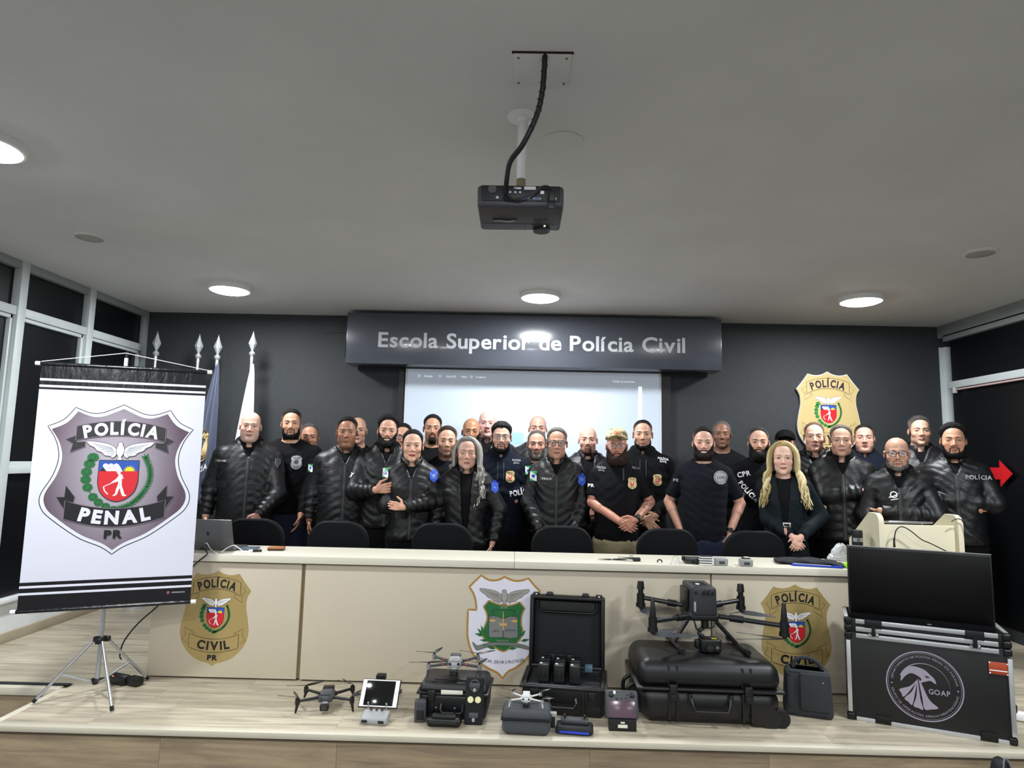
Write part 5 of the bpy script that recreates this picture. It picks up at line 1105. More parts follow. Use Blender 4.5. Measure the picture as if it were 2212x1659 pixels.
for j in range(n2):
    for i in range(n1): fs.append((j*n1+i, j*n1+(i+1) % n1, (j+1)*n1+(i+1) % n1, (j+1)*n1+i))
pb_ = mesh_obj('plastic_bag', vs, fs, M('crumpled_clear_plastic', 'dfe3e6', .18, alpha=.7, spec=.8), None, smooth=False); pb_.location = (g.x, g.y+.03, DT); tag(pb_, 'crumpled clear plastic bag at the right end of the desk', 'plastic bag')
flat('green_sponge', 'small bright lime-green ball half hidden by the television edge', 'ball', 1833, 1228, [('ball', lambda q: q.ell((0, .01, .020), (.024, .02, .020), M('lime_green', '9be51f', .5), 14, 10))])
# ================================================================ people: smooth bodies grown from distance fields
F32 = np.float32
def V3(*a): return np.array(a, dtype=F32)
def ellip(p, c, r):
    q = (p-V3(*c)); r = V3(*r); k0 = np.sqrt(((q/r)**2).sum(1))+1e-9; k1 = np.sqrt(((q/(r*r))**2).sum(1))+1e-9; return k0*(k0-1)/k1
def cone(p, a, b, ra, rb):
    a = V3(*a); b = V3(*b); ab = b-a; q = p-a; h = np.clip((q @ ab)/max(1e-9, float(ab @ ab)), 0, 1); return np.sqrt(((q-h[:, None]*ab)**2).sum(1))-(ra+(rb-ra)*h)
def smin(a, b, k): h = np.clip(.5+.5*(b-a)/k, 0, 1); return b+(a-b)*h-k*h*(1-h)
def smax(a, b, k): return -smin(-a, -b, k)
def sstep(x, a, b): t = np.clip((x-a)/(b-a), 0, 1); return t*t*(3-2*t)
def smesh(fn, lo, hi, h):
    """surface nets over a distance field, evaluated only near the surface"""
    lo = np.array(lo, float); n = np.maximum(1, np.ceil((np.array(hi)-lo)/(4*h)).astype(int)); Hc = 4*h
    ax = [lo[i]+Hc*(np.arange(n[i])+.5) for i in range(3)]; G = np.stack(np.meshgrid(*ax, indexing='ij'), -1).reshape(-1, 3).astype(F32)
    D = fn(G).reshape(n); keep = np.abs(D) < Hc*.87*1.35+h*1.5
    N = n*4+1; Fd = np.ones(N, dtype=F32)*9
    sg = np.repeat(np.repeat(np.repeat(np.where(D < 0, -9, 9), 4, 0), 4, 1), 4, 2); Fd[:-1, :-1, :-1] = sg
    mask = np.zeros(N, bool); K = np.argwhere(keep)
    for dx in range(5):
        for dy in range(5):
            for dz_ in range(5): mask[K[:, 0]*4+dx, K[:, 1]*4+dy, K[:, 2]*4+dz_] = True
    I = np.argwhere(mask); Fd[mask] = fn((lo+I*h).astype(F32))
    S = Fd < 0; c8 = [(0, 0, 0), (1, 0, 0), (0, 1, 0), (1, 1, 0), (0, 0, 1), (1, 0, 1), (0, 1, 1), (1, 1, 1)]
    cnt = sum(S[a:N[0]-1+a, b:N[1]-1+b, c:N[2]-1+c].astype(np.int8) for a, b, c in c8); act = (cnt > 0) & (cnt < 8); A_ = np.argwhere(act)
    if len(A_) == 0: return np.zeros((0, 3)), np.zeros((0, 4), int)
    val = np.stack([Fd[A_[:, 0]+a, A_[:, 1]+b, A_[:, 2]+c] for a, b, c in c8], 1); C8 = np.array(c8, float); acc = np.zeros((len(A_), 3)); num = np.zeros(len(A_))
    for i, j in ((0, 1), (2, 3), (4, 5), (6, 7), (0, 2), (1, 3), (4, 6), (5, 7), (0, 4), (1, 5), (2, 6), (3, 7)):
        vi, vj = val[:, i], val[:, j]; m = (vi < 0) != (vj < 0); t = np.where(m, vi/np.where(m, vi-vj, 1), 0); acc += m[:, None]*(C8[i]+(C8[j]-C8[i])*t[:, None]); num += m
    V = lo+(A_+acc/num[:, None])*h
    idx = -np.ones(act.shape, dtype=np.int32); idx[act] = np.arange(len(A_)); Q = []
    for axn in range(3):
        o1, o2 = [(1, 2), (2, 0), (0, 1)][axn]
        sl0 = [slice(None)]*3; sl1 = [slice(None)]*3; sl0[axn] = slice(0, -1); sl1[axn] = slice(1, None); ch_ = S[tuple(sl0)] != S[tuple(sl1)]; E_ = np.argwhere(ch_)
        ok = (E_[:, o1] > 0) & (E_[:, o2] > 0) & (E_[:, o1] < N[o1]-1) & (E_[:, o2] < N[o2]-1); E_ = E_[ok]; d1 = np.zeros(3, int); d2 = np.zeros(3, int); d1[o1] = 1; d2[o2] = 1
        g = lambda e: idx[e[:, 0], e[:, 1], e[:, 2]]
        q = np.stack([g(E_-d1-d2), g(E_-d2), g(E_), g(E_-d1)], 1); fl = S[E_[:, 0], E_[:, 1], E_[:, 2]]; q[~fl] = q[~fl][:, ::-1]; Q.append(q)
    Q = np.concatenate(Q); return V, Q[(Q >= 0).all(1)]
def head_sdf(p, A):
    x = np.abs(p[:, 0]); q = np.stack([x, p[:, 1], p[:, 2]], 1).astype(F32); jw, fat, ns = A.get('jaw', 1.), A.get('fat', 1.), A.get('nose', 1.)
    d = ellip(q, (0, .012, .036), (.0725, .097, .079)); d = smin(d, ellip(q, (0, -.026, -.022), (.063*fat, .066, .080)), .025)
    d = smin(d, ellip(q, (0, -.030, -.072), (.052*jw, .054, .046)), .022); d = smin(d, ellip(q, (.040*jw, -.012, -.068), (.020, .030, .026)), .025)
    d = smin(d, ellip(q, (0, -.073, -.103), (.022*jw, .018, .016)), .022); d = smin(d, ellip(q, (.043*fat, -.058, -.030), (.020, .020, .018)), .020)
    if fat > 1.04: d = smin(d, ellip(q, (.036, -.045, -.062), (.028*fat, .030, .030)), .02); d = smin(d, ellip(q, (0, -.035, -.108), (.045*fat, .04, .025)), .03)
    d = smin(d, cone(q, (.0, -.0855, .019), (.036, -.072, .019), .010, .008), .014)
    d = smax(d, -ellip(q, (.031, -.101, .0015), (.019, .020, .013)), .012); d = smin(d, ellip(q, (.031, -.0725, -.001), (.0145, .0135, .0110)), .006)
    d = smin(d, cone(q, (0, -.084, .010), (0, -.105*1.0-.004*ns, -.033), .0065, .0095*ns), .009); d = smin(d, ellip(q, (.0125*ns, -.094, -.037), (.0085, .010, .0075)), .006)
    d = smax(d, -ellip(q, (.007, -.100, -.0455), (.004, .006, .003)), .003)
    sm = A.get('smile', 0.); zc = -.069
    d = smin(d, cone(q, (0, -.0895, zc+.005), (.021+.004*sm, -.079, zc+.001+.006*sm), .0058, .0035), .006); d = smin(d, cone(q, (0, -.0885, zc-.0058), (.016+.004*sm, -.081, zc-.002+.004*sm), .0062, .004), .006)
    d = smax(d, -cone(q, (0, -.0985, zc), (.022, -.088, zc+.005*sm), .0022, .0016), .003)
    d = smax(d, -ellip(q, (0, -.088, -.084), (.020, .007, .004)), .006)
    if A.get('noear'): ear = d+1
    else: ear = ellip(q-V3(.0, 0, 0), (.0775, .018, -.006), (.0080, .016, .028)); 
    if not A.get('noear'): ear = smax(ear, -ellip(q, (.087, .012, -.004), (.008, .008, .017)), .004); d = smin(d, ear, .006)
    nw = A.get('neck', 1.)*1.13; nk = cone(q, (0, .018, -.075), (0, .036, -.165), .052*nw, .058*nw); nk = smin(nk, cone(q, (0, .040, -.165), (.12, .040, -.235), .050*nw, .040), .05); nk = smin(nk, ellip(q, (0, .03, -.24), (.13, .085, .07)), .05)
    d = smin(d, nk, .022); d = smax(d, -(p[:, 2]+.27), .01); return d
def hairline(p, zf=.097, rec=0.):
    y = p[:, 1]; ax_ = np.abs(p[:, 0]); zl = np.interp(y, [-.12, -.085, -.066, -.052, -.036, -.022, -.012, -.004, .006, .03, .05, .11], [zf-.004, zf-.005, zf-.002+rec*.9, zf-.018+rec, .040+rec*.7, .014, -.018, -.018, .014, .010, -.050, -.078]).astype(F32)
    return (zl+.20*np.maximum(0, ax_-.045)*(y < -.05)*0-p[:, 2])*.75
def nz(p, f, ph, a=1.): return a*(np.sin(p[:, 0]*f+ph+2*np.sin(p[:, 1]*f*.7+ph*2))*np.sin(p[:, 2]*f*1.1+ph*3)+.5*np.sin(p[:, 1]*f*1.9+ph)*np.sin(p[:, 0]*f*2.1+p[:, 2]*f*1.6))
def hair_sdf(p, A, Hs):
    A = dict(A, noear=1)
    ts, tt = Hs.get('side', .005)*.35, Hs.get('top', .016)*.95; z = p[:, 2]; m0 = hairline(p, Hs.get('zf', .097), Hs.get('rec', 0.)); t = (ts+(tt-ts)*sstep(z, .02, .085))*(.18+.82*sstep(-m0, -.002, .022))
    d = head_sdf(p, A)-t+nz(p, Hs.get('freq', 300), A['seed'], Hs.get('rough', .0022)); m = hairline(p, Hs.get('zf', .097), Hs.get('rec', 0.))
    if Hs.get('quiff'): d = smin(d, ellip(p, (0, -.045, .115), (.055, .04, .022))+nz(p, 240, A['seed'], .003), .02)
    m = m+nz(p, 170, A['seed'], .0022)+nz(p, 420, A['seed']+2, .0012); return smax(d, m, .004)
def beard_mask(p, B):
    x = np.abs(p[:, 0]); z, y = p[:, 2], p[:, 1]; k = B['kind']
    if k in ('full', 'stubble', 'long'): zc = np.interp(x, [0, .020, .034, .048, .060, .08], [-.050, -.051, -.056, -.040, -.012, .01]).astype(F32); m = np.maximum(z-zc, (y-(.010 if k != 'stubble' else .02))*.9)
    elif k == 'goatee': m = np.maximum(np.maximum(z+.050, x-.030), y+.03); m = np.minimum(m, np.maximum(np.maximum(z+.094, x-.034), y+.02))
    elif k == 'chin': m = np.maximum(np.maximum(z+.084, x-.040), y+.02); m = np.minimum(m, np.maximum(np.maximum(np.abs(z+.0545)-.006, x-.026), y))
    elif k == 'moustache': m = np.maximum(np.maximum(np.abs(z+.0555)-.0055, x-.026), y)
    elif k == 'jawline': zc = np.interp(x, [0, .025, .05, .06, .08], [-.088, -.088, -.072, -.04, -.01]).astype(F32); m = np.maximum(z-zc, y-.0); m = np.minimum(m, np.maximum(np.maximum(np.abs(z+.0555)-.0062, x-.029), y)); m = np.minimum(m, np.maximum(np.maximum(np.abs(x-.0275)-.005, np.abs(z+.072)-.02), y))
    hole = ellip(p, (0, -.09, -.0695), (.0225, .03, .0085)); return smax(m, -hole, .003)
def beard_sdf(p, A, B):
    A = dict(A, noear=1)
    t = B.get('t', .006); tt = t*(.45+.55*sstep(-p[:, 2], .05, .10))*(.25+.75*sstep(-beard_mask(p, B), -.001, .012)); d = head_sdf(p, A)-tt+nz(p, 420, A['seed']+1, .0010)
    if B['kind'] == 'long': d = smin(d, ellip(p, (0, -.055, -.115), (.050, .045, .045))+nz(p, 260, 2, .003), .02)
    lo_ = -(p[:, 2]+B.get('low', .135)); return smax(smax(d, beard_mask(p, B)*.8, .005), lo_, .01)
def on_surface(fn, uv, y0=-.30, y1=.1):
    """first hit of rays along +y at (x, z)"""
    P_ = np.stack([uv[:, 0], np.full(len(uv), y0), uv[:, 1]], 1).astype(F32)
    for _ in range(60):
        d = fn(P_); P_[:, 1] += np.clip(d*.75, -.01, .05); P_[:, 1] = np.minimum(P_[:, 1], y1)
    return P_
class Decals:
    """flat shapes laid on a distance field, kept as vertex-coloured strips"""
    def __init__(s, fn, y0=-.3): s.fn = fn; s.V = []; s.F = []; s.C = []; s.L = []; s.n = 0; s.y0 = y0
    def raw(s, uv, fs, col, lay):
        s.V += [tuple(t) for t in uv]; s.F += [[s.n+i for i in f] for f in fs]; c = srgb(col)[:3] if isinstance(col, str) else col; s.C += [c]*len(uv); s.L += [lay]*len(uv); s.n += len(uv)
    def strip(s, lo_, hi_, col, lay=1): n = len(lo_); s.raw(list(lo_)+list(hi_), [(i, i+1, n+i+1, n+i) for i in range(n-1)], col, lay)
    def p2(s, P, f=None):
        for vs, fs, m, l in P.it:
            vs = [(f(u, v) if f else (u, v)) for u, v in vs]; fs = [tuple(q) for q in fs]
            for _ in range(3):
                if len(fs[0]) != 3 or len(vs) > 900 or (max(v[0] for v in vs)-min(v[0] for v in vs) < .03): break
                E_ = {}; nf = []; big = False
                def mid(a, b):
                    k = (min(a, b), max(a, b))
                    if k not in E_: vs.append(((vs[a][0]+vs[b][0])/2, (vs[a][1]+vs[b][1])/2)); E_[k] = len(vs)-1
                    return E_[k]
                for t in fs:
                    if len(t) != 3: nf.append(t); continue
                    a, b, c = t; x, y, z = mid(a, b), mid(b, c), mid(c, a); nf += [(a, x, z), (x, b, y), (z, y, c), (x, y, z)]
                fs = nf
            s.raw(vs, fs, s.mc(m), l+1)
    def mc(s, m): return tuple(m.node_tree.nodes['Principled BSDF'].inputs['Base Color'].default_value)[:3] if not isinstance(m, str) else m
    def get(s, step=.0006):
        if not s.V: return np.zeros((0, 3)), [], np.zeros((0, 3))
        P_ = on_surface(s.fn, np.array(s.V), s.y0); P_[:, 1] -= .0006+step*np.array(s.L); return P_, s.F, np.array(s.C)
def tri_quads(F_): return [tuple(f) for f in F_]
def join(parts):
    """[(V, F, C)] -> one vertex, face, colour list; faces are padded python lists"""
    V = []; Fs = []; C = []; b = 0
    for v, f, c in parts:
        if len(v) == 0: continue
        V.append(np.asarray(v, float)); C.append(np.asarray(c, float)); Fs.append((f, b)); b += len(v)
    return np.concatenate(V), Fs, np.concatenate(C)
def mesh_mixed(name, parts, mat, parent, smooth=True):
    V, Fs, C = join(parts); loops = []; starts = []; pos = 0
    for f, b in Fs:
        if isinstance(f, np.ndarray):
            k = f.shape[1]; loops.append((f+b).ravel()); starts.append(pos+np.arange(0, f.size, k)); pos += f.size
        else:
            if not len(f): continue
            ln = [len(q) for q in f]; loops.append(np.array([i+b for q in f for i in q])); st = np.concatenate([[0], np.cumsum(ln)[:-1]]); starts.append(pos+st); pos += sum(ln)
    L_ = np.concatenate(loops).astype(np.int32); S_ = np.concatenate(starts).astype(np.int32); me = bpy.data.meshes.new(name)
    me.vertices.add(len(V)); me.vertices.foreach_set('co', V.astype(F32).ravel()); me.loops.add(len(L_)); me.loops.foreach_set('vertex_index', L_); me.polygons.add(len(S_)); me.polygons.foreach_set('loop_start', S_); me.update(calc_edges=True)
    me.materials.append(mat); me.polygons.foreach_set('use_smooth', np.ones(len(S_), dtype=bool))
    ca = me.color_attributes.new('Col', 'FLOAT_COLOR', 'POINT'); ca.data.foreach_set('color', np.concatenate([C, np.ones((len(C), 1))], 1).astype(F32).ravel()); me.update()
    o = bpy.data.objects.new(name, me); COL.objects.link(o); o.parent = parent; return o
def skin_material():
    m = M('skin', 'c09070', .42, attr='Col', spec=.4, bump=.06, bscale=350); b = m.node_tree.nodes['Principled BSDF']; b.inputs['Subsurface Weight'].default_value = .0; return m
m_skin = skin_material(); m_hair = M('hair', '1b1714', .68, spec=.22, attr='Col', bump=.5, bscale=220, stretch=(1, 1, .25), var=.25, vscale=160)
m_jkt = M('black_nylon_jacket', '0c0d10', .46, bump=.32, bscale=20, spec=.42, stretch=(1, 1, 1.6)); m_tee = M('black_cotton', '0c0d10', .85, spec=.15, bump=.35, bscale=26, sheen=0.); m_teeb = M('blue_black_cotton', '11151d', .85, spec=.15, bump=.35, bscale=24, sheen=0.)
m_hood = M('black_fleece', '0b0c0f', .9, spec=.15, bump=.4, bscale=30, sheen=0.); m_navy = M('navy_fleece', '111724', .9, spec=.15, bump=.4, bscale=30, sheen=0.); m_blaz = M('dark_blazer', '141b20', .8, spec=.15, bump=.35, bscale=28, sheen=0.)
m_jean = M('dark_denim', '151f38', .85, bump=.3, bscale=60, var=.15, vscale=20); m_trs = M('black_trousers', '0b0c0f', .85, spec=.15, bump=.3, bscale=40); m_khaki = M('khaki_cotton', '8a8062', .85, bump=.5, bscale=30, var=.08)
def camo_mat():
    m = bpy.data.materials.new('camouflage_cloth'); m.use_nodes = True; N = m.node_tree.nodes; L = m.node_tree.links; b = N['Principled BSDF']; b.inputs['Roughness'].default_value = .85; tc = N.new('ShaderNodeTexCoord'); n = N.new('ShaderNodeTexNoise'); n.inputs['Scale'].default_value = 26; n.inputs['Detail'].default_value = 2
    r = N.new('ShaderNodeValToRGB'); r.color_ramp.interpolation = 'CONSTANT'; e = r.color_ramp.elements; e[0].position = 0; e[0].color = srgb('5b4f35'); e[1].position = .42; e[1].color = srgb('b9ab85'); x = e.new(.52); x.color = srgb('d6cba8'); x = e.new(.60); x.color = srgb('7f8058')
    L.new(tc.outputs['Object'], n.inputs[0]); L.new(n.outputs[0], r.inputs[0]); L.new(r.outputs[0], b.inputs['Base Color']); return m
m_camo = camo_mat(); m_specs = M('spectacle_frame', '14141a', .3); m_wire = M('thin_spectacle_frame', '5a5560', .3, .6); m_specl = M('spectacle_lens', 'dfe6f5', .05, alpha=.14, spec=.9)
def ribmat(): return m_jkt
def limb(p, J, r, k=.02):
    d = cone(p, J[0], J[1], r[0], r[1]); return smin(d, cone(p, J[1], J[2], r[1], r[2]), k)
ARM = {  # shoulder, elbow, wrist on the +x side for a body 1.75 m tall; the hand direction and palm normal
    'down': ((.245, .03, 1.14), (.262, -.03, .90), (.0, -.15, -1), (-1, 0, 0)), 'front': ((.245, .0, 1.13), (.13, -.16, .90), (-.25, -.25, -1), (0, 1, 0)),
    'clasp': ((.250, -.01, 1.13), (.065, -.205, 1.00), (-.85, -.15, -.5), (0, 1, .1)), 'pocket': ((.285, .06, 1.14), (.195, -.035, .925), (-.35, .05, -1), (-1, 0, 0)),
    'cross_top': ((.262, -.06, 1.15), (-.065, -.215, 1.185), (-1, .12, .16), (0, 1, 0)), 'cross_low': ((.262, -.05, 1.14), (-.03, -.160, 1.15), (-1, .55, .12), (0, 1, 0)), 'tuck_a': ((.262, -.06, 1.15), (-.140, -.140, 1.175), (-.15, .98, .0), (0, 0, 1)), 'tuck_b': ((.262, -.05, 1.13), (-.128, -.105, 1.105), (-.15, .98, .0), (0, 0, 1))}
def hand_pts(W_, d, n, side, curl=.35, hs=1., spread=.10, thumb=.8):
    """cones of a hand: palm plus five bent fingers; side = +1 when the thumb lies towards n x d"""
    d = Vector(d).normalized(); n = Vector(n); n = (n-d*n.dot(d)).normalized(); s_ = d.cross(n)*side; W_ = Vector(W_); out = []
    for i, (off, ln) in enumerate(((.031, .070), (.011, .078), (-.010, .072), (-.030, .058))):
        k0 = W_+(d*.082+s_*off*1.0-d*abs(off)*.18)*hs; out.append((W_+d*.012*hs+s_*off*.55*hs, k0, .0125*hs, .0112*hs)); dd = d+s_*off*spread*8; a = k0; c = 0.
        for j, f in enumerate((.45, .30, .25)):
            c += curl*(.75 if j == 0 else 1.0); v = (dd*math.cos(c)+n*math.sin(c)).normalized(); b_ = a+v*ln*f*hs; out.append((a, b_, (.0092-.0007*j)*hs, (.0085-.0009*j)*hs)); a = b_
    a = W_+(d*.018+s_*.026)*hs; v = (d*.70+s_*thumb+n*.22).normalized(); b_ = a+v*.038*hs; out.append((a, b_, .0135*hs, .0108*hs)); v2 = (d*.95+s_*thumb*.35+n*.3).normalized(); c_ = b_+v2*.032*hs; out.append((b_, c_, .0105*hs, .0088*hs)); out.append((c_, c_+(v2+n*.25).normalized()*.024*hs, .0090*hs, .0072*hs)); return out
def cones_sdf(L_):
    def f(p):
        d = None
        for i, (a, b_, ra, rb) in enumerate(L_):
            e = cone(p, tuple(a), tuple(b_), ra, rb); d = e if d is None else smin(d, e, .004)
        return d
    return f
def torso_profile(w, belly, fem):
    z = np.array([.70, .80, .92, 1.02, 1.15, 1.28, 1.37, 1.43, 1.48]); a = np.array([.155, .160, .152, .150, .162, .178, .174, .130, .066])*w; b = np.array([.115, .120, .116, .114, .118, .120, .108, .085, .060]); yc = np.array([.01, .01, .0, -.002, -.005, -.002, .008, .018, .025])
    bl = belly*np.array([.0, .5, 1, 1, .6, .2, 0, 0, 0]); b = b+bl*.05; a = a+bl*.03; yc = yc-bl*.03
    if fem: a = a*np.array([1.06, 1.06, .98, .90, .90, .94, .94, .94, .94]); b = b*.92; yc = yc-np.array([0, 0, 0, 0, .006, .02, .006, 0, 0])
    return z, a, b, yc
def person(lab, ex, ey, Y, skin='c99a7c', hair=None, hcol='1c1715', beard=None, bcol=None, clothes='tee', mat=None, arms=('down', 'down'), w=1., belly=.2, A=None, hr=(0, 0, 0), yaw=0., glasses=None, fem=False, stub=None, scalp=None, extra=(), hs=1.06, lips='a5625a', brow=None, hv=.0041, cv=.0125, wrists=None, hands=(True, True), eyes='3a2a20', closed=False, bare=False, trousers=None, sh=None, hand_over={}, grp=None):
    A = dict(A or {}); A['seed'] = ex*.37 % 6; ep = atY(ex, ey, Y); s = ep.z/1.63; px, py = ep.x, Y+.095
    th_ = math.atan2(-px, py)*.92+yaw; ct_, st_ = math.cos(th_), math.sin(th_)
    root = empty('person', (px, py, 0), rz=th_, label=lab, cat='person', group='people lined up behind the desk'); Rh = np.array(Euler(hr, 'YXZ').to_matrix()).astype(F32)
    def toL(x, y, yo):
        g = atY(x, y, py+yo); dx, dy = g.x-px, g.y-py; return Vector((dx*ct_+dy*st_, -dx*st_+dy*ct_, g.z))
    ez = ep.z; hc = V3(0, 0, ez)                                      # the head frame: origin at eye level between the ears
    toh = lambda p: ((p-hc)/F32(hs)) @ Rh
    frh = lambda q: (np.asarray(q) @ Rh.T)*hs+hc
    sk = np.array(srgb(skin)[:3]); sk = sk*.86+sk.mean()*.14; sk = np.minimum(sk*1.14, .85)
    # ---- head and neck, fine
    if Y > 5.55: hv = max(hv, .0047)
    V, Q = smesh(lambda p: head_sdf(p, A), (-.155, -.128, -.262), (.155, .135, .128), hv)
    x, y, z = V[:, 0], V[:, 1], V[:, 2]; C = np.tile(sk, (len(V), 1)); red = np.exp(-((np.abs(x)-.042)**2+(z+.035)**2)/.00045)*(y < -.03)+.8*np.exp(-(x**2+(z+.035)**2)/.00016)*(y < -.08)+.5*(np.abs(x) > .078)
    C = C*(1-np.clip(red, 0, 1)[:, None]*np.array([.02, .16, .16]))
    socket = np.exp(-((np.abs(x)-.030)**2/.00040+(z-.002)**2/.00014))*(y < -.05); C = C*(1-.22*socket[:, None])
    P32 = V.astype(F32)
    bc_ = np.array(srgb(bcol or hcol)[:3])
    if stub: m = beard_mask(P32, dict(kind='stubble')); k = stub*sstep(-m, -.004, .010)*(z > -.15); C = C*(1-k[:, None])+bc_*k[:, None]
    if scalp: m = hairline(P32, *scalp[1:]) if len(scalp) > 1 else hairline(P32); k = scalp[0]*sstep(-m, -.004, .016); C = C*(1-k[:, None])+np.array(srgb(hcol)[:3])*k[:, None]
    if hair and not scalp: m = hairline(P32, hair.get('zf', .097)-.004, hair.get('rec', 0.)); k = .85*sstep(-m+.010*(y > -.04), -.002, .012); C = C*(1-k[:, None])+np.array(srgb(hcol)[:3])*k[:, None]
    if A.get('tint') : pass
    # face details
    D = Decals(lambda p: head_sdf(p, A), -.16); brc = brow or hcol; sm = A.get('smile', 0.); t = np.linspace(0, 1, 9); sq = A.get('squint', .78)
    for s_ in (-1, 1):
        ox, oz = s_*.0310, -.0005; u = ox+(t-.5)*.0285*(1); wv = np.sin(np.pi*t)
        if not closed:
            D.strip(list(zip(u, oz-.0044*wv*sq)), list(zip(u, oz+.0052*wv*sq)), 'b3a7a0', 1)
            ui = ox+(t-.5)*.0128; wi = np.sqrt(np.maximum(0, 1-((t-.5)*2)**2)); hb = np.interp(ui, u, .0044*wv*sq)*.98; ht = np.interp(ui, u, .0052*wv*sq)*.98; D.strip(list(zip(ui, oz-np.minimum(.0058*wi, hb))), list(zip(ui, oz+np.minimum(.0045*wi, ht))), eyes, 2)
            ui = ox+(t-.5)*.006; D.strip(list(zip(ui, oz-np.minimum(.003*wi, hb))), list(zip(ui, oz+np.minimum(.003*wi, ht))), '0a0808', 3)
        zt_ = oz+.0052*wv*sq if not closed else oz-.003*wv
        D.strip(list(zip(u, zt_-.0010)), list(zip(u, zt_+.0006+.0008*wv)), '1a1210', 4); D.strip(list(zip(u*1.0, zt_+.0036)), list(zip(u, zt_+.0042)), tuple(sk*.6), 3) if not closed else None
        D.strip(list(zip(u, oz-.0046*wv*sq-.0008)), list(zip(u, oz-.0046*wv*sq)), tuple(sk*.45), 3) if not closed else None
        bt = np.linspace(0, 1, 9); bx = s_*(.013+.036*bt); bz = .0175+.0065*np.sin(bt*2.2)-.002*bt+A.get('browz', 0); th = (.0052 if not fem else .0034)*(1-.65*bt**2)*A.get('browt', 1.)
        D.strip(list(zip(bx, bz-th/2)), list(zip(bx, bz+th/2)), brc, 1)
    lw_ = .0245+.004*sm; u = np.linspace(-lw_, lw_, 11); c0_ = -.069+.0065*sm*(np.abs(u)/lw_)**2-.0015*(1-sm)*(np.abs(u)/lw_)**2; e_ = np.sqrt(np.maximum(0, 1-(u/lw_)**2)); bow = .0052*e_*(1-.25*np.exp(-(u/.004)**2)); lp_ = np.array(srgb(lips)[:3])
    if A.get('teeth'):
        D.strip(list(zip(u, c0_-.0062*e_-.004*e_)), list(zip(u, c0_-.004*e_)), tuple(lp_), 1); D.strip(list(zip(u*.92, c0_-.0042*e_)), list(zip(u*.92, c0_+.0018*e_)), 'e6dfd6', 2); D.strip(list(zip(u, c0_+.0018*e_)), list(zip(u, c0_+bow+.001)), tuple(lp_), 1)
    else:
        D.strip(list(zip(u, c0_-.0078*e_)), list(zip(u, c0_)), tuple(lp_), 1); D.strip(list(zip(u, c0_)), list(zip(u, c0_+bow)), tuple(lp_*.85), 1); D.strip(list(zip(u, c0_-.0008)), list(zip(u, c0_+.0007)), tuple(lp_*.25), 2)
    if sm > .3 or A.get('folds'):
        for s_ in (-1, 1): tt = np.linspace(0, 1, 6); fx = s_*(.018+.016*tt+.004*np.sin(tt*3)); fz = -.040-.028*tt; D.strip(list(zip(fx-.0006, fz)), list(zip(fx+.0006, fz)), tuple(sk*.55), 1)
    DV, DF, DC = D.get(.0003)
    parts = [(frh(V), Q, C), (frh(DV), DF, DC)]
    # ---- skeleton
    nb_z = ez-.15*s; z_, a_, b_, yc_ = torso_profile(w, belly, fem); z_ = z_*s*(nb_z/(1.48*s)); kz = nb_z/(1.48*s); a_ = a_*s; b_ = b_*s; yc_ = yc_*s
    cy_, sy_ = math.cos(yaw), math.sin(yaw); Ry = np.array([[cy_, -sy_, 0], [sy_, cy_, 0], [0, 0, 1]], dtype=F32)
    swz = (.172*w-(.018 if fem else 0))*s
    joints = []
    for i, sd in enumerate((-1, 1)):
        nm = arms[i]; E_, W_, dd, nn = ARM[nm]; S0 = Vector((sd*swz, .012*s, 1.382*s*kz)); k = 1+(w-1)*.8
        Ej = Vector((sd*E_[0]*k*s, E_[1]*s-(belly*.02 if nm != 'down' else 0), E_[2]*s*kz)); Wj = Vector((sd*W_[0]*(k if nm in ('down', 'pocket') else 1)*s, W_[1]*s-(belly*.045 if nm != 'down' else 0), W_[2]*s*kz)); dv_ = Vector((sd*dd[0], dd[1], dd[2])); nv = Vector((sd*nn[0], nn[1], nn[2]))
        if nm == 'clasp' and sd == 1: Wj += Vector((.0, -.03, .022)); 
        if wrists and wrists[i] is not None:
            xw, yw, yo = wrists[i][:3]; Wj = toL(xw, yw, yo); 
            if len(wrists[i]) > 3: dv_ = Vector(wrists[i][3])
            if len(wrists[i]) > 4: Ej = toL(*wrists[i][4])
        joints.append((S0, Ej, Wj, dv_.normalized(), nv, sd))
    short = clothes in ('tee',) and not bare
    def torso(p, off=0.):
        zz = p[:, 2]; a = np.interp(zz, z_, a_).astype(F32)+off; b = np.interp(zz, z_, b_).astype(F32)+off; yc = np.interp(zz, z_, yc_).astype(F32); kk = np.sqrt((np.abs(p[:, 0])/a)**2.4+(np.abs(p[:, 1]-yc)/b)**2.4+1e-9)**(2/2.4)
        d = (kk**.5*1.0-1)*np.minimum(a, b)*.95; d = smax(d, zz-(z_[-1]+off), .01)
        for sd in (-1, 1): d = smin(d, cone(p, (0, .03*s, 1.475*s*kz), (sd*swz*.90, .012*s, 1.388*s*kz), .036*s+off*.8, .050*s+off*.8), .05)
        return d
    r_up, r_el, r_wr = (.053, .041, .0275) if not fem else (.043, .034, .0235); mus = 1+(w-1)*.7
    # ---- arms and hands
    ap = []
    for (S0, Ej, Wj, dv_, nv, sd), hv_ in zip(joints, hands):
        if not hv_: continue
        L_ = hand_pts(Wj, dv_, nv, sd*(-1), curl=hand_over.get('curl', .30), hs=(1.0 if not fem else .88)*s, thumb=hand_over.get('thumb', .8))
        fore = Wj.lerp(Ej, .28); L2 = L_+[(fore, Wj, .034*s*mus if not fem else .028*s, r_wr*s), (Wj, Wj+dv_*.02, r_wr*s*.95, .022*s)]
        if short or bare: L2 += [(Ej, Wj, .043*s*mus, r_wr*1.02*s), (Ej, Ej.lerp(Wj, .3), .041*s*mus, .043*s*mus), (S0, Ej, .052*s*mus, .041*s*mus)]
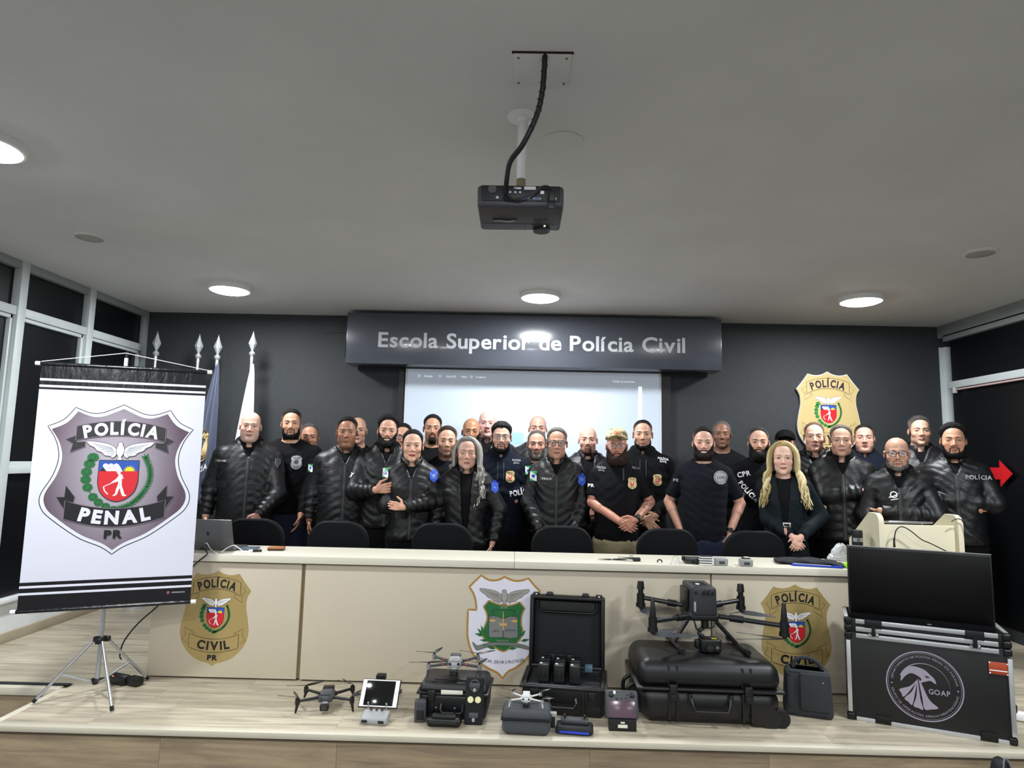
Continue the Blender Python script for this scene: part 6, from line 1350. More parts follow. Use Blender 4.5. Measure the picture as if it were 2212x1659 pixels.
        pts = np.array([list(q) for c_ in L2 for q in c_[:2]]); lo_, hi_ = pts.min(0)-.062, pts.max(0)+.062; hh = .0050 if Y < 5.3 and not (short or bare) else .0058 if Y < 5.55 else .0075
        V, Q = smesh(cones_sdf(L2), lo_, hi_, hh); C = np.tile(sk*np.array([.97, .90, .88]), (len(V), 1))
        if hand_over.get('tattoo') == sd or hand_over.get('tattoo') == 2:
            nn_ = nz(V.astype(F32), 90, 1.3, 1.)+.6*nz(V.astype(F32), 190, 2.1, 1.); dE = np.linalg.norm(V-np.array(Ej.lerp(Wj, .45)), axis=1); k = .62*sstep(nn_, .15, .35)*(dE < .15); C = C*(1-k[:, None])+np.array([.03, .04, .045])*k[:, None]
        parts.append((V, Q, C))
    # ---- torso and legs, coarse, under the clothes
    def bodylow(p):
        d = torso(p, -.006)
        for sd in (-1, 1): d = smin(d, cone(p, (sd*.085*s, .01, .86*s), (sd*.10*s, .01, .48*s), .082*s, .055*s), .03); d = smin(d, cone(p, (sd*.10*s, .01, .48*s), (sd*.11*s, .03, .09*s), .052*s, .036*s), .02); d = smin(d, cone(p, (sd*.11*s, .04, .045*s), (sd*.125*s, -.12, .035*s), .036*s, .026*s), .02)
        return smax(d, p[:, 2]-(nb_z-.02), .01)
    V, Q = smesh(bodylow, (-.34, -.22, .0), (.34, .2, nb_z+.02), .034); parts.append((V, Q, np.tile(sk, (len(V), 1))))
    body = mesh_mixed('body', parts, m_skin, root)
    # ---- hair and beard
    if hair:
        V, Q = smesh(lambda p: hair_sdf(p, A, hair), (-.12, -.145, -.10), (.12, .15, .165), .0050); hc_ = np.array(srgb(hcol)[:3]); C = np.tile(hc_, (len(V), 1)); fd = hair.get('fade', .60 if hair.get('side', .005) < .0055 and not fem else 0)*(1-sstep(V[:, 2], .02, .088)); C = C*(1-fd[:, None])+sk*.75*fd[:, None]
        if hair.get('grey'): g_ = np.array(srgb(hair.get('gcol', '8d8a86'))[:3]); k = np.clip(hair['grey']*(1.1-sstep(V[:, 2], .02, .10)*hair.get('topdark', .6))+.25*nz(V.astype(F32), 500, 1, 1.), 0, 1); C = C*(1-k[:, None])+g_*k[:, None]
        mesh_mixed('hair', [(frh(V), Q, C)], m_hair, root)
    if beard:
        V, Q = smesh(lambda p: beard_sdf(p, A, beard), (-.105, -.145, -.185), (.105, .03, .02), .0045); C = np.tile(bc_, (len(V), 1))
        if beard.get('grey'): k = np.clip(beard['grey']+.35*nz(V.astype(F32), 420, 3, 1.), 0, 1); C = C*(1-k[:, None])+np.array(srgb('a3a09c')[:3])*k[:, None]
        if len(V): mesh_mixed('beard', [(frh(V), Q, C)], m_hair, root)
    # ---- clothes
    col = mat or {'tee': m_tee, 'jacket': m_jkt, 'hoodie': m_hood, 'blazer': m_blaz, 'long': m_tee}[clothes]
    off = {'tee': .010, 'jacket': .030, 'hoodie': .022, 'blazer': .020, 'long': .011}[clothes]; amp = {'tee': .0028, 'jacket': .0050, 'hoodie': .004, 'blazer': .004, 'long': .003}[clothes]; ph = A['seed']
    hem = {'tee': .80, 'jacket': .84, 'hoodie': .82, 'blazer': .76, 'long': .82}[clothes]*s
    def folds(p, a): 
        f1 = np.sin(p[:, 2]*46+5.5*np.sin(p[:, 0]*9+ph)+3.5*np.sin(p[:, 1]*12+ph*2)+ph*4); f2 = np.sin(p[:, 2]*27-p[:, 0]*33+3*np.sin(p[:, 2]*8+ph)); return a*(.65*(1-np.abs(f1))**1.0+.30*(1-np.abs(f2))-.45)
    def sleeves(p, short_=False):
        d = None
        for (S0, Ej, Wj, dv_, nv, sd) in joints:
            if short_: M1 = S0.lerp(Ej, .80); e = cone(p, tuple(S0), tuple(M1), (.058*mus)*s, (.060*mus)*s); nrm = np.array((Ej-S0).normalized(), dtype=F32); e = smax(e, (p-V3(*M1)) @ nrm, .004)
            else:
                g_ = .012 if clothes == 'long' else .026 if clothes == 'jacket' else .020; W2 = Wj+(Ej-Wj).normalized()*.008
                e = cone(p, tuple(S0), tuple(Ej), (.055*mus)*s+g_, .043*s*mus+g_); e2 = cone(p, tuple(Ej), tuple(W2), .043*s*mus+g_, .031*s+g_*.55); tq = np.clip(((p-V3(*Ej)) @ np.array(W2-Ej, dtype=F32))/float((W2-Ej).length_squared), 0, 1); fr = 8.5 if clothes == 'jacket' else 6.5
                e2 = e2+amp*1.1*np.sin(tq*fr*3.14+3*np.sin(p[:, 0]*14+p[:, 2]*10+ph))*sstep(tq, .0, .1); e = smin(e, e2, .018); nrm = np.array((W2-Ej).normalized(), dtype=F32); cut = (p-V3(*W2)) @ nrm; near = np.sqrt(((p-V3(*W2))**2).sum(1))-.09; e = np.where(near < 0, smax(e, cut, .006), e)
            d = e if d is None else np.minimum(d, e)
        return d
    nbc = V3(0, .020*s, nb_z+.012)
    def dish(p, rx, rz, dy=0., vee=0.):
        """the neck opening: an ellipsoid dropping to the front, with an optional vee below it"""
        q = p-nbc; y2 = q[:, 1]+.35*q[:, 2]; q2 = np.stack([q[:, 0], y2+.01, q[:, 2]], 1); d = ellip(q2, (0, -.012+dy, .0), (rx, .078, rz))
        if vee: zz = q[:, 2]; half = np.clip((zz+vee)/vee, 0, 1)*.052+.0; dv = np.maximum(np.maximum(np.abs(q[:, 0])-half, zz-.03), np.maximum(q[:, 1]-.01, -(zz+vee))); d = np.minimum(d, dv*.8)
        return d
    def garment(p, dish_=(.080, .055, 0.), offs=off, slv=True):
        d = torso(p, offs)+folds(p, amp)
        if clothes == 'jacket' and offs > .02: d = d-.004*np.exp(-((p[:, 2]-hem-.03)/.03)**2)
        d = smax(d, hem-p[:, 2], .008)
        if slv: d = smin(d, sleeves(p, short)+folds(p, amp*.6), .012)
        return smax(d, -dish(p, *dish_), .004)
    G0 = dict(tee=(.078*s, .050, 0., 0), jacket=(.085*s, .058, 0., .13 if 'open' not in extra else .62), hoodie=(.076*s, .055, 0., .0), blazer=(.085*s, .055, 0., .50), long=(.078*s, .048, 0., 0))[clothes]
    xs = [float(j[k].x) for j in joints for k in range(3)]; ys_ = [float(j[k].y) for j in joints for k in range(3)]
    lo_ = (min(xs)-.13, min(min(ys_)-.10, -.26-belly*.05), hem-.03); hi_ = (max(xs)+.13, .19, nb_z+.06); zmin = min(hem, min(float(j[2].z) for j in joints)-.02)-.03
    gar = lambda p: garment(p, G0)
    V, Q = smesh(gar, (lo_[0], lo_[1], zmin), hi_, cv); nmg = {'tee': 'shirt', 'jacket': 'jacket', 'hoodie': 'hoodie', 'blazer': 'blazer', 'long': 'shirt'}[clothes]
    go = mesh_mixed(nmg, [(V, Q, np.tile(np.array([.02, .02, .02]), (len(V), 1)))], col, root)
    if clothes in ('jacket', 'blazer'):
        inner = lambda p: smax(smax(torso(p, .009), hem-p[:, 2], .01), -dish(p, .076*s, .046), .004)
        V, Q = smesh(inner, (-.27*w, -.24, hem), (.27*w, .18, nb_z+.03), .020); mesh_mixed('shirt', [(V, Q, np.tile(np.array([.02, .02, .02]), (len(V), 1)))], m_tee, root)
    if clothes in ('jacket', 'hoodie', 'blazer') and 'nocollar' not in extra:
        th, ht, lift = (.010, .028, .012) if clothes == 'jacket' else (.024, .030, .006) if clothes == 'hoodie' else (.008, .02, .0)
        if 'hood' in extra: th, ht = .026, .034
        def coll(p):
            q = p-nbc; zz = q[:, 2]-lift-.30*q[:, 1]; rr = np.sqrt((q[:, 0]/1.0)**2+((q[:, 1]-.012)/.92)**2)-(.079*s+.010); flare = -.35*zz; e = np.sqrt(((rr-flare)/th)**2+(zz/ht)**2+1e-6); d = (e-1)*th*.8
            gap = np.maximum(np.abs(q[:, 0])-(.022+.0*zz if clothes == 'jacket' else .012 if clothes == 'hoodie' else .045), q[:, 1]+.02); return smax(d, -gap, .006)+nz(p, 60, ph, .0012)
        V, Q = smesh(coll, (-.17, -.16, nb_z-.07), (.17, .17, nb_z+.11), .0080); mesh_mixed('hood' if (clothes == 'hoodie' or 'hood' in extra) else 'collar', [(V, Q, np.tile(np.array([.02]*3), (len(V), 1)))], m_hood if 'hood' in extra else col, go)
    # ---- prints, zips, pockets
    D = Decals(gar, -.42)
    def flush(nm):
        nonlocal D
        DV, DF, DC = D.get(.0014)
        if len(DV): DV[:, 1] -= .0055; mesh_mixed(nm, [(DV, DF, DC)], M('garment_print', '808080', .6, attr='Col'), go)
        D = Decals(gar, -.42)
    zc = lambda f: z_[0]+(nb_z-z_[0])*f
    if clothes == 'jacket' and 'open' not in extra:
        t = np.linspace(hem+.02, nb_z-.11, 20); D.strip(list(zip(t*0-.004, t)), list(zip(t*0+.004, t)), '3a3d42', 2); D.strip(list(zip(t*0-.016, t)), list(zip(t*0+.016, t)), '0d0e10', 1); flush('zip')
    if clothes == 'hoodie':
        for s_ in (-.025, .025): t = np.linspace(nb_z-.20, nb_z-.06, 8); D.strip(list(zip(t*0+s_-.0022, t)), list(zip(t*0+s_+.0022, t)), '3a3f48', 2); flush('drawstring')
    for kind, *arg in [e for e in extra if isinstance(e, tuple)]:
        if kind == 'badge':                                         # small gold shield at pixel (x, y)
            xx, yy, hh_ = arg; q_ = toL(xx, yy, -.14); cx3_, cz3_ = q_.x, q_.z
            D.p2(MINI_BADGE, lambda u, v: (cx3_+u*hh_, cz3_+(v-.5)*hh_))
        elif kind == 'silver': xx, yy, hh_ = arg; q_ = toL(xx, yy, -.14); D.p2(MINI_SILVER, lambda u, v: (q_.x+u*hh_, q_.z+(v-.5)*hh_))
        elif kind == 'text':
            body_, xx, yy, h_, wd, rot, colr = arg; q_ = toL(xx, yy, -.12); P_ = P2(); P_.text(body_, (0, 0), h_, colr, 0, .03, wd); c_, s__ = math.cos(rot), math.sin(rot); D.p2(P_, lambda u, v: (q_.x+u*c_-v*s__, q_.z+u*s__+v*c_))
        elif kind == 'patch':                                       # flag or arm patch: list of coloured polygons
            xx, yy, sz, which = arg; q_ = toL(xx, yy, -.06); D.p2(PATCH[which], lambda u, v: (q_.x+u*sz, q_.z+v*sz))
        elif kind == 'tape': xx, yy, wd, txt = arg; q_ = toL(xx, yy, -.13); P_ = P2(); tq_ = np.linspace(-wd/2, wd/2, 9); D.strip([(q_.x+k_, q_.z-.0125) for k_ in tq_], [(q_.x+k_, q_.z+.0125) for k_ in tq_], '7d7068', 1); D.strip([(q_.x+k_*.96, q_.z-.0105) for k_ in tq_], [(q_.x+k_*.96, q_.z+.0105) for k_ in tq_], '15151a', 2); P_.text(txt, (0, 0), .0105, c_white, 2, .02, wd*.7) if txt else None; n0 = len(D.L); D.p2(P_, lambda u, v: (q_.x+u, q_.z+v)); D.L[n0:] = [k_+2.5 for k_ in D.L[n0:]]
        elif kind == 'flap':
            for xx, yy, wd in arg: q_ = toL(xx, yy, -.13); t = np.linspace(-wd/2, wd/2, 8); D.strip(list(zip(q_.x+t, q_.z-.022-.008*(1-np.abs(t*2/wd)))), list(zip(q_.x+t, q_.z+.022+t*0)), '0e0f12', 1); D.strip(list(zip(q_.x+t, q_.z+.021+t*0)), list(zip(q_.x+t, q_.z+.024+t*0)), '33363c', 2); flush('pocket_flap')
        elif kind == 'line': pts, wd, colr = arg; pp_ = [(toL(a, b, -.13).x, toL(a, b, -.13).z) for a, b in pts]; P_ = P2(); P_.line(pp_, wd, m_blk, 0); D.raw(P_.it[0][0], P_.it[0][1], colr, 1)
        flush(dict(badge='badge', silver='badge', text='lettering', patch='arm_patch', tape='name_tape', flap='pocket_flap', line='placket')[kind])
    # ---- trousers and shoes
    def trs(p):
        d = smax(torso(p, .014), np.abs(p[:, 2]-(hem+.0+.72*s)/2)-(hem+.06-.72*s)/2-.05, .02); d = cone(p, (-.08*s*w, 0, .84*s), (.08*s*w, 0, .84*s), .115*s, .115*s); d = smin(d, torso(p, .016), .02); d = smax(d, p[:, 2]-(hem+.07), .01)
        for sd in (-1, 1): d = smin(d, cone(p, (sd*.088*s*w, .01, .84*s), (sd*.105*s, .01, .48*s), .100*s, .078*s), .02); d = smin(d, cone(p, (sd*.105*s, .01, .48*s), (sd*.115*s, .03, .06*s), .075*s, .066*s), .02); 
        if arms[0] == 'pocket':
            for j in joints: d = smin(d, cone(p, tuple(j[2]+j[3]*.03), tuple(j[2]+j[3]*.15), .052, .05), .03)
        return smax(d, .05*s-p[:, 2], .01)+folds(p, .003)
    V, Q = smesh(trs, (-.36*w, -.26, .03), (.36*w, .22, hem+.1), .030); mesh_mixed('trousers', [(V, Q, np.tile(np.array([.02]*3), (len(V), 1)))], trousers or m_trs, root)
    q = MB()
    for sd in (-1, 1): q = MB(); q.box((sd*.122*s, -.045, .04), (.095, .28, .08), m_blk, .03, 3, tap=(.8, .85)); q.build('shoe', root)
    if glasses:
        gm_ = {'thin': m_wire, 'thick': m_specs}[glasses]; q = MB(); rr = .0012 if glasses == 'thin' else .0020; lensq = MB()
        for s_ in (-1, 1):
            rim = [(s_*.032+.0245*math.copysign(abs(math.cos(a))**.55, math.cos(a)), -.1045+.020*abs(.0+s_*.032+.0245*math.cos(a))**1.0*.45, -.001+.0165*math.copysign(abs(math.sin(a))**.6, math.sin(a))) for a in np.linspace(0, 2*math.pi, 24, endpoint=False)]
            q.tube(rim, rr, gm_, n=6, closed=True); q.tube([(s_*.0565, -.102, .006), (s_*.070, -.092, .006), (s_*.080, -.03, .004), (s_*.082, .012, .002)], rr, gm_, n=6); b0 = len(lensq.v); lensq.add([Vector(v) for v in rim], [list(range(24))], m_specl)
        q.tube([(-.0085, -.1045, .003), (0, -.107, .006), (.0085, -.1045, .003)], rr, gm_, n=6)
        Mh = Matrix([[*(Rh[i]*hs), float(hc[i])] for i in range(3)]+[[0, 0, 0, 1]])
        for qq in (q, lensq):
            qq.v = [Mh @ v for v in qq.v]
        g_ = q.build('glasses', root); lensq.build('lens', g_, recalc=False)
    root['_'] = 0; del root['_']
    return dict(root=root, s=s, px=px, py=py, ez=ez, frh=frh, joints=joints, garment=go, gar=gar, nb_z=nb_z, A=A, w=w, hem=hem, sk=sk)
def locks(P_, specs, col0, col1, name='hair'):
    """long hair: tapered locks that follow the skull and then fall"""
    q = MB(); V = []; Fc = []; C = []; b = 0; n = 6; R_ = np.random.RandomState(11); c0_, c1_ = np.array(srgb(col0)[:3]), np.array(srgb(col1)[:3])
    for pts, r in specs:
        pts = spl3(pts, 5); m = len(pts); up = None; cc = c0_+(c1_-c0_)*R_.rand()
        for i, p in enumerate(pts):
            t = Vector(pts[min(i+1, m-1)])-Vector(pts[max(i-1, 0)]); t.normalize(); a = t.orthogonal().normalized() if up is None else (up-t*up.dot(t)).normalized(); up = a; bb_ = t.cross(a); k = r*(1 if i < m*.6 else 1-.85*(i-m*.6)/(m*.4))
            for j in range(n): an = 2*math.pi*j/n; V.append(Vector(p)+(a*math.cos(an)+bb_*math.sin(an))*k*(1+.35*(j % 2))); C.append(cc*(.8+.4*(j % 2)*.5))
        for i in range(m-1):
            for j in range(n): Fc.append((b+i*n+j, b+i*n+(j+1) % n, b+(i+1)*n+(j+1) % n, b+(i+1)*n+j))
        b += m*n
    Vh = P_['frh'](np.array([list(v) for v in V], dtype=F32)); return mesh_mixed(name, [(Vh, Fc, np.array(C))], m_hair, P_['root'])
def spl3(P_, k):
    out = []; n = len(P_)
    for i in range(n-1):
        a, b, c, d = [Vector(P_[min(max(j, 0), n-1)]) for j in (i-1, i, i+1, i+2)]
        for j in range(k): t = j/k; out.append(.5*((2*b)+(c-a)*t+(2*a-5*b+4*c-d)*t*t+(3*b-a-3*c+d)*t**3))
    out.append(Vector(P_[-1])); return out
def watch(P_, side, mat=None, big=False):
    S0, Ej, Wj, dv_, nv, sd = P_['joints'][side]; c = Wj-dv_*.0; d = (Wj-Ej).normalized(); q = MB(); q.cyl(c-d*.012, c+d*.012, .034*P_['s'], m_rub, n=20, cap=False); q.cyl(c-d*.012, c+d*.012, .031*P_['s'], m_rub, n=20, cap=True); o = q.build('watch', P_['root'])
    out = Vector((0, -1, .15)); out = (out-d*out.dot(d)).normalized(); q = MB(); q.cyl(c+out*.030, c+out*.042, .021 if big else .017, m_blk, n=20); q.cyl(c+out*.0421, c+out*.0428, .016 if big else .012, M('watch_glass', '22262a', .15, spec=.8), n=20); q.build('watch_face', o)
MINI_BADGE = P2(); MINI_BADGE.poly(civil_outline(), c_goldw, 0); MINI_BADGE.poly([(-.14, .60), (.14, .60), (.14, .38), (0, .28), (-.14, .38)], c_red, 1); MINI_BADGE.disc((0, .52), .07, c_white, 2, 10); MINI_BADGE.text('POLÍCIA', (0, .82), .09, c_black, 1, .02, .42); MINI_BADGE.text('CIVIL', (0, .20), .09, c_black, 1, .02, .34)
c_sil = pm('patch_silver', '9b9ba2'); MINI_SILVER = P2(); MINI_SILVER.poly(civil_outline(), c_sil, 0); MINI_SILVER.line(civil_outline(), .03, pm('patch_dark', '4a4a50'), 1, True); MINI_SILVER.disc((0, .52), .16, pm('patch_dark', '4a4a50'), 1, 12); MINI_SILVER.text('POLÍCIA', (0, .80), .09, c_black, 1, .02, .44); MINI_SILVER.text('PENAL', (0, .2), .09, c_black, 1, .02, .38)
PATCH = {}
c_fg = pm('flag_green', '2fa35a'); c_pb = pm('patch_blue', '2a4fc0'); c_pbl = pm('patch_lightblue', '7fa0e8')
a = P2(); a.poly([(-.5, -.7), (.5, -.7), (.5, .7), (-.5, .7)], c_white, 0); a.poly([(-.5, .7), (.5, .7), (.5, .1)], c_fg, 1); a.poly([(-.5, -.7), (-.5, -.3), (.2, -.7)], c_fg, 1); a.disc((0, 0), .24, c_pb, 2, 12); PATCH['flag'] = a
a = P2(); a.poly([(-.45, .45), (-.2, .55), (-.2, .7), (.2, .7), (.2, .55), (.45, .45), (.45, -.35), (0, -.7), (-.45, -.35)], c_pb, 0); a.line([(-.3, .3), (.3, .3), (.3, -.2), (-.3, -.2)], .06, c_pbl, 1, True); a.disc((0, .05), .18, c_pbl, 1, 10); PATCH['blue'] = a
a = P2(); a.disc((0, 0), .5, c_sil, 0, 28); a.ring((0, 0), .42, .03, c_black, 1, 28); a.text('COPE', (0, 0), .17, c_black, 1, .02, .55); PATCH['round'] = a
a = P2(); a.poly([(-.25, .5), (.25, .5), (.3, 0), (0, -.6), (-.3, 0)], pm('patch_grey', '33353a'), 0); a.line([(-.25, .5), (.25, .5), (.3, 0), (0, -.6), (-.3, 0)], .06, pm('patch_greyl', '6a6c72'), 1, True); PATCH['grey'] = a
a = P2(); a.ring((0, .1), .3, .10, c_white, 0, 12); a.line([(-.45, -.2), (.0, -.05), (.5, .25)], .10, c_white, 0); a.line([(-.3, -.45), (.4, -.3)], .08, c_white, 0); PATCH['logo'] = a

def cap(P_, mat, label_mat=None, back=False, name='cap'):
    A = P_['A']
    def f(p):
        A2 = dict(A, noear=1); d = head_sdf(p, A2)-.013; d = smin(d, ellip(p, (0, .008, .070), (.083, .102, .072)), .01); pl = .050-p[:, 2]-.10*p[:, 1]; d = smax(d, pl, .004)
        if not back: b = ellip(p, (0, -.105, .058), (.072, .072, .03)); sh_ = np.abs(p[:, 2]-(.054-.30*(p[:, 1]+.09)**1+0-3.2*p[:, 0]**2+.22*(p[:, 1]+.09)*0))-.003; d = smin(d, smax(b, sh_, .003), .004)
        return d
    V, Q = smesh(f, (-.11, -.20, .0), (.11, .14, .17), .0042); o = mesh_mixed(name, [(P_['frh'](V), Q, np.tile(np.array([.02]*3), (len(V), 1)))], mat, P_['root'])
    if label_mat:
        D = Decals(f, -.25); P2_ = P2(); P2_.disc((0, .093), .026, pm('cap_patch', 'b98b63'), 0, 20, .017); P2_.disc((0, .093), .006, c_red, 1, 8); D.p2(P2_); DV, DF, DC = D.get(.0006); DV[:, 1] -= .002; mesh_mixed('cap_patch', [(P_['frh'](DV), DF, DC)], M('garment_print', '808080', .6, attr='Col'), o)
# ================================================================ the group, from left to right
DK = '14110f'
BY, FULL, GO = dict(kind='full', t=.009), dict(kind='full', t=.012), dict(kind='goatee', t=.007)
SHORT = dict(side=.004, top=.014); BUZZ = dict(side=.0022, top=.005, rough=.0006)
def shaved(c=.35): return (c,)
Q1 = person('person with shaved head, grey stubble and hooded black jacket, hand hanging over a chair', 531, 920, 5.34, 'd3a08a', hcol='8a8580', stub=.32, scalp=(.3,), bcol='a8a29c', clothes='jacket', extra=('hood', ('tape', 479, 995, .10, 'POLÍCIA PENAL'), ('patch', 600, 1000, .07, 'grey'), ('flap', (548, 1050, .15), (474, 1045, .12))), arms=('down', 'clasp'), wrists=(None, (558, 1110, -.20, (-.40, -.15, -1), (600, 1068, -.04))), w=1.12, belly=.5, A=dict(fat=1.07, smile=.5, squint=.65, neck=1.1), lips='a8655c', hr=(0, .04, 0)); watch(Q1, 1)
Q2 = person('person with dark hair and goatee in black t-shirt with grey badge, beside the bald man', 621, 914, 5.62, 'c79272', hair=SHORT, hcol=DK, beard=dict(kind='jawline', t=.008), clothes='tee', extra=(('silver', 640, 999, .125),), arms=('down', 'down'), wrists=(None, (648, 1128, -.02, (-.15, -.1, -1), (664, 1062, .0))), w=1.12, belly=.3, bare=True, hair_=None) if False else person('person with dark hair and goatee in black t-shirt with grey badge', 621, 914, 5.62, 'c79272', hair=SHORT, hcol=DK, beard=dict(kind='jawline', t=.008), clothes='long', extra=(('silver', 640, 999, .125),), arms=('down', 'down'), wrists=(None, (650, 1112, -.16, (-.25, -.1, -1), (668, 1062, -.05))), w=1.14, belly=.3, trousers=m_jean, A=dict(fat=1.02), hr=(0, -.03, 0))
Q3 = person('person with greying hair smiling behind the black t-shirt man, only the face showing', 661, 944, 5.92, 'b98262', hair=dict(side=.004, top=.011, rec=.008, grey=.35), hcol='2b2624', A=dict(smile=.8, teeth=1), w=.95, cv=.016)
Q4 = person('person with spiky black hair in plain black bomber jacket with green flag patch', 743, 933, 5.34, '9e6b4e', hair=dict(side=.003, top=.015, freq=420, rough=.003), hcol='141110', stub=.3, clothes='jacket', extra=(('patch', 670, 1011, .045, 'flag'), ('tape', 708, 1004, .10, ''), ('flap', (706, 1056, .15), (772, 1058, .12))), arms=('down', 'down'), w=1.02, belly=.75, A=dict(fat=1.08, neck=1.08), lips='8d5a50')
Q5 = person('person with shaved head half hidden behind the spiky-haired man', 767, 929, 5.95, 'c08f76', scalp=(.15,), w=.95, cv=.016, A=dict(squint=.7))
Q6 = person('person with curly dark hair and full beard smiling broadly in black jacket', 833, 930.5, 5.36, 'c9957a', hair=dict(side=.008, top=.026, freq=190, rough=.005, zf=0.098), hcol='1d1a19', beard=dict(kind='full', t=.011), clothes='jacket', extra=('hood', ('patch', 757, 1026, .07, 'logo')), arms=('clasp', 'down'), wrists=((812, 1058, -.44, (.9, -.1, .15), (764, 1062, -.16)), None), w=1.12, belly=.4, A=dict(fat=1.04, smile=.9, teeth=1, squint=.7), hand_over=dict(curl=.35), hr=(0, .05, 0))
Q7 = person('person with black hair mostly hidden between the curly-haired man and the screen edge', 866, 944, 5.95, 'c48f70', hair=SHORT, hcol='161312', glasses='thick', w=.9, cv=.016, A=dict(smile=.5))
Q8 = person('person with dark tied-back hair and red lipstick in black jacket, arms crossed', 887, 962.5, 5.06, 'd9a68a', hair=dict(side=.006, top=.011, zf=0.096, freq=90, rough=.001), hcol='1a1514', clothes='jacket', extra=(('patch', 832, 1021, .052, 'flag'), ('patch', 937, 1028, .072, 'blue'), ('flap', (868, 1112, .10), (915, 1115, .12))), arms=('tuck_b', 'cross_top'), wrists=((905, 1092, -.13, (1, .5, .1), (832, 1090, -.06)), (872, 1096, -.235, (-1, .0, .15), (950, 1080, -.05))), fem=True, w=1.0, A=dict(jaw=.90, smile=.55, neck=.82, fat=.97), lips='b3263a', brow='241a18', hand_over=dict(curl=.28, thumb=1.5))
Q9 = person('person with tied black hair, moustache and long goatee in black t-shirt before the screen', 931.5, 925, 5.82, 'c08a6a', hair=dict(side=.007, top=.013, freq=110, rough=.001, zf=0.098), hcol='14110f', beard=dict(kind='goatee', t=.010), clothes='tee', w=1.0, A=dict(fat=.95, jaw=.95, squint=.65), browt=None) if False else person('person with tied black hair, moustache and long goatee in black t-shirt before the screen', 931.5, 925, 5.82, 'c08a6a', hair=dict(side=.007, top=.013, freq=110, rough=.001, zf=0.098), hcol='14110f', beard=dict(kind='goatee', t=.010), clothes='tee', w=1.0, cv=.015, stub=.35, A=dict(fat=.95, jaw=.95, squint=.6, browt=1.5))
Q10 = person('person with short brown hair and stubble in slate t-shirt between the two women', 963, 953, 5.40, 'cf9c7e', hair=dict(side=.004, top=.014, zf=0.092, rec=.01), hcol='33261f', stub=.55, bcol='3a2c26', clothes='long', mat=m_teeb, arms=('down', 'down'), wrists=((928, 1102, -.12, (.1, -.3, -1)), None), w=1.0, A=dict(browt=1.2))
Q11 = person('person with long grey hair over one shoulder, eyes closed, in open black jacket', 1007, 978.5, 5.02, 'c99a84', hair=dict(side=.012, top=.014, zf=0.094, freq=70, rough=.0015, grey=.75, gcol='9b9894'), hcol='3b3735', clothes='jacket', extra=('open', ('patch', 1070, 1052, .070, 'blue'), ('flap', (1040, 1090, .10))), arms=('down', 'pocket'), wrists=(None, (1064, 1172, -.06, (-.3, -.1, -1), (1078, 1100, .02))), fem=True, w=.98, A=dict(jaw=.90, neck=.82, fat=.97), closed=True, lips='a35e5a', brow='5a4a44')
Q12 = person('person with shaved brown head behind the grey-haired woman', 1016.5, 932, 5.72, 'a9744f', hcol='1a1513', stub=.75, scalp=(.2,), w=1.0, cv=.015, beard=dict(kind='full', t=.004), A=dict(squint=.6), clothes='hoodie')
Q13 = person('person with pale shaved head standing tallest at the back before the screen', 1051.5, 914, 5.95, 'd3a196', scalp=(.08,), hcol='9a7a6a', w=1.05, cv=.015, A=dict(fat=1.05, jaw=1.08), clothes='jacket', lips='b0706a')
Q14 = person('person with thin glasses, thick dark fringe and dark beard in navy hoodie with sleeve lettering', 1082.5, 944, 5.38, 'd0a088', hair=dict(side=.006, top=.018, zf=0.076, freq=230, rough=.004), hcol='181413', beard=dict(kind='jawline', t=.007), clothes='hoodie', mat=m_navy, extra=(('badge', 1102, 1030, .10), ('text', 'POLÍCIA', 1126, 1062, .042, .19, .20, c_white), ('patch', 1141, 1016, .05, 'flag'), ('text', 'POLÍCIA', 1116, 994, .015, .07, 0, c_sil), ('text', 'CIVIL', 1116, 1000, .013, .05, 0, c_sil)), arms=('tuck_b', 'tuck_a'), w=1.08, glasses='thin', belly=.2)
Q15 = person('person with shaved head looking down at the back beside the grey-haired man', 1162.5, 925, 5.93, 'b98a74', scalp=(.3,), stub=.3, hcol='3a302c', w=1.05, cv=.015, clothes='jacket', A=dict(squint=.5, smile=.6))
Q16 = person('person with short greying hair and grey-flecked beard just behind the spectacled man', 1160, 960, 5.62, 'bf8b72', hair=dict(side=.003, top=.006, rec=.006, grey=.3), hcol='2d2826', beard=dict(kind='full', t=.005, grey=.45), w=1.0, clothes='long', A=dict(fat=1.03))
Q17 = person('person with rectangular dark glasses and short grey hair in black jacket with name tape', 1204.5, 957.5, 5.20, 'c08c72', hair=dict(side=.004, top=.012, grey=.55, rec=.006), hcol='3c3835', clothes='jacket', glasses='thick', extra=(('patch', 1152, 1028, .055, 'flag'), ('tape', 1181, 1034, .105, 'PAULO'), ('patch', 1257, 1036, .072, 'blue'), ('flap', (1180, 1092, .13), (1232, 1092, .13))), arms=('front', 'front'), w=0.93, A=dict(fat=.96, jaw=.97, neck=.95, folds=1), lips='9b625c')
Q18 = person('person with shaved head and brown goatee in open black jacket before the screen', 1272.5, 950, 5.72, 'cf9c88', scalp=(.08,), hcol='4a3328', beard=dict(kind='goatee', t=.006), clothes='jacket', arms=('front', 'down'), wrists=((1280, 1092, -.20, (.2, -.2, -1)), None), extra=('open',), w=1.08, A=dict(fat=1.02))
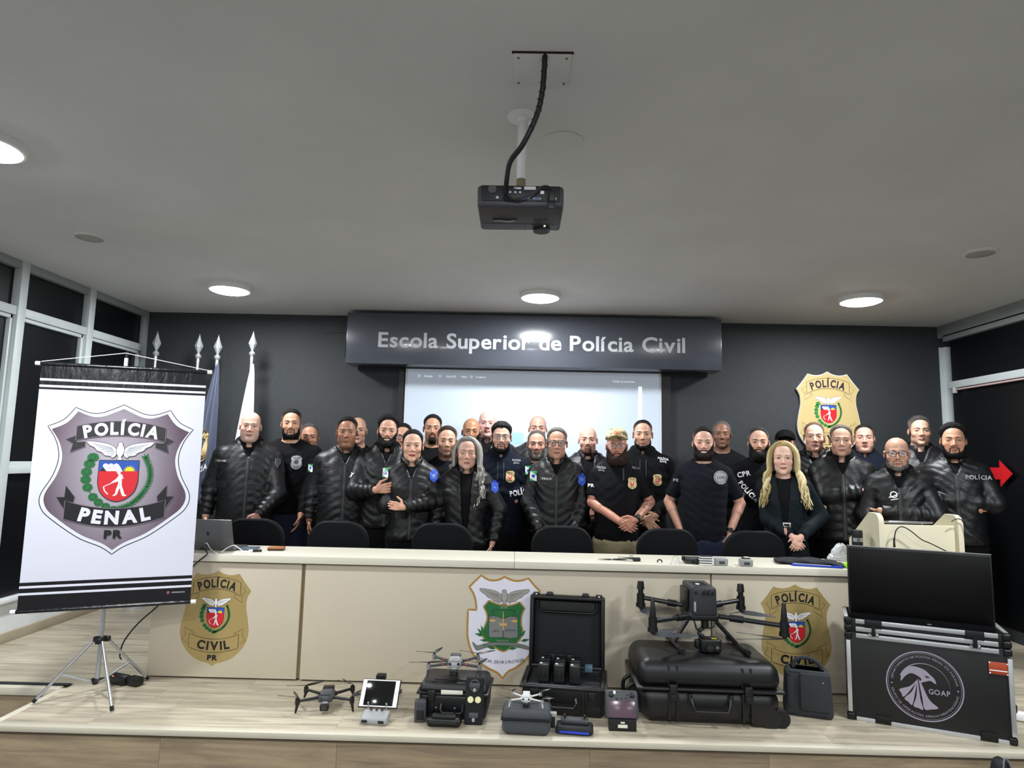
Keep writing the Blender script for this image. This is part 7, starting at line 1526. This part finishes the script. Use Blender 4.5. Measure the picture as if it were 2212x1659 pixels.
Q19 = person('person in camouflage cap with full dark beard, hands clasped, khaki trousers', 1336, 963, 5.12, 'b98068', beard=dict(kind='long', t=.014, low=.150), bcol='2a1d18', hcol='3a2a22', clothes='tee', glasses='thin', extra=(('badge', 1366, 1044, .092), ('text', 'POLÍCIA', 1299, 1010, .016, .07, -.05, c_sil), ('text', 'CIVIL', 1299, 1016, .012, .05, -.05, c_sil), ('text', 'POLÍCIA', 1376, 1011, .016, .07, -.1, c_sil), ('text', 'PR', 1276, 1049, .024, .05, 0, c_white), ('line', [(1347, 1012), (1347, 1038)], .012, '2c3442')), arms=('clasp', 'clasp'), wrists=((1338, 1126, -.23, (.85, -.1, -.45), (1279, 1085, -.03)), (1374, 1122, -.26, (-.85, -.1, -.55), (1404, 1085, -.03))), w=1.00, belly=.7, trousers=m_khaki, A=dict(fat=1.05), hand_over=dict(tattoo=1, curl=.28)); cap(Q19, m_camo, True); watch(Q19, 1, big=True)
Q20 = person('person with short dark hair in black hoodie with gold badge, beside the screen edge', 1393, 938, 5.52, 'c69679', hair=dict(side=.0025, top=.008, rec=.004), hcol='15110f', beard=dict(kind='jawline', t=.003), clothes='hoodie', extra=(('badge', 1420, 1037, .10), ('text', 'POLÍCIA', 1433, 991, .018, .09, -.15, c_white), ('text', 'CIVIL', 1433, 997, .015, .06, -.15, c_white)), arms=('clasp', 'clasp'), wrists=((1392, 1120, -.22, (.7, -.1, -.7), (1372, 1080, .0)), (1418, 1112, -.24, (-.8, -.1, -.6), (1446, 1076, -.02))), w=1.06, stub=.3, A=dict(fat=.98, squint=.7)); watch(Q20, 1, big=True)
Q21 = person('person with dark beard in black t-shirt with round grey badge, hands in jeans pockets', 1527, 956.6, 5.15, 'cf9c84', hair=dict(side=.004, top=.014, freq=350, rough=.002), hcol='1d1816', beard=dict(kind='full', t=.011), arms=('pocket', 'pocket'), w=1.00, belly=.35, clothes='tee', mat=m_teeb, A=dict(fat=1.04, smile=.7, teeth=1, squint=.7), extra=(('patch', 1556, 1031, .105, 'round'), ('text', 'PE', 1459, 1038, .022, .04, 0, c_sil)), trousers=m_jean); watch(Q21, 1)
Q22 = person('person with brown skin, grey cropped hair and moustache behind the jeans man', 1566, 937.5, 5.86, '8c5f47', hair=dict(side=.002, top=.004, grey=.6), hcol='35302d', beard=dict(kind='moustache', t=.004, grey=.4), stub=.4, w=1.0, cv=.015, clothes='tee', A=dict(fat=.95, jaw=.95), extra=(('patch', 1592, 1016, .06, 'round'),))
Q23 = person('person with very thick black beard in black shirt with white sleeve lettering', 1648, 955.5, 5.42, 'cc9a7d', hair=dict(side=.003, top=.010, rec=.016, grey=.12), hcol='1a1615', beard=dict(kind='long', t=.014, low=.155), bcol='120f0f', clothes='long', extra=(('text', 'CPR', 1607, 1024, .040, .105, .22, c_white), ('text', 'POLÍCIA', 1617, 1062, .040, .20, -.85, c_white)), arms=('tuck_b', 'tuck_a'), w=1.05, A=dict(browt=1.5)); 
Q24 = person('person in dark cap almost hidden behind the blonde woman', 1706, 962, 5.98, 'b58468', hair=SHORT, hcol='151312', w=1.0, cv=.016); cap(Q24, m_tee)
Q25 = person('person with long wavy blonde hair in dark open blazer, hands together', 1702, 989.6, 4.95, 'dcae98', hair=dict(side=.010, top=.013, zf=0.094, freq=60, rough=.0012), hcol='a8925f', clothes='blazer', arms=('clasp', 'clasp'), wrists=((1710, 1158, -.20, (.6, -.2, -.8), (1660, 1120, -.02)), (1730, 1160, -.23, (-.5, -.2, -.9), (1772, 1115, -.03))), fem=True, w=1.0, lips='a85f5a', brow='8a6f50', A=dict(smile=.4, jaw=.86, neck=.80, squint=.85, fat=.94), extra=('nocollar',))
Q26 = person('person with receding light brown hair in black jacket with name tape, under the gold plaque', 1770, 943, 5.52, 'dca78f', hair=dict(side=.0025, top=.006, rec=.018, zf=0.098), hcol='5c4636', clothes='jacket', extra=(('tape', 1752, 1018, .09, ''),), arms=('tuck_b', 'tuck_a'), w=1.05, A=dict(fat=1.0, smile=.3), lips='b06c66')
Q27 = person('person with short greying hair in black jacket, arms crossed, left of the lectern', 1830, 951.5, 5.14, 'cb9c84', hair=dict(side=.0035, top=.010, grey=.25, rec=.012, zf=0.094), hcol='4a3d33', stub=.25, clothes='jacket', arms=('cross_top', 'tuck_b'), wrists=((1850, 1075, -.14, (1, .5, .1), (1782, 1072, -.05)), (1905, 1052, -.20, (-1, .1, .0), (1920, 1085, -.05))) if False else ((1868, 1062, -.21, (1, .1, .18), (1786, 1072, -.05)), None), extra=('hood', ('patch', 1897, 1028, .05, 'flag')), w=1.00, A=dict(fat=1.0))
Q28 = person('person with dark cropped hair in navy hoodie behind the arms-crossed man', 1879, 945.6, 5.84, 'cd9a84', hair=dict(side=.0025, top=.006), hcol='1d1815', clothes='hoodie', mat=m_navy, w=1.02, cv=.015, A=dict(fat=1.05, squint=.6))
Q29 = person('person with shaved head, dark glasses and beard, arms crossed behind the lectern', 1953.5, 980, 4.85, 'bf8e74', hcol='3a312c', scalp=(.12,), beard=dict(kind='jawline', t=.006, grey=.3), glasses='thick', clothes='jacket', extra=('hood', ('patch', 1930, 1070, .07, 'logo')), arms=('tuck_b', 'tuck_a'), w=0.95, A=dict(fat=1.03), belly=.3, hs=1.06)
Q30 = person('person with swept grey-brown hair in dark jacket standing at back right by the window frame', 2001, 930, 5.62, 'd0a086', hair=dict(side=.005, top=.016, grey=.45, topdark=.9, zf=0.096), hcol='2e2925', clothes='jacket', w=1.05, cv=.015, A=dict(smile=.4, squint=.65), hr=(0, 0, .12))
Q31 = person('person with curly black hair and goatee in glossy black jacket, rightmost of the group', 2077, 951, 5.05, 'bd8868', hair=dict(side=.007, top=.022, freq=260, rough=.004, zf=0.096), hcol='121010', beard=dict(kind='jawline', t=.007), clothes='jacket', arms=('tuck_b', 'tuck_a'), extra=(('text', 'POLÍCIA', 2113, 1031, .03, .17, .0, c_sil),), w=.90, belly=.5, A=dict(fat=1.10, smile=.5, squint=.5), hs=1.08)
# long hair as locks
def fall(side, az0, az1, n, z_end, fx, fy, seed, wave=.010, y_end=None, part=.0):
    R_ = np.random.RandomState(seed); out = []
    for i in range(n):
        az = az0+(az1-az0)*(i+R_.rand()*.6)/n; r = .086+.012*R_.rand(); sx = side; ca, sa = math.cos(az), math.sin(az)   # az 0 = side, + = towards the face
        jx = fx+.035*(R_.rand()-.35); p = [Vector((part+sx*.006, -.045*sa*1.2-.01+.0*i, .110+.003*R_.rand())), Vector((part+sx*.045*ca, -.070*sa-.0, .099)), Vector((sx*(.078*ca+.010), -.088*sa+.010, .050)), Vector((sx*(.090*ca+.004+.008*R_.rand()), -.080*sa+.012, -.015)), Vector((sx*(.088*ca+.012), -.075*sa+.008, -.085))]
        L_ = z_end+.05*R_.rand(); m = 6; ph = R_.rand()*6
        for k in range(1, m+1): t = k/m; p.append(Vector((sx*(.095*ca+.010+jx*t)+wave*math.sin(t*9+ph), (-.075*sa+.008)*(1-t)+fy*t*(.7+.4*R_.rand())+wave*.6*math.cos(t*8+ph), -.085+(L_+.085)*t)))
        out.append((p, .0085+.004*R_.rand()))
    return out
locks(Q25, fall(-1, -.7, .62, 26, -.355, .035, -.135, 3, .012)+fall(1, -.7, .62, 26, -.355, .045, -.135, 4, .012)+fall(-1, -.5, .45, 10, -.30, .02, -.14, 8, .014)+fall(1, -.5, .45, 10, -.30, .03, -.14, 9, .014), 'a08a58', 'ecdcae', 'long_hair')
locks(Q11, fall(1, -.7, .68, 30, -.33, .010, -.135, 5, .010)+fall(1, .0, .6, 12, -.40, -.03, -.150, 6, .008)+fall(-1, -.9, .40, 18, -.15, .005, .03, 7, .006), '57524e', 'cfccc6', 'long_hair')
for sx in (-1, 1):
    q = MB(); c_ = Q25['frh'](np.array([[sx*.082, -.002, -.045]]))[0]; q.lathe([(.006, -.010), (.010, 0), (.006, .010)], M('gold_earring', 'c9a24c', .25, .9), c=tuple(c_), n=12); q.build('earring', Q25['root'])
q = MB(); q.box((0.01, -.168, 1.085*Q25['s']), (.055, .012, .034), M('buckle_silver', 'd8d8d8', .25, .9), .004); q.box((0.01, -.1755, 1.085*Q25['s']), (.036, .006, .020), m_blk, .002); q.build('belt_buckle', Q25['root'])
q = MB(); q.ell(tuple(Q8['frh'](np.array([[0, .125, .03]]))[0]), (.04, .035, .04), M('dark_hair_bun', '1a1514', .5), 14, 10); q.build('hair_bun', Q8['root'])
